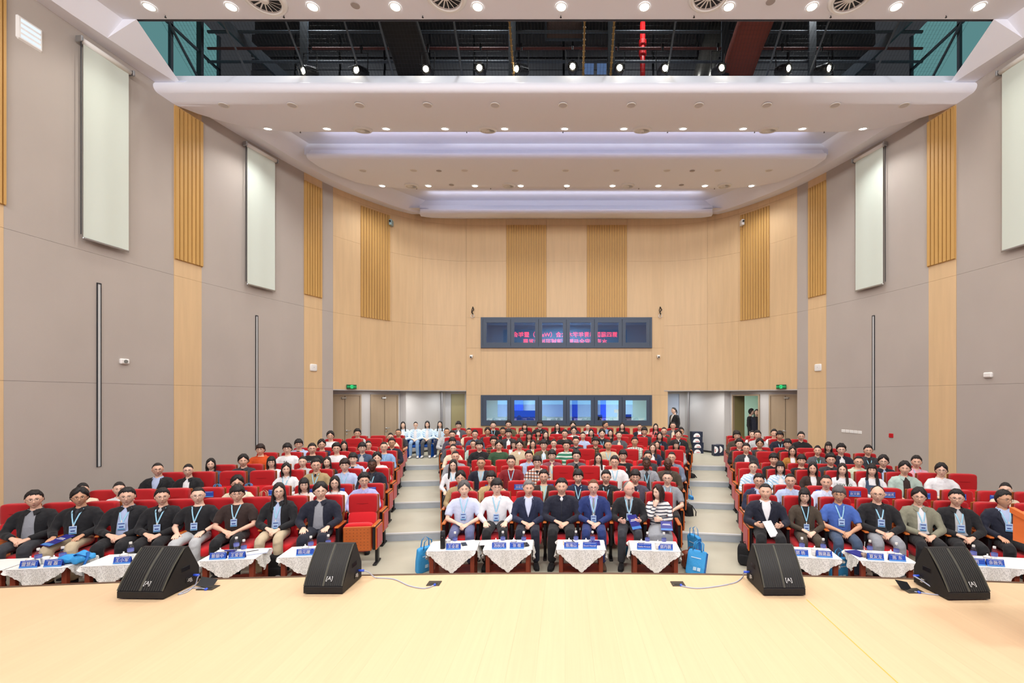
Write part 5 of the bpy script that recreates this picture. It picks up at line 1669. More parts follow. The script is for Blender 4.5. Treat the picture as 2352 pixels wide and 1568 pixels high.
def seated(px, k, b, hair, hc, skin, top, tc, ic=None, g=0, l=0, pose=None, tr='black', shoe='black', head=None, scale=1.0, wide=1.0, label=None, legs=None, tie=None, watch=False, root_loc=None, root_rot=None, bodyyaw=None):
    fem = hair in ('tied', 'bob', 'bobside', 'long', 'longfringe')
    rnd = random.Random(int(px * 10) + k)
    if root_loc is None:
        x = PX(px, 9.0)
        for _ in range(12):
            x = PX(px, row_d(k, x) - 0.165)
        d = row_d(k, x)
        a = -math.atan2(x, d)
        r0 = row_rot(x)
        rot = r0 + 0.35 * (a - r0) if bodyyaw is None else bodyyaw
        xr = x - 0.165 * math.sin(rot)
        xs_ = SEATS[b, k]
        i = min(range(len(xs_)), key=lambda q: abs(xs_[q] - xr) + (9 if (b, k, q) in OCC else 0))
        OCC.add((b, k, i))
        xr = max(xs_[i] - 0.22, min(xs_[i] + 0.22, xr))
        loc = (xr, row_d(k, xr), tier(k))
        where = '%s row of %s, %s' % (ordn[k - 1], BLK[b], aisle_word(b, i, len(xs_)))
    else:
        loc, rot = root_loc, root_rot
        a = -math.atan2(loc[0], loc[1])
        where = None
    yaw = math.degrees(a - rot) * 0.9 + (rnd.uniform(-4, 4))
    yaw = int(round(yaw / 8.0)) * 8 if head is None else head
    if label is None:
        label = 'person in %s %s%s, %s' % (tc, WORN[top], ' with glasses' if g else '', where)
    front = k == 1
    pose = pose or ('clasp' if rnd.random() < 0.55 else 'thigh')
    s = scale * rnd.uniform(0.985, 1.015) * (0.955 if fem else 1.0)
    root = thing('person', label, 'person', loc, rot, 'people seated in the %s' % BLK.get(b, 'rear corner'), (s * wide * (0.93 if fem else 1.0), s, s))
    bo = obj('body', body_me(pose, yaw, skin), root)
    HM = Matrix.Translation(HEADC) @ Matrix.Rotation(math.radians(yaw), 4, 'Z') @ Matrix.Rotation(math.radians(3), 4, 'X')
    h = obj('hair', hair_me(hair), root)
    h.matrix_local = HM
    if hc != 'b':
        own_mat(h, 0, HCOL[hc])
    if g:
        q = obj('glasses', GL['k' if rnd.random() < 0.5 or g == 2 else 's'], root)
        q.matrix_local = HM
    dress(root, pose, top, tc, ic, l, front, tie)
    t = gobj('skirt' if legs == 'skirt' else 'trousers', legs_me(legs or 'trousers'), root, pm(tr))
    if front or k >= 20 or (root_loc is None and i in (0, len(xs_) - 1)):
        for sx in (-1, 1):
            so = gobj('shoe', SHOE, root, pm(shoe) if shoe in PAL else shoe, loc=(0.137 * sx, -0.585, 0.0), rot=0.12 * sx)
    if watch:
        _, w_ = POSES[pose][watch][0:2]
        e_ = Vector(POSES[pose][watch][0])
        dv = (Vector(w_) - e_).normalized()
        wo = obj('wristwatch', WATCH, root, Vector(w_) - dv * 0.03)
        wo.rotation_euler = dv.to_track_quat('Y', 'Z').to_euler()
    return root

# ---------------------------------------------------------------- front row
A = seated
A(1066, 1, 'C', 'parted', 's', 'l', 'sshirt', 'pale blue', None, 0, 0.76, 'clasp', 'slate', 'black', label='person with grey hair, pale blue short-sleeved shirt, slate trousers, clasped hands, front row', wide=1.03)
A(1141, 1, 'C', 'fringe', 'b', 'l', 'shirt', 'white', None, 2, 0.72, 'thigh', 'black', label='person in white shirt with glasses and lanyard, hands flat on black trousers, front row', wide=1.02)
A(1214, 1, 'C', 'short', 'g', 'm', 'suit', 'navy', 'pale blue', 0, 0, 'clasp', 'dark navy', label='grey-haired person in open navy suit over pale blue shirt, front row centre')
A(1290, 1, 'C', 'short', 'b', 'm', 'zip', 'dark navy', 'white', 0, 0, 'clasp', 'black', watch=1, label='broad person in zipped dark navy jacket over white shirt, front row centre', wide=1.1, scale=1.02)
A(1363, 1, 'C', 'crew', 'r', 'p', 'suit', 'blue suit', 'lavender', 2, 0.70, 'clasp', 'blue suit', 'brown', watch=1, tie=mat('silver_tie', (128, 138, 140), 0.5), label='balding person in bright blue suit with silver tie and glasses, front row', scale=1.01)
m6 = A(1444, 1, 'C', 'bald', 'g', 'p', 'suit', 'black', 'silver grey', 1, 0.75, 'hold', 'charcoal', head=56, tie=mat('black_tie', (20, 20, 22), 0.5), label='bald bearded person in black suit turned aside holding a blue booklet, front row')
m7 = A(1512, 1, 'C', 'bobside', 'd', 'l', 'sweater', 'white striped', None, 0, 0, 'chin', 'grey', head=-48, legs='skirt', watch=1, label='person in striped sweater and grey skirt, hand at chin, looking aside, front row')
A(1758, 1, 'R', 'crew', 'b', 'm', 'suit', 'dark navy', 'white', 0, 0, 'hold', 'black', wide=1.12, label='broad person in dark suit and white shirt holding white paper beside the aisle')
A(1848, 1, 'R', 'bob', 'b', 'l', 'cardigan', 'dark olive', 'black', 1, 0.70, 'clasp', 'dark olive', label='person in dark olive cardigan with bobbed hair, glasses and lanyard, front row')
A(1927, 1, 'R', 'fringe', 's', 't', 'polo', 'royal blue', None, 1, 0.78, 'clasp', 'denim', 'silver grey', label='thin person in royal blue polo shirt with glasses and lanyard, front row')
A(2016, 1, 'R', 'rim', 'b', 'm', 'jacket', 'black', 'charcoal', 1, 0.78, 'clasp', 'grey', label='balding person in black jacket over charcoal shirt with grey trousers, front row', wide=1.06)
A(2111, 1, 'R', 'parted', 'b', 'm', 'jacket', 'sage', 'white', 2, 0.76, 'clasp', 'black', label='person in sage green jacket over white shirt with glasses, front row')
A(2197, 1, 'R', 'short', 'b', 'm', 'jacket', 'black', 'light grey', 1, 0.76, 'clasp', 'black', label='person in black bomber jacket over pale shirt with glasses, front row', wide=1.05)
A(2305, 1, 'R', 'short', 'b', 't', 'suit', 'dark navy', 'light blue', 1, 0.8, 'thigh', 'black', head=20, label='smiling person in dark navy suit and light blue shirt just behind the lectern')
A(78, 1, 'L', 'short', 'b', 'm', 'jacket', 'black', 'grey', 1, 0, 'clasp', 'charcoal', label='person in black jacket with white pin, no lanyard, furthest along far-side front row', wide=1.05)
A(183, 1, 'L', 'parted', 'b', 't', 'zip', 'black', 'charcoal', 2, 0.74, 'thigh', 'beige', label='person in black zip jacket and beige trousers with open booklet, front row')
A(292, 1, 'L', 'short', 'b', 'm', 'jacket', 'black', 'light blue', 1, 0.78, 'clasp', 'black', label='person in black jacket over light blue shirt with crossed lanyard, front row', wide=1.08)
A(372, 1, 'L', 'short', 'b', 'm', 'zip', 'black', 'light grey', 1, 0.74, 'clasp', 'black', label='person in black zip jacket leaning over clasped hands with lanyard, front row')
A(455, 1, 'L', 'crew', 'b', 'l', 'tee', 'black', None, 1, 0.74, 'thigh', 'light grey', watch=1, label='person in black tee and pale grey trousers with lanyard, front row', wide=1.02)
A(545, 1, 'L', 'fringe', 'b', 'm', 'tee', 'dark brown', None, 1, 0.77, 'clasp', 'black', label='person in dark brown tee and black trousers with lanyard, front row')
A(641, 1, 'L', 'long', 'b', 'l', 'jacket', 'black', 'light blue', 2, 0.70, 'clasp', 'beige', 'light grey', label='long-haired person in black shell jacket and beige trousers, front row', scale=1.05)
A(736, 1, 'L', 'parted', 'b', 'l', 'jacket', 'dark navy', 'grey', 1, 0, 'thigh', 'dark navy', watch=1, label='person in dark navy bomber over grey shirt beside the empty aisle seat', wide=1.08, scale=1.02)
# ---------------------------------------------------------------- rows behind: px, hair, hair colour, skin, top, colour, inner, glasses, lanyard
ROWS = {
 ('C', 2): [(1058, 'parted', 'b', 'm', 'shirt', 'khaki', None, 1, 0), (1128, 'fringe', 'b', 'l', 'jacket', 'tan', 'charcoal', 1, 0), (1249, 'short', 'b', 'm', 'cardigan', 'dark brown', 'pale green', 1, 1), (1328, 'fringe', 'b', 'l', 'shirt', 'navy', None, 0, 1), (1392, 'short', 'b', 'm', 'zip', 'black', 'charcoal', 1, 1), (1459, 'fringe', 'b', 'm', 'jacket', 'purple grey', 'dark navy', 1, 1), (1533, 'crew', 'b', 'l', 'polo', 'grey', None, 2, 1)],
 ('C', 3): [(1041, 'long', 'b', 'l', 'shirt', 'white', None, 1, 1), (1105, 'crew', 'b', 't', 'cardigan', 'dark navy', 'light grey', 1, 1), (1174, 'short', 'b', 'm', 'sweater', 'maroon', None, 2, 1), (1234, 'fringe', 'b', 'l', 'hoodie', 'plaid', 'black', 2, 0), (1412, 'short', 'b', 'm', 'tee', 'white', None, 1, 1), (1485, 'crew', 'b', 'd', 'jacket', 'grey', 'charcoal', 0, 1), (1534, 'bald', 'b', 'd', 'zip', 'dark olive', 'white', 2, 1)],
 ('C', 4): [(1046, 'crew', 'b', 'm', 'shirt', 'grey', None, 1, 0), (1215, 'short', 'b', 'm', 'shirt', 'light blue', None, 1, 1), (1268, 'fringe', 'b', 'l', 'jacket', 'wine', 'cream', 1, 1), (1324, 'spiky', 'b', 'l', 'jacket', 'dark grey', 'black', 1, 0), (1374, 'long', 'b', 'l', 'sweater', 'white', None, 1, 0), (1431, 'fringe', 'b', 'm', 'tee', 'black', None, 2, 0), (1488, 'short', 'b', 'm', 'zip', 'charcoal', 'white', 1, 0), (1543, 'crew', 'b', 'm', 'jacket', 'blue grey', 'charcoal', 1, 0)],
 ('C', 5): [(1041, 'tied', 'b', 'l', 'sweater', 'cream', None, 1, 0), (1101, 'fringe', 'b', 'l', 'zip', 'black', None, 0, 0), (1146, 'parted', 'b', 'm', 'tee', 'green', None, 1, 0), (1193, 'parted', 'b', 'l', 'hoodie', 'beige', 'white', 1, 0), (1249, 'fringe', 'b', 'l', 'jacket', 'olive', 'white', 2, 1), (1301, 'spiky', 'b', 'm', 'polo', 'green striped', None, 1, 0), (1397, 'crew', 'b', 't', 'sweater', 'beige', None, 0, 1), (1499, 'long', 'n', 'l', 'jacket', 'navy', 'white', 0, 0)],
 ('C', 6): [(1039, 'fringe', 'b', 'm', 'sweater', 'dark grey', None, 0, 0), (1087, 'tied', 'b', 'm', 'jacket', 'mint', 'white', 1, 0), (1134, 'spiky', 'd', 'm', 'jacket', 'brown plaid', 'white', 1, 0), (1180, 'bob', 'b', 'l', 'jacket', 'white', 'black', 1, 0), (1224, 'long', 'b', 'm', 'jacket', 'white', 'yellow', 1, 0), (1272, 'tied', 'b', 'l', 'shirt', 'light grey', None, 1, 0), (1323, 'short', 'b', 'm', 'jacket', 'charcoal', 'black', 1, 1), (1368, 'fringe', 'b', 'm', 'shirt', 'brown plaid', None, 2, 0), (1458, 'short', 'b', 't', 'jacket', 'grey plaid', 'light grey', 0, 0), (1509, 'long', 'b', 'm', 'jacket', 'black', 'charcoal', 0, 0), (1553, 'bob', 'b', 'm', 'jacket', 'silver grey', 'white', 1, 0)],
 ('C', 7): [(1039, 'short', 'b', 'm', 'sweater', 'purple grey', None, 1, 0), (1091, 'short', 'b', 'm', 'jacket', 'denim', 'white', 1, 0), (1168, 'fringe', 'b', 'l', 'jacket', 'charcoal', 'white', 1, 0), (1215, 'longfringe', 'b', 'm', 'jacket', 'brown', 'cream', 1, 0), (1253, 'long', 'b', 'l', 'jacket', 'black', 'charcoal', 0, 0), (1297, 'short', 'b', 'm', 'tee', 'black', None, 1, 0), (1339, 'tied', 'b', 'm', 'shirt', 'light blue', None, 0, 0), (1383, 'parted', 'b', 'l', 'jacket', 'black', 'dark navy', 0, 1), (1422, 'tied', 'b', 'l', 'jacket', 'dark grey', 'cream', 0, 0), (1515, 'bobside', 'b', 'm', 'jacket', 'dark navy', 'black', 0, 1), (1558, 'parted', 'd', 'l', 'zip', 'black', 'white', 0, 1)],
 ('C', 8): [(1026, 'crew', 'b', 't', 'jacket', 'light grey', 'white', 0, 0), (1077, 'crew', 'b', 't', 'jacket', 'cream', 'white', 0, 0), (1120, 'parted', 'd', 't', 'jacket', 'charcoal', 'light grey', 1, 0), (1155, 'short', 'b', 't', 'zip', 'black', 'white', 1, 0), (1198, 'tied', 'b', 'm', 'jacket', 'brown', 'cream', 1, 0), (1236, 'bob', 'd', 'm', 'shirt', 'brown', 'cream', 0, 0), (1318, 'parted', 'b', 'l', 'jacket', 'white', 'charcoal', 1, 0), (1358, 'long', 'b', 'l', 'jacket', 'black', 'dark grey', 1, 0), (1402, 'long', 'b', 'l', 'sweater', 'black', None, 0, 0), (1480, 'fringe', 'b', 'm', 'jacket', 'charcoal', 'white', 1, 0), (1525, 'crew', 'b', 'm', 'jacket', 'dark olive', 'grey', 1, 0), (1564, 'short', 'b', 't', 'jacket', 'olive', 'charcoal', 0, 0)],
 ('C', 9): [(1053, 'fringe', 'b', 'l', 'jacket', 'dark grey', 'white', 1, 0), (1133, 'short', 'b', 'l', 'tee', 'black', None, 0, 1), (1168, 'spiky', 'b', 'l', 'jacket', 'olive', 'charcoal', 1, 0), (1205, 'longfringe', 'b', 'l', 'sweater', 'black', None, 0, 0), (1240, 'fringe', 'b', 'l', 'jacket', 'black', 'charcoal', 1, 1), (1280, 'long', 'b', 'l', 'jacket', 'black', 'white', 1, 0), (1316, 'parted', 'b', 'l', 'sweater', 'charcoal', None, 0, 0), (1350, 'tied', 'b', 'l', 'jacket', 'light grey', 'white', 0, 0), (1390, 'short', 'b', 't', 'shirt', 'sky blue', None, 0, 0), (1429, 'long', 'b', 'l', 'sweater', 'black', None, 0, 0), (1469, 'tied', 'b', 'm', 'suit', 'dark navy', 'white', 1, 0), (1506, 'long', 'b', 'l', 'jacket', 'coral', 'black', 1, 0), (1546, 'crew', 'b', 'm', 'jacket', 'dark grey', 'cream', 1, 0)],
 ('L', 2): [(836, 'spiky', 'b', 'm', 'shirt', 'lavender', None, 2, 0), (769, 'bobside', 'b', 'l', 'cardigan', 'white', 'white', 2, 0), (698, 'bob', 'b', 'l', 'jacket', 'pale pink', 'white', 1, 0), (545, 'parted', 'b', 'm', 'sweater', 'cream', None, 2, 0), (165, 'tied', 'b', 'l', 'jacket', 'cream', 'white', 1, 0), (258, 'tied', 'b', 'l', 'shirt', 'white', None, 0, 0)],
 ('L', 3): [(855, 'crew', 'b', 'd', 'jacket', 'dark navy', 'charcoal', 0, 1), (792, 'fringe', 'd', 'l', 'shirt', 'light blue', None, 1, 1), (726, 'short', 'b', 'm', 'shirt', 'khaki', 'dark navy', 1, 1), (657, 'bobside', 'b', 'l', 'shirt', 'white', None, 0, 1), (432, 'tied', 'b', 'l', 'jacket', 'black', 'white', 1, 0), (362, 'crew', 'b', 'm', 'suit', 'black', 'light blue', 1, 0)],
 ('L', 4): [(866, 'parted', 'b', 'l', 'sweater', 'white', None, 0, 0), (811, 'fringe', 'b', 'l', 'hoodie', 'light blue', 'charcoal', 0, 0), (751, 'long', 'b', 'l', 'jacket', 'black', 'charcoal', 0, 0), (695, 'tied', 'b', 'l', 'shirt', 'light grey', None, 0, 0), (623, 'bob', 'b', 'l', 'sweater', 'white', None, 1, 0), (559, 'parted', 'b', 'm', 'jacket', 'charcoal', 'black', 0, 1), (484, 'bobside', 'b', 'l', 'jacket', 'denim', 'white', 0, 0)],
 ('L', 5): [(882, 'crew', 'b', 'm', 'sweater', 'sky blue', None, 1, 1), (832, 'fringe', 'b', 'l', 'jacket', 'denim', 'light grey', 1, 0), (773, 'spiky', 'b', 'm', 'sweater', 'white', None, 2, 0), (717, 'short', 'b', 'm', 'tee', 'black', None, 1, 0), (660, 'fringe', 'b', 'l', 'sweater', 'white', None, 1, 0), (598, 'fringe', 'd', 'm', 'hoodie', 'orange', 'orange', 1, 0)],
 ('L', 6): [(900, 'short', 'b', 't', 'jacket', 'dark navy', 'light grey', 1, 0), (846, 'tied', 'b', 'm', 'jacket', 'white', 'charcoal', 1, 0), (790, 'bobside', 'b', 'm', 'zip', 'black', 'grey', 1, 0), (739, 'parted', 'b', 'm', 'tee', 'navy', None, 1, 0), (686, 'fringe', 'b', 'm', 'hoodie', 'light blue', 'dark navy', 1, 0)],
 ('L', 7): [(897, 'tied', 'b', 'm', 'sweater', 'cream', None, 1, 0), (759, 'parted', 'b', 'm', 'tee', 'white', None, 1, 0)],
 ('L', 8): [(915, 'crew', 'b', 't', 'tee', 'charcoal', None, 1, 0), (821, 'spiky', 'b', 'm', 'jacket', 'light grey', 'black', 1, 0)],
 ('R', 2): [(1743, 'short', 'b', 'm', 'suit', 'navy', 'light blue', 2, 0), (1815, 'crew', 'b', 'm', 'shirt', 'light blue', None, 1, 0), (1898, 'crew', 'b', 'm', 'shirt', 'pale blue', None, 0, 0), (2310, 'tied', 'b', 'l', 'shirt', 'cream', None, 0, 0)],
 ('R', 3): [(1730, 'tied', 'b', 'l', 'vest', 'white blue', 'light blue', 2, 0), (1792, 'bob', 'b', 'l', 'vest', 'white blue', 'white', 0, 0), (1867, 'bobside', 'b', 'm', 'cardigan', 'dark brown', 'white', 0, 0), (1935, 'long', 'd', 'l', 'sweater', 'white', None, 0, 0), (2003, 'longfringe', 'b', 'l', 'pinafore', 'white', 'denim', 0, 0), (2078, 'parted', 'b', 'm', 'jacket', 'mint', 'dark brown', 0, 0), (2162, 'parted', 'b', 'l', 'polo', 'white', None, 1, 0)],
 ('R', 4): [(1777, 'fringe', 'b', 'm', 'zip', 'black', None, 0, 0), (1841, 'fringe', 'b', 'm', 'sweater', 'black', None, 0, 0), (1908, 'spiky', 'b', 'm', 'jacket', 'charcoal', 'black', 1, 0), (1972, 'crew', 'b', 'm', 'hoodie', 'pale green', 'light grey', 2, 0), (2029, 'parted', 'b', 'l', 'jacket', 'dark navy', 'light blue', 2, 0), (2105, 'short', 'b', 'm', 'shirt', 'pink', None, 0, 1)],
 ('R', 5): [(1714, 'short', 'b', 'm', 'jacket', 'charcoal', 'white', 1, 0), (1820, 'bobside', 'b', 'm', 'cardigan', 'mustard', 'white', 1, 0), (1878, 'tied', 'b', 'm', 'jacket', 'dark grey', 'green', 0, 1), (1932, 'spiky', 'b', 'l', 'jacket', 'dark navy', 'white', 1, 0), (1994, 'short', 'b', 'm', 'jacket', 'charcoal', 'black', 1, 1)],
 ('R', 6): [(1698, 'spiky', 'b', 'l', 'jacket', 'black', 'white', 1, 0), (1745, 'parted', 'b', 't', 'sweater', 'charcoal', None, 1, 0), (1809, 'fringe', 'b', 'm', 'zip', 'black', None, 1, 0), (1903, 'bob', 'b', 'l', 'shirt', 'brown', 'cream', 1, 0)],
 ('R', 7): [(1693, 'fringe', 'b', 'm', 'jacket', 'dark olive', 'black', 1, 0), (1740, 'short', 'b', 'm', 'jacket', 'light grey', 'white', 1, 0), (1791, 'fringe', 'b', 't', 'jacket', 'dark navy', 'black', 0, 1), (1840, 'short', 'b', 'm', 'polo', 'black', None, 1, 0)],
 ('R', 8): [(1690, 'bob', 'b', 'm', 'sweater', 'charcoal', None, 0, 0), (1728, 'tied', 'b', 'l', 'jacket', 'white', 'cream', 0, 0), (1778, 'short', 'b', 'm', 'sweater', 'white', None, 0, 0)],
}
for (b, k), lst in ROWS.items():
    for e in lst:
        r = seated(e[0], k, b, *e[1:], head=(56 if (k, e[0]) == (9, 1390) else None))
        if (k, b, e[0]) in ((4, 'C', 1324), (4, 'C', 1431), (5, 'L', 717), (3, 'R', 1935), (5, 'L', 660)):
            tx, mm = {(1324): ('CK', 'light grey'), 1431: ('CLUB', 'white'), 717: ('ROCK LIFE', 'light grey'), 1935: ('NEW YO', 'green'), 660: ('FA', 'charcoal')}[e[0]]
            gp = [c for c in r.children if c.name.split('.')[0] in ('tee', 'sweater', 'jacket')][0]
            obj('chest_print', text_mesh(tx, 0.075 if len(tx) < 7 else 0.05, pm(mm)), gp, (0, -0.312 if e[4] != 'sweater' else -0.302, 0.90), (math.radians(-10), 0, 0))
make_seats(OCC)

# ---------------------------------------------------------------- four people on blue-covered seats in the far rear corner
M_BLUES = mat('bright_blue_plastic', (20, 92, 190), 0.45)
for q, (px, hair, top, tc, ic, g, l, tr, tx) in enumerate(((923, 'long', 'vest', 'white blue', 'white', 0, 0, 'denim', 'long-haired person in white and blue vest, half hidden at the end of the seated four'), (952, 'tied', 'vest', 'white blue', 'white', 1, 0, 'sky blue', 'person in white and blue vest with glasses and pale jeans in the rear corner'), (979, 'bobside', 'vest', 'white blue', 'white', 0, 0, 'dark grey', 'person in white and blue vest with wide grey trousers in the rear corner'), (1008, 'long', 'vest', 'white blue', 'light grey', 0, 0, 'navy', 'long-haired person in vest beside the centre block in the rear corner'))):
    d = 16.45 + 0.12 * q
    x = PX(px, d - 0.2)
    seated(px, 20 + q, 'X', hair, 'b', 'l', top, tc, ic, g, l, 'clasp', tr, 'white', label=tx, root_loc=(x, d, FZ), root_rot=0.18)
    t = thing('blue_chair', 'bright blue chair under the %s rear corner sitter, counting toward centre block' % ordn[q], 'chair', (x, d, FZ), 0.18)
    part('seat', MB().cbox((0, -0.30, 0.40), (0.42, 0.42, 0.10), 0.03), M_BLUES, t)
    part('backrest', MB().cbox((0, -0.02, 0.66), (0.42, 0.05, 0.42), 0.02), M_BLUES, t)
    for sx in (-1, 1):
        for sy in (-0.47, -0.12):
            part('leg', MB().tube([(0.18 * sx, sy, 0.0), (0.17 * sx, sy, 0.38)], 0.024, 8), M_BLUES, t)
        part('side_skirt', MB().cbox((0.205 * sx, -0.28, 0.2), (0.02, 0.36, 0.34), 0.006), M_BLUES, t)

# ---------------------------------------------------------------- standing people
POSES['hang'] = {1: ((0.245, -0.12, 0.70), (0.255, -0.20, 0.46), (0.0, -0.25, -1), (-1, 0, 0), 0.3), -1: ((-0.245, -0.12, 0.70), (-0.255, -0.20, 0.46), (0.0, -0.25, -1), (1, 0, 0), 0.3)}
def standing(px, d, zf, rot, yaw, hair, tc, ic, tx, hgt=1.0):
    DZ = 0.42
    x = PX(px, d)
    root = thing('person', tx, 'person', (x, d, zf), rot, None, hgt)
    if 'stand' not in BODY:
        m = MB()
        m.mb(torso_mb())
        for s in (-1, 1):
            m.tube([(0.09 * s, -0.16, 0.56), (0.095 * s, -0.15, 0.35), (0.095 * s, -0.155, 0.08), (0.095 * s, -0.14, -0.34)], [(0.088, 0.088), (0.075, 0.078), (0.052, 0.054), (0.036, 0.038)], 12)
        m.mb(arms_mb('hang', -0.004, 1.0))
        m.tube([(0, -0.12, 1.0), (0, -0.13, 1.06), (0, -0.15, 1.16)], [(0.066, 0.06), (0.055, 0.054), (0.05, 0.05)], 14, side=(1, 0, 0))
        core = remesh(m, 0.018, 3)
        for s in (-1, 1):
            e, w_, fwd, palm, curl = POSES['hang'][s]
            core.mb(remesh(MB().mb(hand_mb(curl), place_hand(w_, fwd, palm, s < 0)), 0.007, 1))
        g = MB().mb(torso_mb(0.02, 0.006)).mb(arms_mb('hang', 0.018, 0.95))
        gm = wrinkle(remesh(g, 0.015, 4), 0.008)
        l = MB()
        for s in (-1, 1):
            l.tube([(0.09 * s, -0.16, 0.58), (0.095 * s, -0.15, 0.35), (0.097 * s, -0.155, 0.08), (0.097 * s, -0.14, -0.36)], [(0.105, 0.11), (0.088, 0.09), (0.068, 0.072), (0.062, 0.066)], 12)
        BODY['stand'] = (core, gm.mesh('garment', M_BLACK, True), wrinkle(remesh(l, 0.016, 4), 0.006).mesh('trousers', M_BLACK, True), BVHTree.FromPolygons([Vector(v) for v in gm.v], gm.f))
    core, gm, lm, bvh = BODY['stand']
    HM = Matrix.Translation(HEADC) @ Matrix.Rotation(math.radians(yaw), 4, 'Z')
    m = MB().mb(core).mb(HEAD, HM)
    m.v = [(v[0], v[1] + 0.14, v[2] + DZ) for v in m.v]
    obj('body', m.mesh('body', [SKINS['l'], M_BROW, M_EYEW, M_IRIS, M_LIP, M_NOSTRIL], True), root)
    h = obj('hair', hair_me(hair), root)
    h.matrix_local = Matrix.Translation((0, 0.14, DZ)) @ HM
    g = gobj('suit_jacket', gm, root, pm(tc), loc=(0, 0.14, DZ))
    f = lambda z: float(np.interp(z, [0.74, 0.84, 0.95, 1.06], [0.004, 0.03, 0.055, 0.05]))
    gobj('inner_shirt', patch(bvh, 0.735, 1.05, lambda z: -f(z), f, 0.005).mesh('inner_shirt', M_WHITE, True), g, pm(ic))
    gobj('trousers', lm, root, pm('black'), loc=(0, 0.14, DZ))
    for sx in (-1, 1):
        gobj('shoe', SHOE, root, pm('black'), loc=(0.096 * sx, 0.0, 0.0))
standing(1549, 17.35 + 0.45, FZ, -1.15, -5, 'tied', 'black', 'white', 'person in black suit with tied hair walking through the rear side passage')
standing(1724, 17.1, FZ, 0.9, 25, 'short', 'black', 'white', 'person in black jacket with glasses talking in the open doorway', 0.98)
standing(1739, 16.85, FZ, -0.5, -10, 'long', 'dark navy', 'black', 'long-haired person in dark clothes looking down in the open doorway', 0.97)
# ================================================================ TABLES AND THEIR THINGS
M_LEG = mat('dark_cherry_wood', (120, 46, 26), 0.35, vary=0.1, vscale=(10, 10, 3))
def lace_mat():
    m = mat('white_lace', (232, 232, 228), 0.85)
    nt = m.node_tree
    b = nt.nodes['Principled BSDF']
    tc = nt.nodes.new('ShaderNodeTexCoord')
    v1 = nt.nodes.new('ShaderNodeTexVoronoi'); v1.inputs['Scale'].default_value = 34
    v2 = nt.nodes.new('ShaderNodeTexVoronoi'); v2.feature = 'DISTANCE_TO_EDGE'; v2.inputs['Scale'].default_value = 19
    v3 = nt.nodes.new('ShaderNodeTexVoronoi'); v3.inputs['Scale'].default_value = 120
    for v in (v1, v2, v3):
        nt.links.new(tc.outputs['Object'], v.inputs['Vector'])
    g1 = nt.nodes.new('ShaderNodeMath'); g1.operation = 'GREATER_THAN'; g1.inputs[1].default_value = 0.30
    g2 = nt.nodes.new('ShaderNodeMath'); g2.operation = 'GREATER_THAN'; g2.inputs[1].default_value = 0.06
    g3 = nt.nodes.new('ShaderNodeMath'); g3.operation = 'LESS_THAN'; g3.inputs[1].default_value = 0.48
    nt.links.new(v1.outputs['Distance'], g1.inputs[0])
    nt.links.new(v2.outputs['Distance'], g2.inputs[0])
    nt.links.new(v3.outputs['Distance'], g3.inputs[0])
    mu = nt.nodes.new('ShaderNodeMath'); mu.operation = 'MULTIPLY'
    mu2 = nt.nodes.new('ShaderNodeMath'); mu2.operation = 'MULTIPLY'
    nt.links.new(g2.outputs[0], mu.inputs[0]); nt.links.new(g3.outputs[0], mu.inputs[1])
    nt.links.new(mu.outputs[0], mu2.inputs[0]); nt.links.new(g1.outputs[0], mu2.inputs[1])
    s = nt.nodes.new('ShaderNodeMath'); s.operation = 'SUBTRACT'; s.inputs[0].default_value = 1.0
    md = nt.nodes.new('ShaderNodeMath'); md.operation = 'MULTIPLY'; md.inputs[1].default_value = 0.42
    nt.links.new(mu2.outputs[0], md.inputs[0]); nt.links.new(md.outputs[0], s.inputs[1])
    nt.links.new(s.outputs[0], b.inputs['Alpha'])
    return m
M_LACE = lace_mat()
M_CLOTH = mat('table_linen', (234, 234, 230), 0.85, bump=0.15, bscale=60)
TT = 0.52
TABLES = []
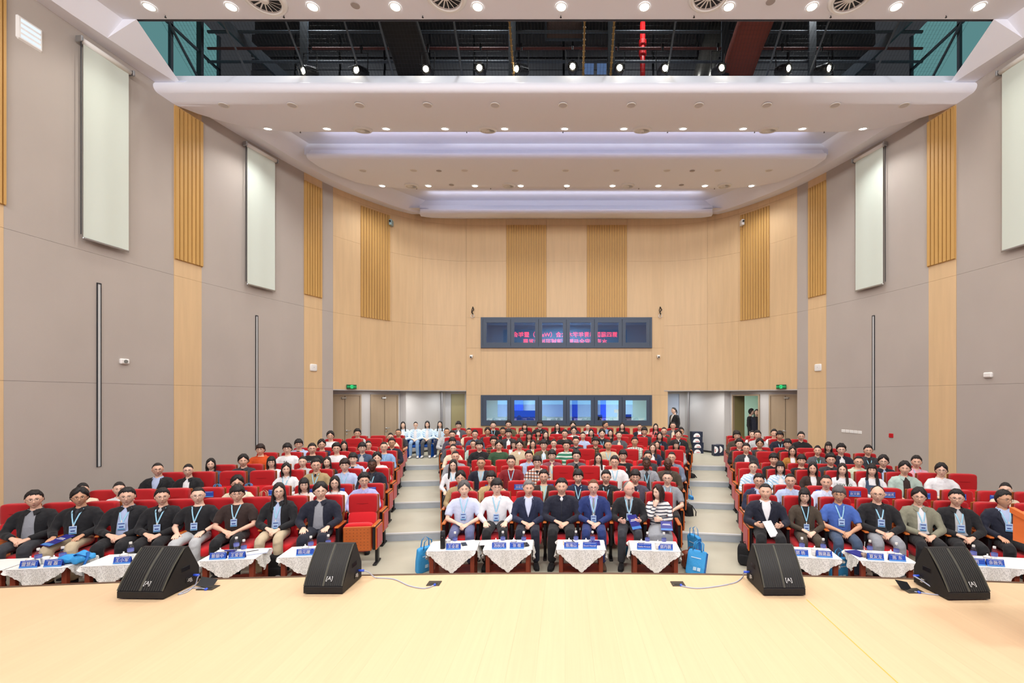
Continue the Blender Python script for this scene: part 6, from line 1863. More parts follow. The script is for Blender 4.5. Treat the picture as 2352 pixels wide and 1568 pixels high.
def table(x, d, rot, tx, w_=0.70, dp=0.46):
    """x, d = middle of the table"""
    t = thing('side_table', 'dark cherry side table under lace cloth, ' + tx, 'table', (x, d, 0), rot, 'lace-covered tables before the front row')
    part('tabletop', MB().cbox((0, 0, TT - 0.02), (w_ - 0.02, dp - 0.02, 0.035), 0.006), M_LEG, t)
    leg = MB().cbox((0, 0, 0.25), (0.06, 0.06, 0.5), 0.006).mesh('leg', M_LEG)
    for sx in (-1, 1):
        for sy in (-1, 1):
            obj('leg', leg, t, (sx * (w_ / 2 - 0.06), sy * (dp / 2 - 0.06), 0))
    part('lower_shelf', MB().cbox((0, 0, 0.17), (w_ - 0.12, dp - 0.12, 0.02), 0.004), M_LEG, t)
    c = thing('tablecloth', 'white lace cloth hanging in a scalloped point, ' + tx, 'tablecloth', (x, d, TT), rot, 'lace cloths before the front row')
    top = MB()
    n = 10
    top.add([((i / n - 0.5) * (w_ + 0.012), (j / 4 - 0.5) * (dp + 0.012), 0.002 + 0.001 * math.sin(i * 2 + j)) for j in range(5) for i in range(n + 1)], [(j * (n + 1) + i, j * (n + 1) + i + 1, (j + 1) * (n + 1) + i + 1, (j + 1) * (n + 1) + i) for j in range(4) for i in range(n)])
    part('cloth_top', top, M_CLOTH, c, True)
    def drop(half, L, name, M):
        mb = MB()
        N, K = 44, 9
        vs = []
        for i in range(N + 1):
            u = i / N * 2 - 1
            dep = L * (1 - abs(u)) ** 1.05 + 0.03
            dep += 0.013 * abs(math.sin(u * PI * 7))
            for k in range(K + 1):
                q = k / K
                z = -dep * q
                vs.append((u * half * (1 - 0.02 * q), -0.004 - 0.025 * q * (0.6 + 0.6 * math.sin(u * 9 + L * 20)) - 0.01 * math.sin(u * 17) * q, z))
        fs = [(i * (K + 1) + k, (i + 1) * (K + 1) + k, (i + 1) * (K + 1) + k + 1, i * (K + 1) + k + 1) for i in range(N) for k in range(K)]
        mb.add(vs, fs, M)
        part(name, mb, M_LACE, c, True)
    drop(w_ / 2, 0.285 if abs(x) < 2.5 else 0.215, 'lace_drop', Matrix.Translation((0, -dp / 2 - 0.004, 0)))
    drop(dp / 2, 0.20, 'lace_drop', Matrix.Translation((w_ / 2 + 0.004, 0, 0)) @ Matrix.Rotation(PI / 2, 4, 'Z'))
    drop(dp / 2, 0.20, 'lace_drop', Matrix.Translation((-w_ / 2 - 0.004, 0, 0)) @ Matrix.Rotation(-PI / 2, 4, 'Z'))
    TABLES.append((x, d, rot))
def tb_at(px, tx, off=1.09):
    x = PX(px, 6.6)
    for _ in range(12):
        d = row_d(1, x) - off
        x = PX(px, d)
    table(x, d, row_rot(x), tx)
for i, px in enumerate((1043, 1169, 1334, 1502)):
    tb_at(px, '%s before the centre block toward lectern' % ordn[i])
for i, px in enumerate((715, 543, 285, 122, -25)):
    tb_at(px, '%s from the aisle before the far-side block' % ordn[i])
for i, px in enumerate((1856, 2020, 2252, 2392)):
    tb_at(px, '%s from the aisle before the lectern-side block' % ordn[i])
def on_table(px, dy):
    """point on the nearest table seen in pixel column px; dy = distance behind the front edge"""
    best = None
    for (x, d, r) in TABLES:
        q = PX(px, d)
        if best is None or abs(q - x) < best[0]:
            best = (abs(q - x), x, d, r)
    _, x, d, r = best
    # walk along the table's local x until the projected column fits
    lo, hi = -0.4, 0.4
    f = lambda u: ((x + u * math.cos(r) - (-0.23 + dy) * math.sin(r)) / (d + u * math.sin(r) + (-0.23 + dy) * math.cos(r))) * F + CX - px
    for _ in range(30):
        m = (lo + hi) / 2
        if f(m) > 0:
            hi = m
        else:
            lo = m
    u = max(-0.31, min(0.31, (lo + hi) / 2))
    return (x + u * math.cos(r) - (-0.23 + dy) * math.sin(r), d + u * math.sin(r) + (-0.23 + dy) * math.cos(r), TT + 0.003), r
M_CARDB = mat('card_blue', (48, 88, 190), 0.4)
M_CARDT = mat('card_navy', (36, 52, 140), 0.4)
M_CARDL = mat('card_sky_wave', (96, 160, 230), 0.4)
def card_parts(root, text, w_=0.205, h=0.09, tilt=-0.25):
    M = Matrix.Rotation(tilt, 4, 'X')
    part('card_face', MB().cbox((0, 0, h / 2), (w_, 0.003, h), 0.001, M), M_CARDB, root)
    b = part('wave_band', MB().box((0, -0.0022, h * 0.10), (w_, 0.001, h * 0.18), M), M_CARDL, root)
    tb = MB()
    for q in range(7):
        tb.box((-w_ * 0.36 + q * w_ * 0.06, -0.0024, h * 0.87), (w_ * 0.035, 0.001, h * 0.06), M)
        tb.box((w_ * 0.04 + q * w_ * 0.06, -0.0024, h * 0.87), (w_ * 0.045, 0.001, h * 0.05), M)
    part('heading_line', tb, M_WHITE, root)
    if text:
        sz = 0.053 if len(text) <= 4 else 0.032
        me = text_mesh(text, sz, M_WHITE, 0.0006)
        obj('lettering', me, root, M @ Vector((0, -0.004, h * 0.47)), (tilt, 0, 0))
def name_card(px, text, tx):
    loc, r = on_table(px, 0.045)
    t = thing('name_card', tx, 'name card', loc, r, 'name cards on the lace tables')
    card_parts(t, text)
    part('card_back', MB().cbox((0, 0, 0.045), (0.205, 0.003, 0.09), 0.001, Matrix.Translation((0, 0.044, 0)) @ Matrix.Rotation(0.25, 4, 'X')), M_CARDT, t)
NC = [(1041, '王全君', 'alone on the first centre table'), (1146, '汤秋鸿', 'first on the second centre table'), (1187, '张 楷', 'beside another on the second centre table'), (1312, '陈海山', 'beside the orange folder on the third centre table'), (1355, 'David Hannah', 'with Latin letters on the third centre table'), (1480, 'Stefan Krause', 'with Latin letters on the fourth centre table'), (1529, '郭丹鹏', 'near the aisle on the fourth centre table'), (1839, '郭 杨', 'nearest the aisle by the lectern-side speaker'), (1894, '魏建晶', 'over the blue tote bag on a lectern-side table'), (2012, '夏友龙', 'by the drink cup on the second lectern-side table'), (2062, '陈 东', 'by the teacup on the second lectern-side table'), (2244, '明', 'half hidden by the last stage speaker'), (2288, '余敦先', 'by a bottle on the third lectern-side table'), (698, '杨元建', 'beside the speaker on the aisle-end far-side table'), (733, '', 'hidden behind the far-side speaker'), (499, '曾振中', 'by the teapot lid on the second far-side table'), (543, '王爱慧', 'in front of two bottles on the second far-side table'), (279, '王小军', 'on the table behind the outermost speaker'), (64, '雷慧闽', 'outer one by the blue bag'), (120, '程 磊', 'inner one by the blue bag')]
for px, tx, lb in NC:
    name_card(px, tx, 'blue name card with white characters, ' + lb)
bot = MB().lathe([(0.026, 0.0), (0.031, 0.006), (0.031, 0.06), (0.029, 0.075), (0.031, 0.09), (0.031, 0.125), (0.024, 0.15), (0.013, 0.17), (0.013, 0.18)], 14)
M_PET = glass_pane('clear_plastic', (0.93, 0.96, 0.98), 0.10)
bot_me = bot.mesh('bottle_body', M_PET, True)
lab_me = MB().lathe([(0.0316, 0.085), (0.0318, 0.122)], 14, cap=False).mesh('bottle_label', mat('bottle_label_violet', (120, 130, 200), 0.5), True)
cap_me = MB().lathe([(0.015, 0.176), (0.0155, 0.178), (0.0155, 0.198), (0.014, 0.2)], 12).mesh('bottle_cap', M_WHITE)
BT = [(1045, 0.17), (1155, 0.16), (1203, 0.14), (1323, 0.17), (1361, 0.16), (1487, 0.16), (1525, 0.16), (1842, 0.18), (1891, 0.18), (1998, 0.2), (2059, 0.14), (2236, 0.2), (2284, 0.18), (543, 0.30), (560, 0.16), (714, 0.2), (754, 0.24), (300, 0.26), (88, 0.14), (144, 0.17)]
for i, (px, dy) in enumerate(BT):
    loc, r = on_table(px, dy)
    blk = 'centre' if 990 < px < 1600 else ('far-side' if px < 990 else 'lectern-side')
    n = sum(1 for q, _ in BT[:i + 1] if (990 < q < 1600) == (990 < px < 1600) and (q < 990) == (px < 990))
    t = thing('water_bottle', 'small clear water bottle with white cap, %s on the %s tables' % (ordn[n - 1], blk), 'bottle', loc, 0, 'water bottles on the lace tables', sc=1.12)
    obj('bottle_body', bot_me, t)
    obj('bottle_label', lab_me, t)
    obj('bottle_cap', cap_me, t)
cup_me = MB().lathe([(0.024, 0.0), (0.036, 0.01), (0.043, 0.05), (0.045, 0.085), (0.042, 0.085), (0.040, 0.06)], 20).mesh('cup', mat('white_porcelain', (240, 240, 236), 0.2, coat=0.3), True)
lid_me = MB().lathe([(0.047, 0.084), (0.044, 0.092), (0.02, 0.105), (0.006, 0.110), (0.010, 0.120), (0.007, 0.128), (0.001, 0.13)], 20).mesh('lid', MATS['white_porcelain'], True)
hnd_me = MB().tube([(0.043, 0, 0.072), (0.068, 0, 0.066), (0.068, 0, 0.03), (0.038, 0, 0.02)], 0.005, 6).mesh('handle', MATS['white_porcelain'], True)
CU = [(1028, 0.22), (1139, 0.14), (1180, 0.14), (1307, 0.13), (1346, 0.13), (1473, 0.13), (1511, 0.10), (1871, 0.12), (2046, 0.13), (2268, 0.15), (104, 0.20), (70, 0.12), (124, 0.12), (284, 0.15), (506, 0.13), (701, 0.14)]
for i, (px, dy) in enumerate(CU):
    loc, r = on_table(px, dy)
    blk = 'centre' if 990 < px < 1600 else ('far-side' if px < 990 else 'lectern-side')
    n = sum(1 for q, _ in CU[:i + 1] if (990 < q < 1600) == (990 < px < 1600) and (q < 990) == (px < 990))
    t = thing('lidded_cup', 'white porcelain teacup with knobbed lid, %s on the %s tables' % (ordn[n - 1], blk), 'cup', loc, 0.5, 'white teacups on the lace tables')
    obj('cup', cup_me, t)
    if px != 104:
        obj('lid', lid_me, t)
    obj('handle', hnd_me, t)
loc, r = on_table(1017, 0.12)
t = thing('thermos', 'tall black thermos flask on the first centre table by the aisle', 'flask', loc)
part('flask_body', MB().lathe([(0.034, 0), (0.036, 0.005), (0.036, 0.19), (0.033, 0.2)], 16), M_BLACK, t, 0.6)
part('flask_cap', MB().lathe([(0.034, 0.2), (0.034, 0.245), (0.028, 0.255)], 16), M_DARK, t, 0.6)
part('button', MB().lathe([(0.008, 0), (0.008, 0.004)], 8, Matrix.Translation((0, -0.035, 0.17)) @ Matrix.Rotation(PI / 2, 4, 'X')), M_METAL, t)
loc, r = on_table(1984, 0.16)
t = thing('drink_cup', 'clear takeaway iced drink cup with straw on a lectern-side table', 'cup', loc)
part('cup_wall', MB().lathe([(0.028, 0), (0.042, 0.09), (0.044, 0.10)], 16, cap=False), M_PET, t, True)
part('drink', MB().lathe([(0.027, 0.002), (0.036, 0.05), (0.001, 0.05)], 16), mat('iced_coffee', (170, 140, 120), 0.3), t, True)
part('dome_lid', MB().lathe([(0.046, 0.10), (0.044, 0.115), (0.02, 0.13), (0.008, 0.132)], 16, cap=False), M_PET, t, True)
part('straw', MB().tube([(0, 0, 0.02), (0.015, 0, 0.21)], 0.004, 6), M_WHITE, t)
def flat_item(name, px, dy, sz, m, tx, cat, rz=0.2, lift=0.0):
    loc, r = on_table(px, dy)
    t = thing(name, tx, cat, (loc[0], loc[1], loc[2] + lift), r + rz)
    part('cover', MB().cbox((0, 0, sz[2] / 2), sz, 0.002), m, t)
    return t, sz
def add_pages(ts, m, inset=0.006):
    t, sz = ts
    part('pages', MB().box((0.003, 0, sz[2] + 0.003), (sz[0] - 2 * inset, sz[1] - 2 * inset, 0.004)), m, t)
M_PAPER = mat('paper_white', (236, 238, 240), 0.7)
M_PHONE = mat('phone_black', (14, 18, 26), 0.15)
for px, dy, tx in ((1066, 0.24, 'black phone lying on the first centre table'), (1208, 0.20, 'black phone lying on the second centre table'), (1313, 0.28, 'black phone on the orange folder, third centre table'), (520, 0.24, 'black phone on the second far-side table')):
    t, sz = flat_item('phone', px, dy, (0.075, 0.15, 0.009), M_BLACK, tx, 'phone', 0.3, 0.022 if px == 1313 else 0.012)
    part('screen', MB().box((0, 0, 0.0095), (0.068, 0.14, 0.001)), M_PHONE, t)
add_pages(flat_item('booklet', 1076, 0.30, (0.21, 0.28, 0.008), M_PAPER, 'pale booklet lying on the first centre table', 'booklet'), M_PAPER)
add_pages(flat_item('open_notebook', 1128, 0.33, (0.34, 0.22, 0.008), M_PAPER, 'open notebook overhanging the second centre table', 'notebook', 0.1), M_PAPER)
add_pages(flat_item('booklet', 1196, 0.32, (0.25, 0.2, 0.008), M_PAPER, 'white booklet behind the cups on the second centre table', 'booklet', 0.0), M_PAPER)
add_pages(flat_item('folder', 1312, 0.30, (0.24, 0.2, 0.01), mat('orange_tan_folder', (206, 156, 96), 0.5), 'orange tan folder on the third centre table', 'folder', 0.05), M_PAPER)
add_pages(flat_item('booklet', 1360, 0.30, (0.24, 0.2, 0.008), M_NAVYB, 'navy booklet on the third centre table', 'booklet', 0.0), M_NAVYB)
add_pages(flat_item('booklet', 1970, 0.28, (0.2, 0.25, 0.008), M_NAVYB, 'navy booklet under the takeaway drink on a lectern-side table', 'booklet', 0.4), M_NAVYB)
add_pages(flat_item('folder', 588, 0.27, (0.30, 0.2, 0.012), mat('pale_blue_folder', (196, 206, 226), 0.5), 'pale blue folder with a pen on the second far-side table', 'folder', 0.3), M_PAPER)
t, _ = flat_item('pen', 580, 0.27, (0.14, 0.008, 0.008), M_BLACK, 'black pen lying on the pale blue folder', 'pen', 0.5, 0.022)
part('pen_tip', MB().lathe([(0.004, 0), (0.001, 0.012)], 6, Matrix.Translation((0.07, 0, 0.004)) @ Matrix.Rotation(PI / 2, 4, 'Y')), M_METAL, t)
add_pages(flat_item('booklet', 517, 0.30, (0.2, 0.22, 0.01), M_NAVYB, 'navy booklet beneath a phone on the second far-side table', 'booklet', 0.0), M_NAVYB)
add_pages(flat_item('papers', 735, 0.30, (0.24, 0.2, 0.006), M_PAPER, 'white papers on the aisle-most far-side table', 'papers', 0.1), M_PAPER)
# crumpled bright blue bag on the outer table
M_BAGB = mat('tote_blue', (58, 156, 220), 0.55, bump=0.5, bscale=14)
M_BAGD = mat('tote_blue_dark', (30, 104, 180), 0.55, bump=0.5, bscale=14)
loc, r = on_table(170, 0.22)
t = thing('blue_bag', 'crumpled bright blue tote bag lying on the outer far-side table', 'bag', loc)
mb = MB().pillow((0, 0, 0.045), (0.42, 0.24, 0.10), 0.5, 28, 16)
mb.v = [(x + 0.03 * noise.noise(Vector((x * 9, y * 9, z * 9))), y + 0.03 * noise.noise(Vector((x * 9 + 5, y * 9, z * 9))), max(0.001, z + 0.06 * noise.noise(Vector((x * 11, y * 11, z * 9 + 3))))) for x, y, z in mb.v]
part('bag_body', mb, M_BAGB, t, True)
part('bag_handle', MB().tube([(0.06, -0.05, 0.09), (0.12, -0.08, 0.13), (0.19, -0.06, 0.10), (0.22, 0.0, 0.05)], [(0.018, 0.004)] * 4, 6).tube([(0.1, 0.05, 0.08), (0.16, 0.03, 0.12), (0.23, -0.05, 0.07), (0.25, -0.12, -0.02)], [(0.018, 0.004)] * 4, 6), M_BAGD, t, True)
loc, r = on_table(150, 0.06)

# booklets and papers held by people of the front row
def booklet(px, d, z, rx, rz, tx, m=M_NAVYB, sc=1.0):
    t = thing('booklet', tx, 'booklet', (PX(px, d), d, z), (rx, 0, rz), None, sc)
    cm = BOOKM if m is M_NAVYB else MB().cbox((0, 0, 0), (0.21, 0.29, 0.008), 0.002).mesh('cover', m)
    obj('cover', cm, t)
    if m is M_NAVYB:
        obj('cover_band', BOOKB, t)
        obj('cover_print', BOOKT, t)
    else:
        part('under_sheet', MB().box((0.008, -0.012, -0.006), (0.205, 0.285, 0.002)), m, t)
booklet(1457, 7.30, 0.72, 0.9, 0.5, 'navy blue booklet held in both hands by the bearded person', sc=0.85)
booklet(1531, 7.20, 0.688, 0.35, -0.15, 'navy blue booklet lying on the grey skirt', sc=0.85)
booklet(1770, 7.02, 0.70, 0.9, 0.4, 'white loose papers held by the broad person beside the aisle', M_PAPER, 0.85)
booklet(133, 6.52, 0.675, 0.25, -0.3, 'open navy blue booklet on the beige trousers', sc=1.0)
# name cards stuck on the backs of the second-row seats
for b, tx in (('C', ['', '', '冶运涛', '', '', '', '', '']), ('R', ['', '', '陶', '赵文鹏', '樊美秀', '红', '', '', '']), ('L', ['', '', '', '', '', '', '', '', ''])):
    for i, x in enumerate(SEATS[b, 2]):
        if b == 'L' and i in (6, 7, 8):
            continue
        r = row_rot(x)
        t = thing('seat_card', 'blue name card stuck on the second-row seat back of %s, %s' % (BLK[b], aisle_word(b, i, len(SEATS[b, 2]))), 'name card', (x + 0.012 * math.sin(r), row_d(2, x) - 0.012, 0.925), r, 'blue cards on second-row seat backs')
        card_parts(t, tx[i], 0.20, 0.105, 0.0)

# ================================================================ STAGE THINGS
M_GRILL = mat('speaker_grille', (46, 46, 42), 0.6, metal=0.3)
M_SPKB = mat('speaker_cabinet', (24, 24, 25), 0.55, bump=0.2, bscale=200)
M_LOGO = mat('silver_emblem', (200, 202, 200), 0.4)
def monitor(px_l, px_r, py, yaw, cable_side, tx):
    d = (HC - ZST) * F / (py - CY)
    x0, x1 = PX(px_l, d), PX(px_r, d)
    wdt = x1 - x0
    t = thing('stage_monitor', tx, 'speaker', ((x0 + x1) / 2, d, ZST), yaw)
    prof = [(0.0, 0.012), (0.0, 0.07), (0.245, 0.405), (0.275, 0.41), (0.40, 0.17), (0.40, 0.012)]
    part('cabinet', MB().prism(prof, -wdt / 2, wdt / 2), M_SPKB, t)
    # grille face, standing slightly proud, with vertical ribs
    a, b = Vector((0, 0.004, 0.078)), Vector((0, 0.240, 0.400))
    nrm = Vector((0, -(b.z - a.z), b.y - a.y)).normalized()
    g = MB()
    def bulge(q):
        return 0.006 + 0.016 * math.sin(PI * q)
    N = 10
    for sx in (-1, 1):
        vs = []
        for i in range(N + 1):
            p = a.lerp(b, i / N) + nrm * bulge(i / N)
            vs += [(sx * 0.010, p.y, p.z), (sx * (wdt / 2 - 0.008), p.y, p.z)]
        g.add(vs, [(2 * i, 2 * i + 1, 2 * i + 3, 2 * i + 2) for i in range(N)])
    part('grille', g, M_BLACK, t)
    ribs = MB()
    nr = 18
    for j in range(nr):
        u = -wdt / 2 + 0.012 + (wdt - 0.024) * (j + 0.5) / nr
        if abs(u) < 0.010:
            continue
        ribs.tube([(u, (a.lerp(b, i / N) + nrm * (bulge(i / N) + 0.002)).y, (a.lerp(b, i / N) + nrm * (bulge(i / N) + 0.002)).z) for i in range(N + 1)], [(0.0058, 0.002)] * (N + 1), 4, side=(1, 0, 0))
    part('grille_rib', ribs, M_GRILL, t, kind='stuff')
    part('centre_bar', MB().tube([(0, (a.lerp(b, i / N) + nrm * (bulge(i / N) + 0.001)).y, (a.lerp(b, i / N) + nrm * (bulge(i / N) + 0.001)).z) for i in range(N + 1)], [(0.011, 0.006)] * (N + 1), 6, side=(1, 0, 0)), mat('speaker_bar', (74, 74, 64), 0.5), t)
    for sx in (-1, 1):
        part('grille_edge', MB().tube([(sx * (wdt / 2 - 0.006), (a.lerp(b, i / N) + nrm * (bulge(i / N) + 0.001)).y, (a.lerp(b, i / N) + nrm * (bulge(i / N) + 0.001)).z) for i in range(N + 1)], 0.007, 6), MATS['speaker_bar'], t)
    p = a.lerp(b, 0.16) + nrm * 0.024
    ang = math.atan2(b.z - a.z, b.y - a.y) - PI / 2
    e = obj('emblem', text_mesh('[A]', 0.05, M_LOGO, 0.001), t, (0.05, p.y, p.z), (ang, 0, 0))
    s = cable_side
    xs_ = s * wdt / 2
    part('side_handle', MB().cbox((xs_, 0.24, 0.20), (0.006, 0.10, 0.045), 0.002, None), M_PHONE, t)
    part('connector_plate', MB().cbox((xs_ + s * 0.002, 0.30, 0.075), (0.006, 0.11, 0.05), 0.002), M_BLACK, t)
    part('plate_print', MB().box((xs_ + s * 0.0058, 0.285, 0.085), (0.001, 0.04, 0.006)).box((xs_ + s * 0.0058, 0.285, 0.07), (0.001, 0.055, 0.006)).box((xs_ + s * 0.0058, 0.30, 0.055), (0.001, 0.03, 0.006)), M_WHITE, t)
    part('blue_plug', MB().tube([(xs_, 0.335, 0.10), (xs_ + s * 0.055, 0.335, 0.10)], 0.012, 10), mat('plug_blue', (58, 92, 214), 0.4), t, True)
    M = Matrix.Translation(t.location) @ Matrix.Rotation(yaw, 4, 'Z')
    return M @ Vector((xs_ + s * 0.055, 0.335, 0.10))
M_CABLE = mat('grey_cable', (176, 182, 198), 0.5)
def floor_pt(px, py, dz=0.006):
    d = (HC - ZST) * F / (py - CY)
    return Vector((PX(px, d), d, ZST + dz))
def cable(p0, pts, tx):
    P0 = [p0] + [p0.lerp(floor_pt(*pts[0]), 0.4) + Vector((0, 0, 0.01))] + [floor_pt(*q) for q in pts]
    C_ = _catmull([tuple(p) for p in P0], 8) if False else None
    out = []
    for i in range(len(P0) - 1):
        a0, a1, a2, a3 = P0[max(i - 1, 0)], P0[i], P0[i + 1], P0[min(i + 2, len(P0) - 1)]
        for q in range(8):
            u = q / 8
            v = 0.5 * ((2 * a1) + (-a0 + a2) * u + (2 * a0 - 5 * a1 + 4 * a2 - a3) * u * u + (-a0 + 3 * a1 - 3 * a2 + a3) * u ** 3)
            v.z = max(v.z, ZST + 0.006)
            out.append(v)
    out.append(P0[-1])
    obj('cable', MB().tube(out, 0.006, 6).mesh('cable', M_CABLE, True), label=tx, category='cable')
def pocket(px, py, w_, open_, tx):
    p = floor_pt(px, py, 0.0)
    t = thing('floor_pocket', tx, 'floor box', p)
    part('plate', MB().cbox((0, 0, 0.004), (w_, 0.11, 0.008), 0.002), mat('pocket_plate', (70, 66, 58), 0.4, metal=0.5), t)
    part('slot', MB().box((0, -0.02, 0.0085), (w_ * 0.6, 0.03, 0.002)), M_BLACK, t)
    part('blue_socket', MB().lathe([(0.013, 0), (0.013, 0.02)], 10, Matrix.Translation((0.02, -0.04, 0.008)) @ Matrix.Rotation(PI / 2, 4, 'X')), MATS['plug_blue'], t, True)
    if open_:
        part('flap', MB().cbox((0, 0, 0), (w_ * 0.9, 0.10, 0.004), 0.001, Matrix.Translation((-0.05, 0.05, 0.035)) @ Matrix.Rotation(0.6, 4, 'X') @ Matrix.Rotation(0.3, 4, 'Y')), M_BLACK, t)
c1 = monitor(267, 376, 1377, -0.03, 1, 'black wedge stage speaker, outermost on the far side')
c2 = monitor(697, 787, 1365, 0.0, 1, 'black wedge stage speaker beside the far-side aisle')
c3 = monitor(1754, 1850, 1369, 0.0, -1, 'black wedge stage speaker beside the lectern-side aisle')
c4 = monitor(2177, 2276, 1379, 0.03, -1, 'black wedge stage speaker nearest the lectern')
pocket(997, 1340, 0.13, False, 'closed dark floor pocket with blue plug by the far-side aisle speaker')
pocket(1557, 1341, 0.13, False, 'closed dark floor pocket with blue plug by the lectern-side aisle speaker')
pocket(478, 1350, 0.16, True, 'open dark floor pocket with raised flap by the outermost far-side speaker')
pocket(2097, 1357, 0.16, True, 'open dark floor pocket by the speaker nearest the lectern')
cable(c2, [(865, 1328), (905, 1331), (940, 1346), (975, 1352), (997, 1345)], 'grey cable from the far-side aisle speaker to its floor pocket')
cable(c3, [(1706, 1326), (1690, 1338), (1650, 1347), (1600, 1352), (1563, 1346)], 'grey cable from the lectern-side aisle speaker to its floor pocket')
cable(c1, [(448, 1345), (430, 1360), (410, 1366), (440, 1352), (474, 1354)], 'grey cable curling from the outermost far-side speaker')
cable(c4, [(2160, 1366), (2140, 1366), (2115, 1362), (2100, 1360)], 'grey cable from the speaker nearest the lectern to its floor pocket')
tp = MB()
a, b = floor_pt(1852, 1376, 0.0012), floor_pt(2075, 1580, 0.0012)
tp.add([a + Vector((-0.004, 0, 0)), a + Vector((0.004, 0, 0)), b + Vector((0.004, 0, 0)), b + Vector((-0.004, 0, 0))], [(0, 1, 2, 3)])
obj('floor_tape', tp.mesh('floor_tape', mat('yellow_tape', (214, 180, 70), 0.5)), label='thin yellow tape line on the stage running from the lectern-side aisle speaker', category='tape')
# lectern at the edge of the view
lx, ld = 3.735, 3.24
t = thing('lectern', 'orange wood lectern standing on the stage at the edge of view', 'lectern', (lx, ld, ZST))
M_LECT = mat('lectern_wood', (204, 108, 52), 0.35, vary=0.08, vscale=(3, 3, 14), coat=0.2)
part('base', MB().cbox((0.02, -0.09, 0.02), (0.66, 0.42, 0.04), 0.008).cbox((0.02, -0.09, 0.05), (0.6, 0.36, 0.03), 0.006), mat('lectern_base', (130, 60, 30), 0.4), t)
part('column', MB().cbox((0.05, 0, 0.44), (0.36, 0.3, 0.78), 0.01), M_LECT, t)
part('housing', MB().prism([(-0.24, 0.79), (0.22, 0.79), (0.22, 1.01), (-0.24, 0.88)], -0.33, 0.33), M_LECT, t)
part('reading_board', MB().cbox((0, -0.01, 0), (0.56, 0.40, 0.006), 0.002, Matrix.Translation((0, 0, 0.952)) @ Matrix.Rotation(math.atan2(0.13, 0.46), 4, 'X')), mat('reading_board', (120, 62, 34), 0.4), t)
part('side_rim', MB().prism([(-0.25, 0.87), (0.23, 1.00), (0.23, 1.04), (-0.25, 0.91)], -0.345, -0.31).prism([(-0.25, 0.87), (0.23, 1.00), (0.23, 1.04), (-0.25, 0.91)], 0.31, 0.345), M_LECT, t)
for xm in (-0.04, 0.06):
    part('microphone', MB().tube([(xm + 0.1, 0.15, 0.99), (xm + 0.1, 0.10, 1.18), (xm + 0.1, 0.0, 1.26)], 0.005, 6).ball((xm + 0.1, -0.01, 1.265), 0.016), M_BLACK, t, True)

# ================================================================ BAGS, BOXES
def tote(p, rot, sc, tx, lean=0.1, m=None):
    t = thing('tote_bag', tx, 'bag', p, (lean, 0, rot), None, sc)
    mb = MB().pillow((0, 0, 0.19), (0.30, 0.08, 0.38), 0.25, 16, 12)
    mb.v = [(x, y + 0.012 * math.sin(z * 22 + x * 9), z) for x, y, z in mb.v]
    part('bag_body', mb, m or M_BAGB, t, True)
    part('side_gusset', MB().cbox((0.148, 0, 0.19), (0.008, 0.06, 0.33), 0.002), M_BAGD, t)
    for y in (-0.035, 0.035):
        part('bag_handle', MB().tube([(-0.07, y, 0.36), (-0.06, y, 0.48), (0.0, y * 1.3, 0.53), (0.06, y, 0.48), (0.07, y, 0.36)], [(0.010, 0.003)] * 5, 6, side=(1, 0, 0)), m or M_BAGB, t, True)
    part('print_block', MB().box((0, -0.043, 0.10), (0.05, 0.002, 0.05)).box((0.065, -0.043, 0.10), (0.05, 0.002, 0.05)).box((0, -0.043, 0.26), (0.16, 0.002, 0.014)), mat('tote_print', (190, 222, 244), 0.6), t)
def backpack(p, rot, tx, sc=1.0, lean=0.15, m=None):
    m = m or mat('backpack_black', (26, 27, 30), 0.8, bump=0.3, bscale=40)
    t = thing('backpack', tx, 'backpack', p, (lean, 0, rot), None, sc)
    part('main_pocket', MB().pillow((0, 0, 0.22), (0.30, 0.18, 0.44), 0.45, 18, 12), m, t, True)
    part('front_pocket', MB().pillow((0, -0.08, 0.14), (0.24, 0.09, 0.22), 0.4, 16, 10), m, t, True)
    part('grab_loop', MB().tube([(-0.04, 0.03, 0.42), (-0.03, 0.03, 0.48), (0.03, 0.03, 0.48), (0.04, 0.03, 0.42)], 0.008, 6), m, t)
    part('shoulder_strap', MB().tube([(0.08, 0.09, 0.40), (0.16, 0.13, 0.25), (0.14, 0.10, 0.05)], [(0.02, 0.005)] * 3, 6), m, t)
def fp(px, py, z=0.0):
    d = (HC - z) * F / (py - CY)
    return Vector((PX(px, d), d, z))
tote(fp(975, 1312), 0.9, 1.05, 'blue tote bag leaning against the first centre table by the aisle', 0.12)
tote(Vector((1.98, 6.95, 0.0)), -0.7, 1.0, 'blue tote bag with handles slumped by the fourth centre table', -0.35)
tote(Vector((1.93 + 0.28, 7.75, 0.0)), -1.2, 1.0, 'blue tote bag standing beside the front-row aisle seat', 0.05)
tote(fp(1583, 1172, 0.0) + Vector((0, 0.0, 0)), -1.2, 1.0, 'blue tote bag standing in the aisle behind the front row', 0.05)
backpack(fp(1582, 1197, 0.0), -1.2, 'black backpack standing in the lectern-side aisle behind the front row', 0.9)
backpack(fp(1588, 1119, TH * 1), -1.0, 'black backpack on the second step of the lectern-side aisle', 0.95)
backpack(fp(1712, 1296), -0.5, 'black shoulder bag beside the aisle seat behind the lectern-side speaker', 0.78, 0.1)
backpack(fp(628, 1330) + Vector((0, 0.1, 0)), 0.2, 'black backpack with red-capped bottle beside the second far-side table', 0.85, 0.25)
t = thing('drink_bottle', 'clear bottle with red cap in the black backpack pocket', 'bottle', fp(612, 1336) + Vector((0, -0.02, 0.05)))
part('bottle_body', MB().lathe([(0.03, 0), (0.03, 0.13), (0.018, 0.16)], 12), M_PET, t, True)
part('bottle_cap', MB().lathe([(0.019, 0.158), (0.019, 0.19), (0.016, 0.193)], 12), mat('cap_red', (220, 50, 40), 0.4), t, True)
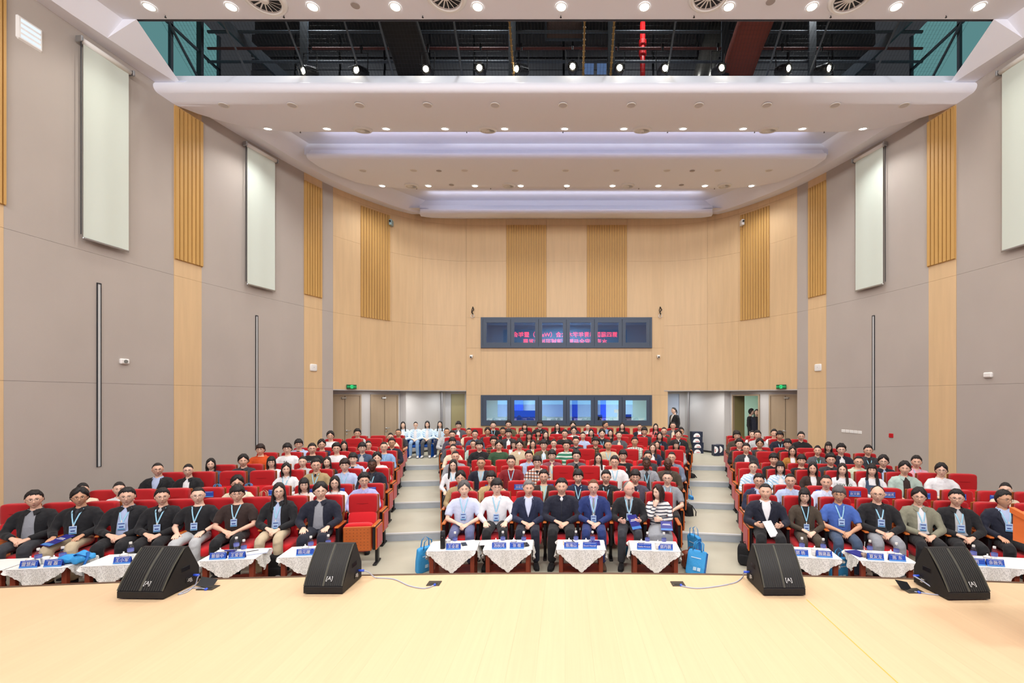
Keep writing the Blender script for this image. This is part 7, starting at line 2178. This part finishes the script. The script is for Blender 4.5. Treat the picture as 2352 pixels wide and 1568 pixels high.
tote(fp(1925, 1335), 0.2, 0.95, 'blue tote bag with pale print hanging low between two lectern-side tables', 0.1)
tote(fp(1455, 1300) + Vector((0, 0.5, 0)), 0.0, 0.6, 'small piece of blue tote bag under the bearded person seat', 0.0)
t = thing('leather_bag', 'brown leather bag on the floor beside the fourth centre table', 'bag', Vector((2.02, 7.28, 0.0)), 0.3)
part('bag_body', MB().pillow((0, 0, 0.14), (0.34, 0.14, 0.28), 0.4, 16, 10), mat('brown_leather', (110, 54, 34), 0.4), t, True)
part('flap', MB().pillow((0, -0.06, 0.19), (0.33, 0.05, 0.16), 0.3, 16, 8), MATS['brown_leather'], t, True)
part('bag_handle', MB().tube([(-0.06, 0, 0.27), (-0.04, 0, 0.33), (0.04, 0, 0.33), (0.06, 0, 0.27)], 0.009, 6), MATS['brown_leather'], t, True)
tote(fp(655, 1128, TH) * 1.0 + Vector((0, 0, 0)), 0.3, 0.1, 'tiny blue bag corner') if False else None
for px, k, i_, tx in ((675, 3, 4, 'blue tote bag on the empty third-row seat of far-side block, nearer the aisle'), (515, 3, 5, 'blue tote bag on the empty third-row seat of far-side block, farther from aisle')):
    x = SEATS['L', 3][i_]
    tote((x, row_d(3, x) - 0.42, tier(3) + 0.5), 0.2, 0.8, tx, -0.2)
x = SEATS['L', 2][3]
tote((x, row_d(2, x) - 0.30, 0.66), 0.1, 0.8, 'beige canvas bag with navy card on an empty second-row seat', 0.0, mat('canvas_beige', (206, 186, 150), 0.8))
bx = MB().cbox((0, 0, 0), (0.40, 0.30, 0.205), 0.004)
bx_me = bx.mesh('carton', mat('carton_navy', (34, 42, 62), 0.5))
arc = MB().lathe([(0.001, 0), (0.13, 0.0)], 24, Matrix.Translation((-0.03, -0.152, -0.08)) @ Matrix.Rotation(PI / 2, 4, 'X'), cap=False)
arc.v = [(x, y, max(z, -0.095)) for x, y, z in arc.v]
arc_me = arc.mesh('white_arc_print', M_PAPER)
red_me = MB().box((0, -0.1535, -0.06), (0.13, 0.001, 0.025)).mesh('red_print', mat('print_red', (190, 60, 60), 0.5))
wb_me = MB().box((0.2015, 0.05, 0.03), (0.001, 0.16, 0.08)).mesh('side_print', mat('print_grey', (150, 154, 158), 0.5))
for j, (px, py, lv) in enumerate(((1603, 1041, 0), (1602, 1041, 1), (1601, 1041, 2), (1600, 1041, 3), (1646, 1047, 0), (1656, 1046, 0))):
    p = fp(px, py, FZ)
    vert = px in (1646, 1656)
    t = thing('paper_carton', ('dark carton with white arc print, %s of its stack against the rear wall' % ('bottom', 'second from bottom', 'third from bottom', 'topmost')[lv]) if not vert else 'dark carton standing on end by the rear wall, %s' % ('nearer the stack' if px == 1646 else 'nearer the doors'), 'carton', (p.x + (0.02 if lv % 2 else 0), p.y + 0.12, FZ + 0.1025 + 0.207 * lv if not vert else FZ + 0.2), (0, PI / 2 if vert else 0, 0.06 * (lv % 2)) if not vert else (0, PI / 2, 0), 'cartons by the rear wall', sc=1.0 if not vert else 0.98)
    obj('carton', bx_me, t)
    obj('white_arc_print', arc_me, t)
    obj('red_print', red_me, t)
    obj('side_print', wb_me, t)
t = thing('floor_bottle', 'small clear bottle standing on the far-side aisle step', 'bottle', fp(933, 1079, TH * 3))
obj('bottle_body', bot_me, t)
obj('bottle_cap', cap_me, t)
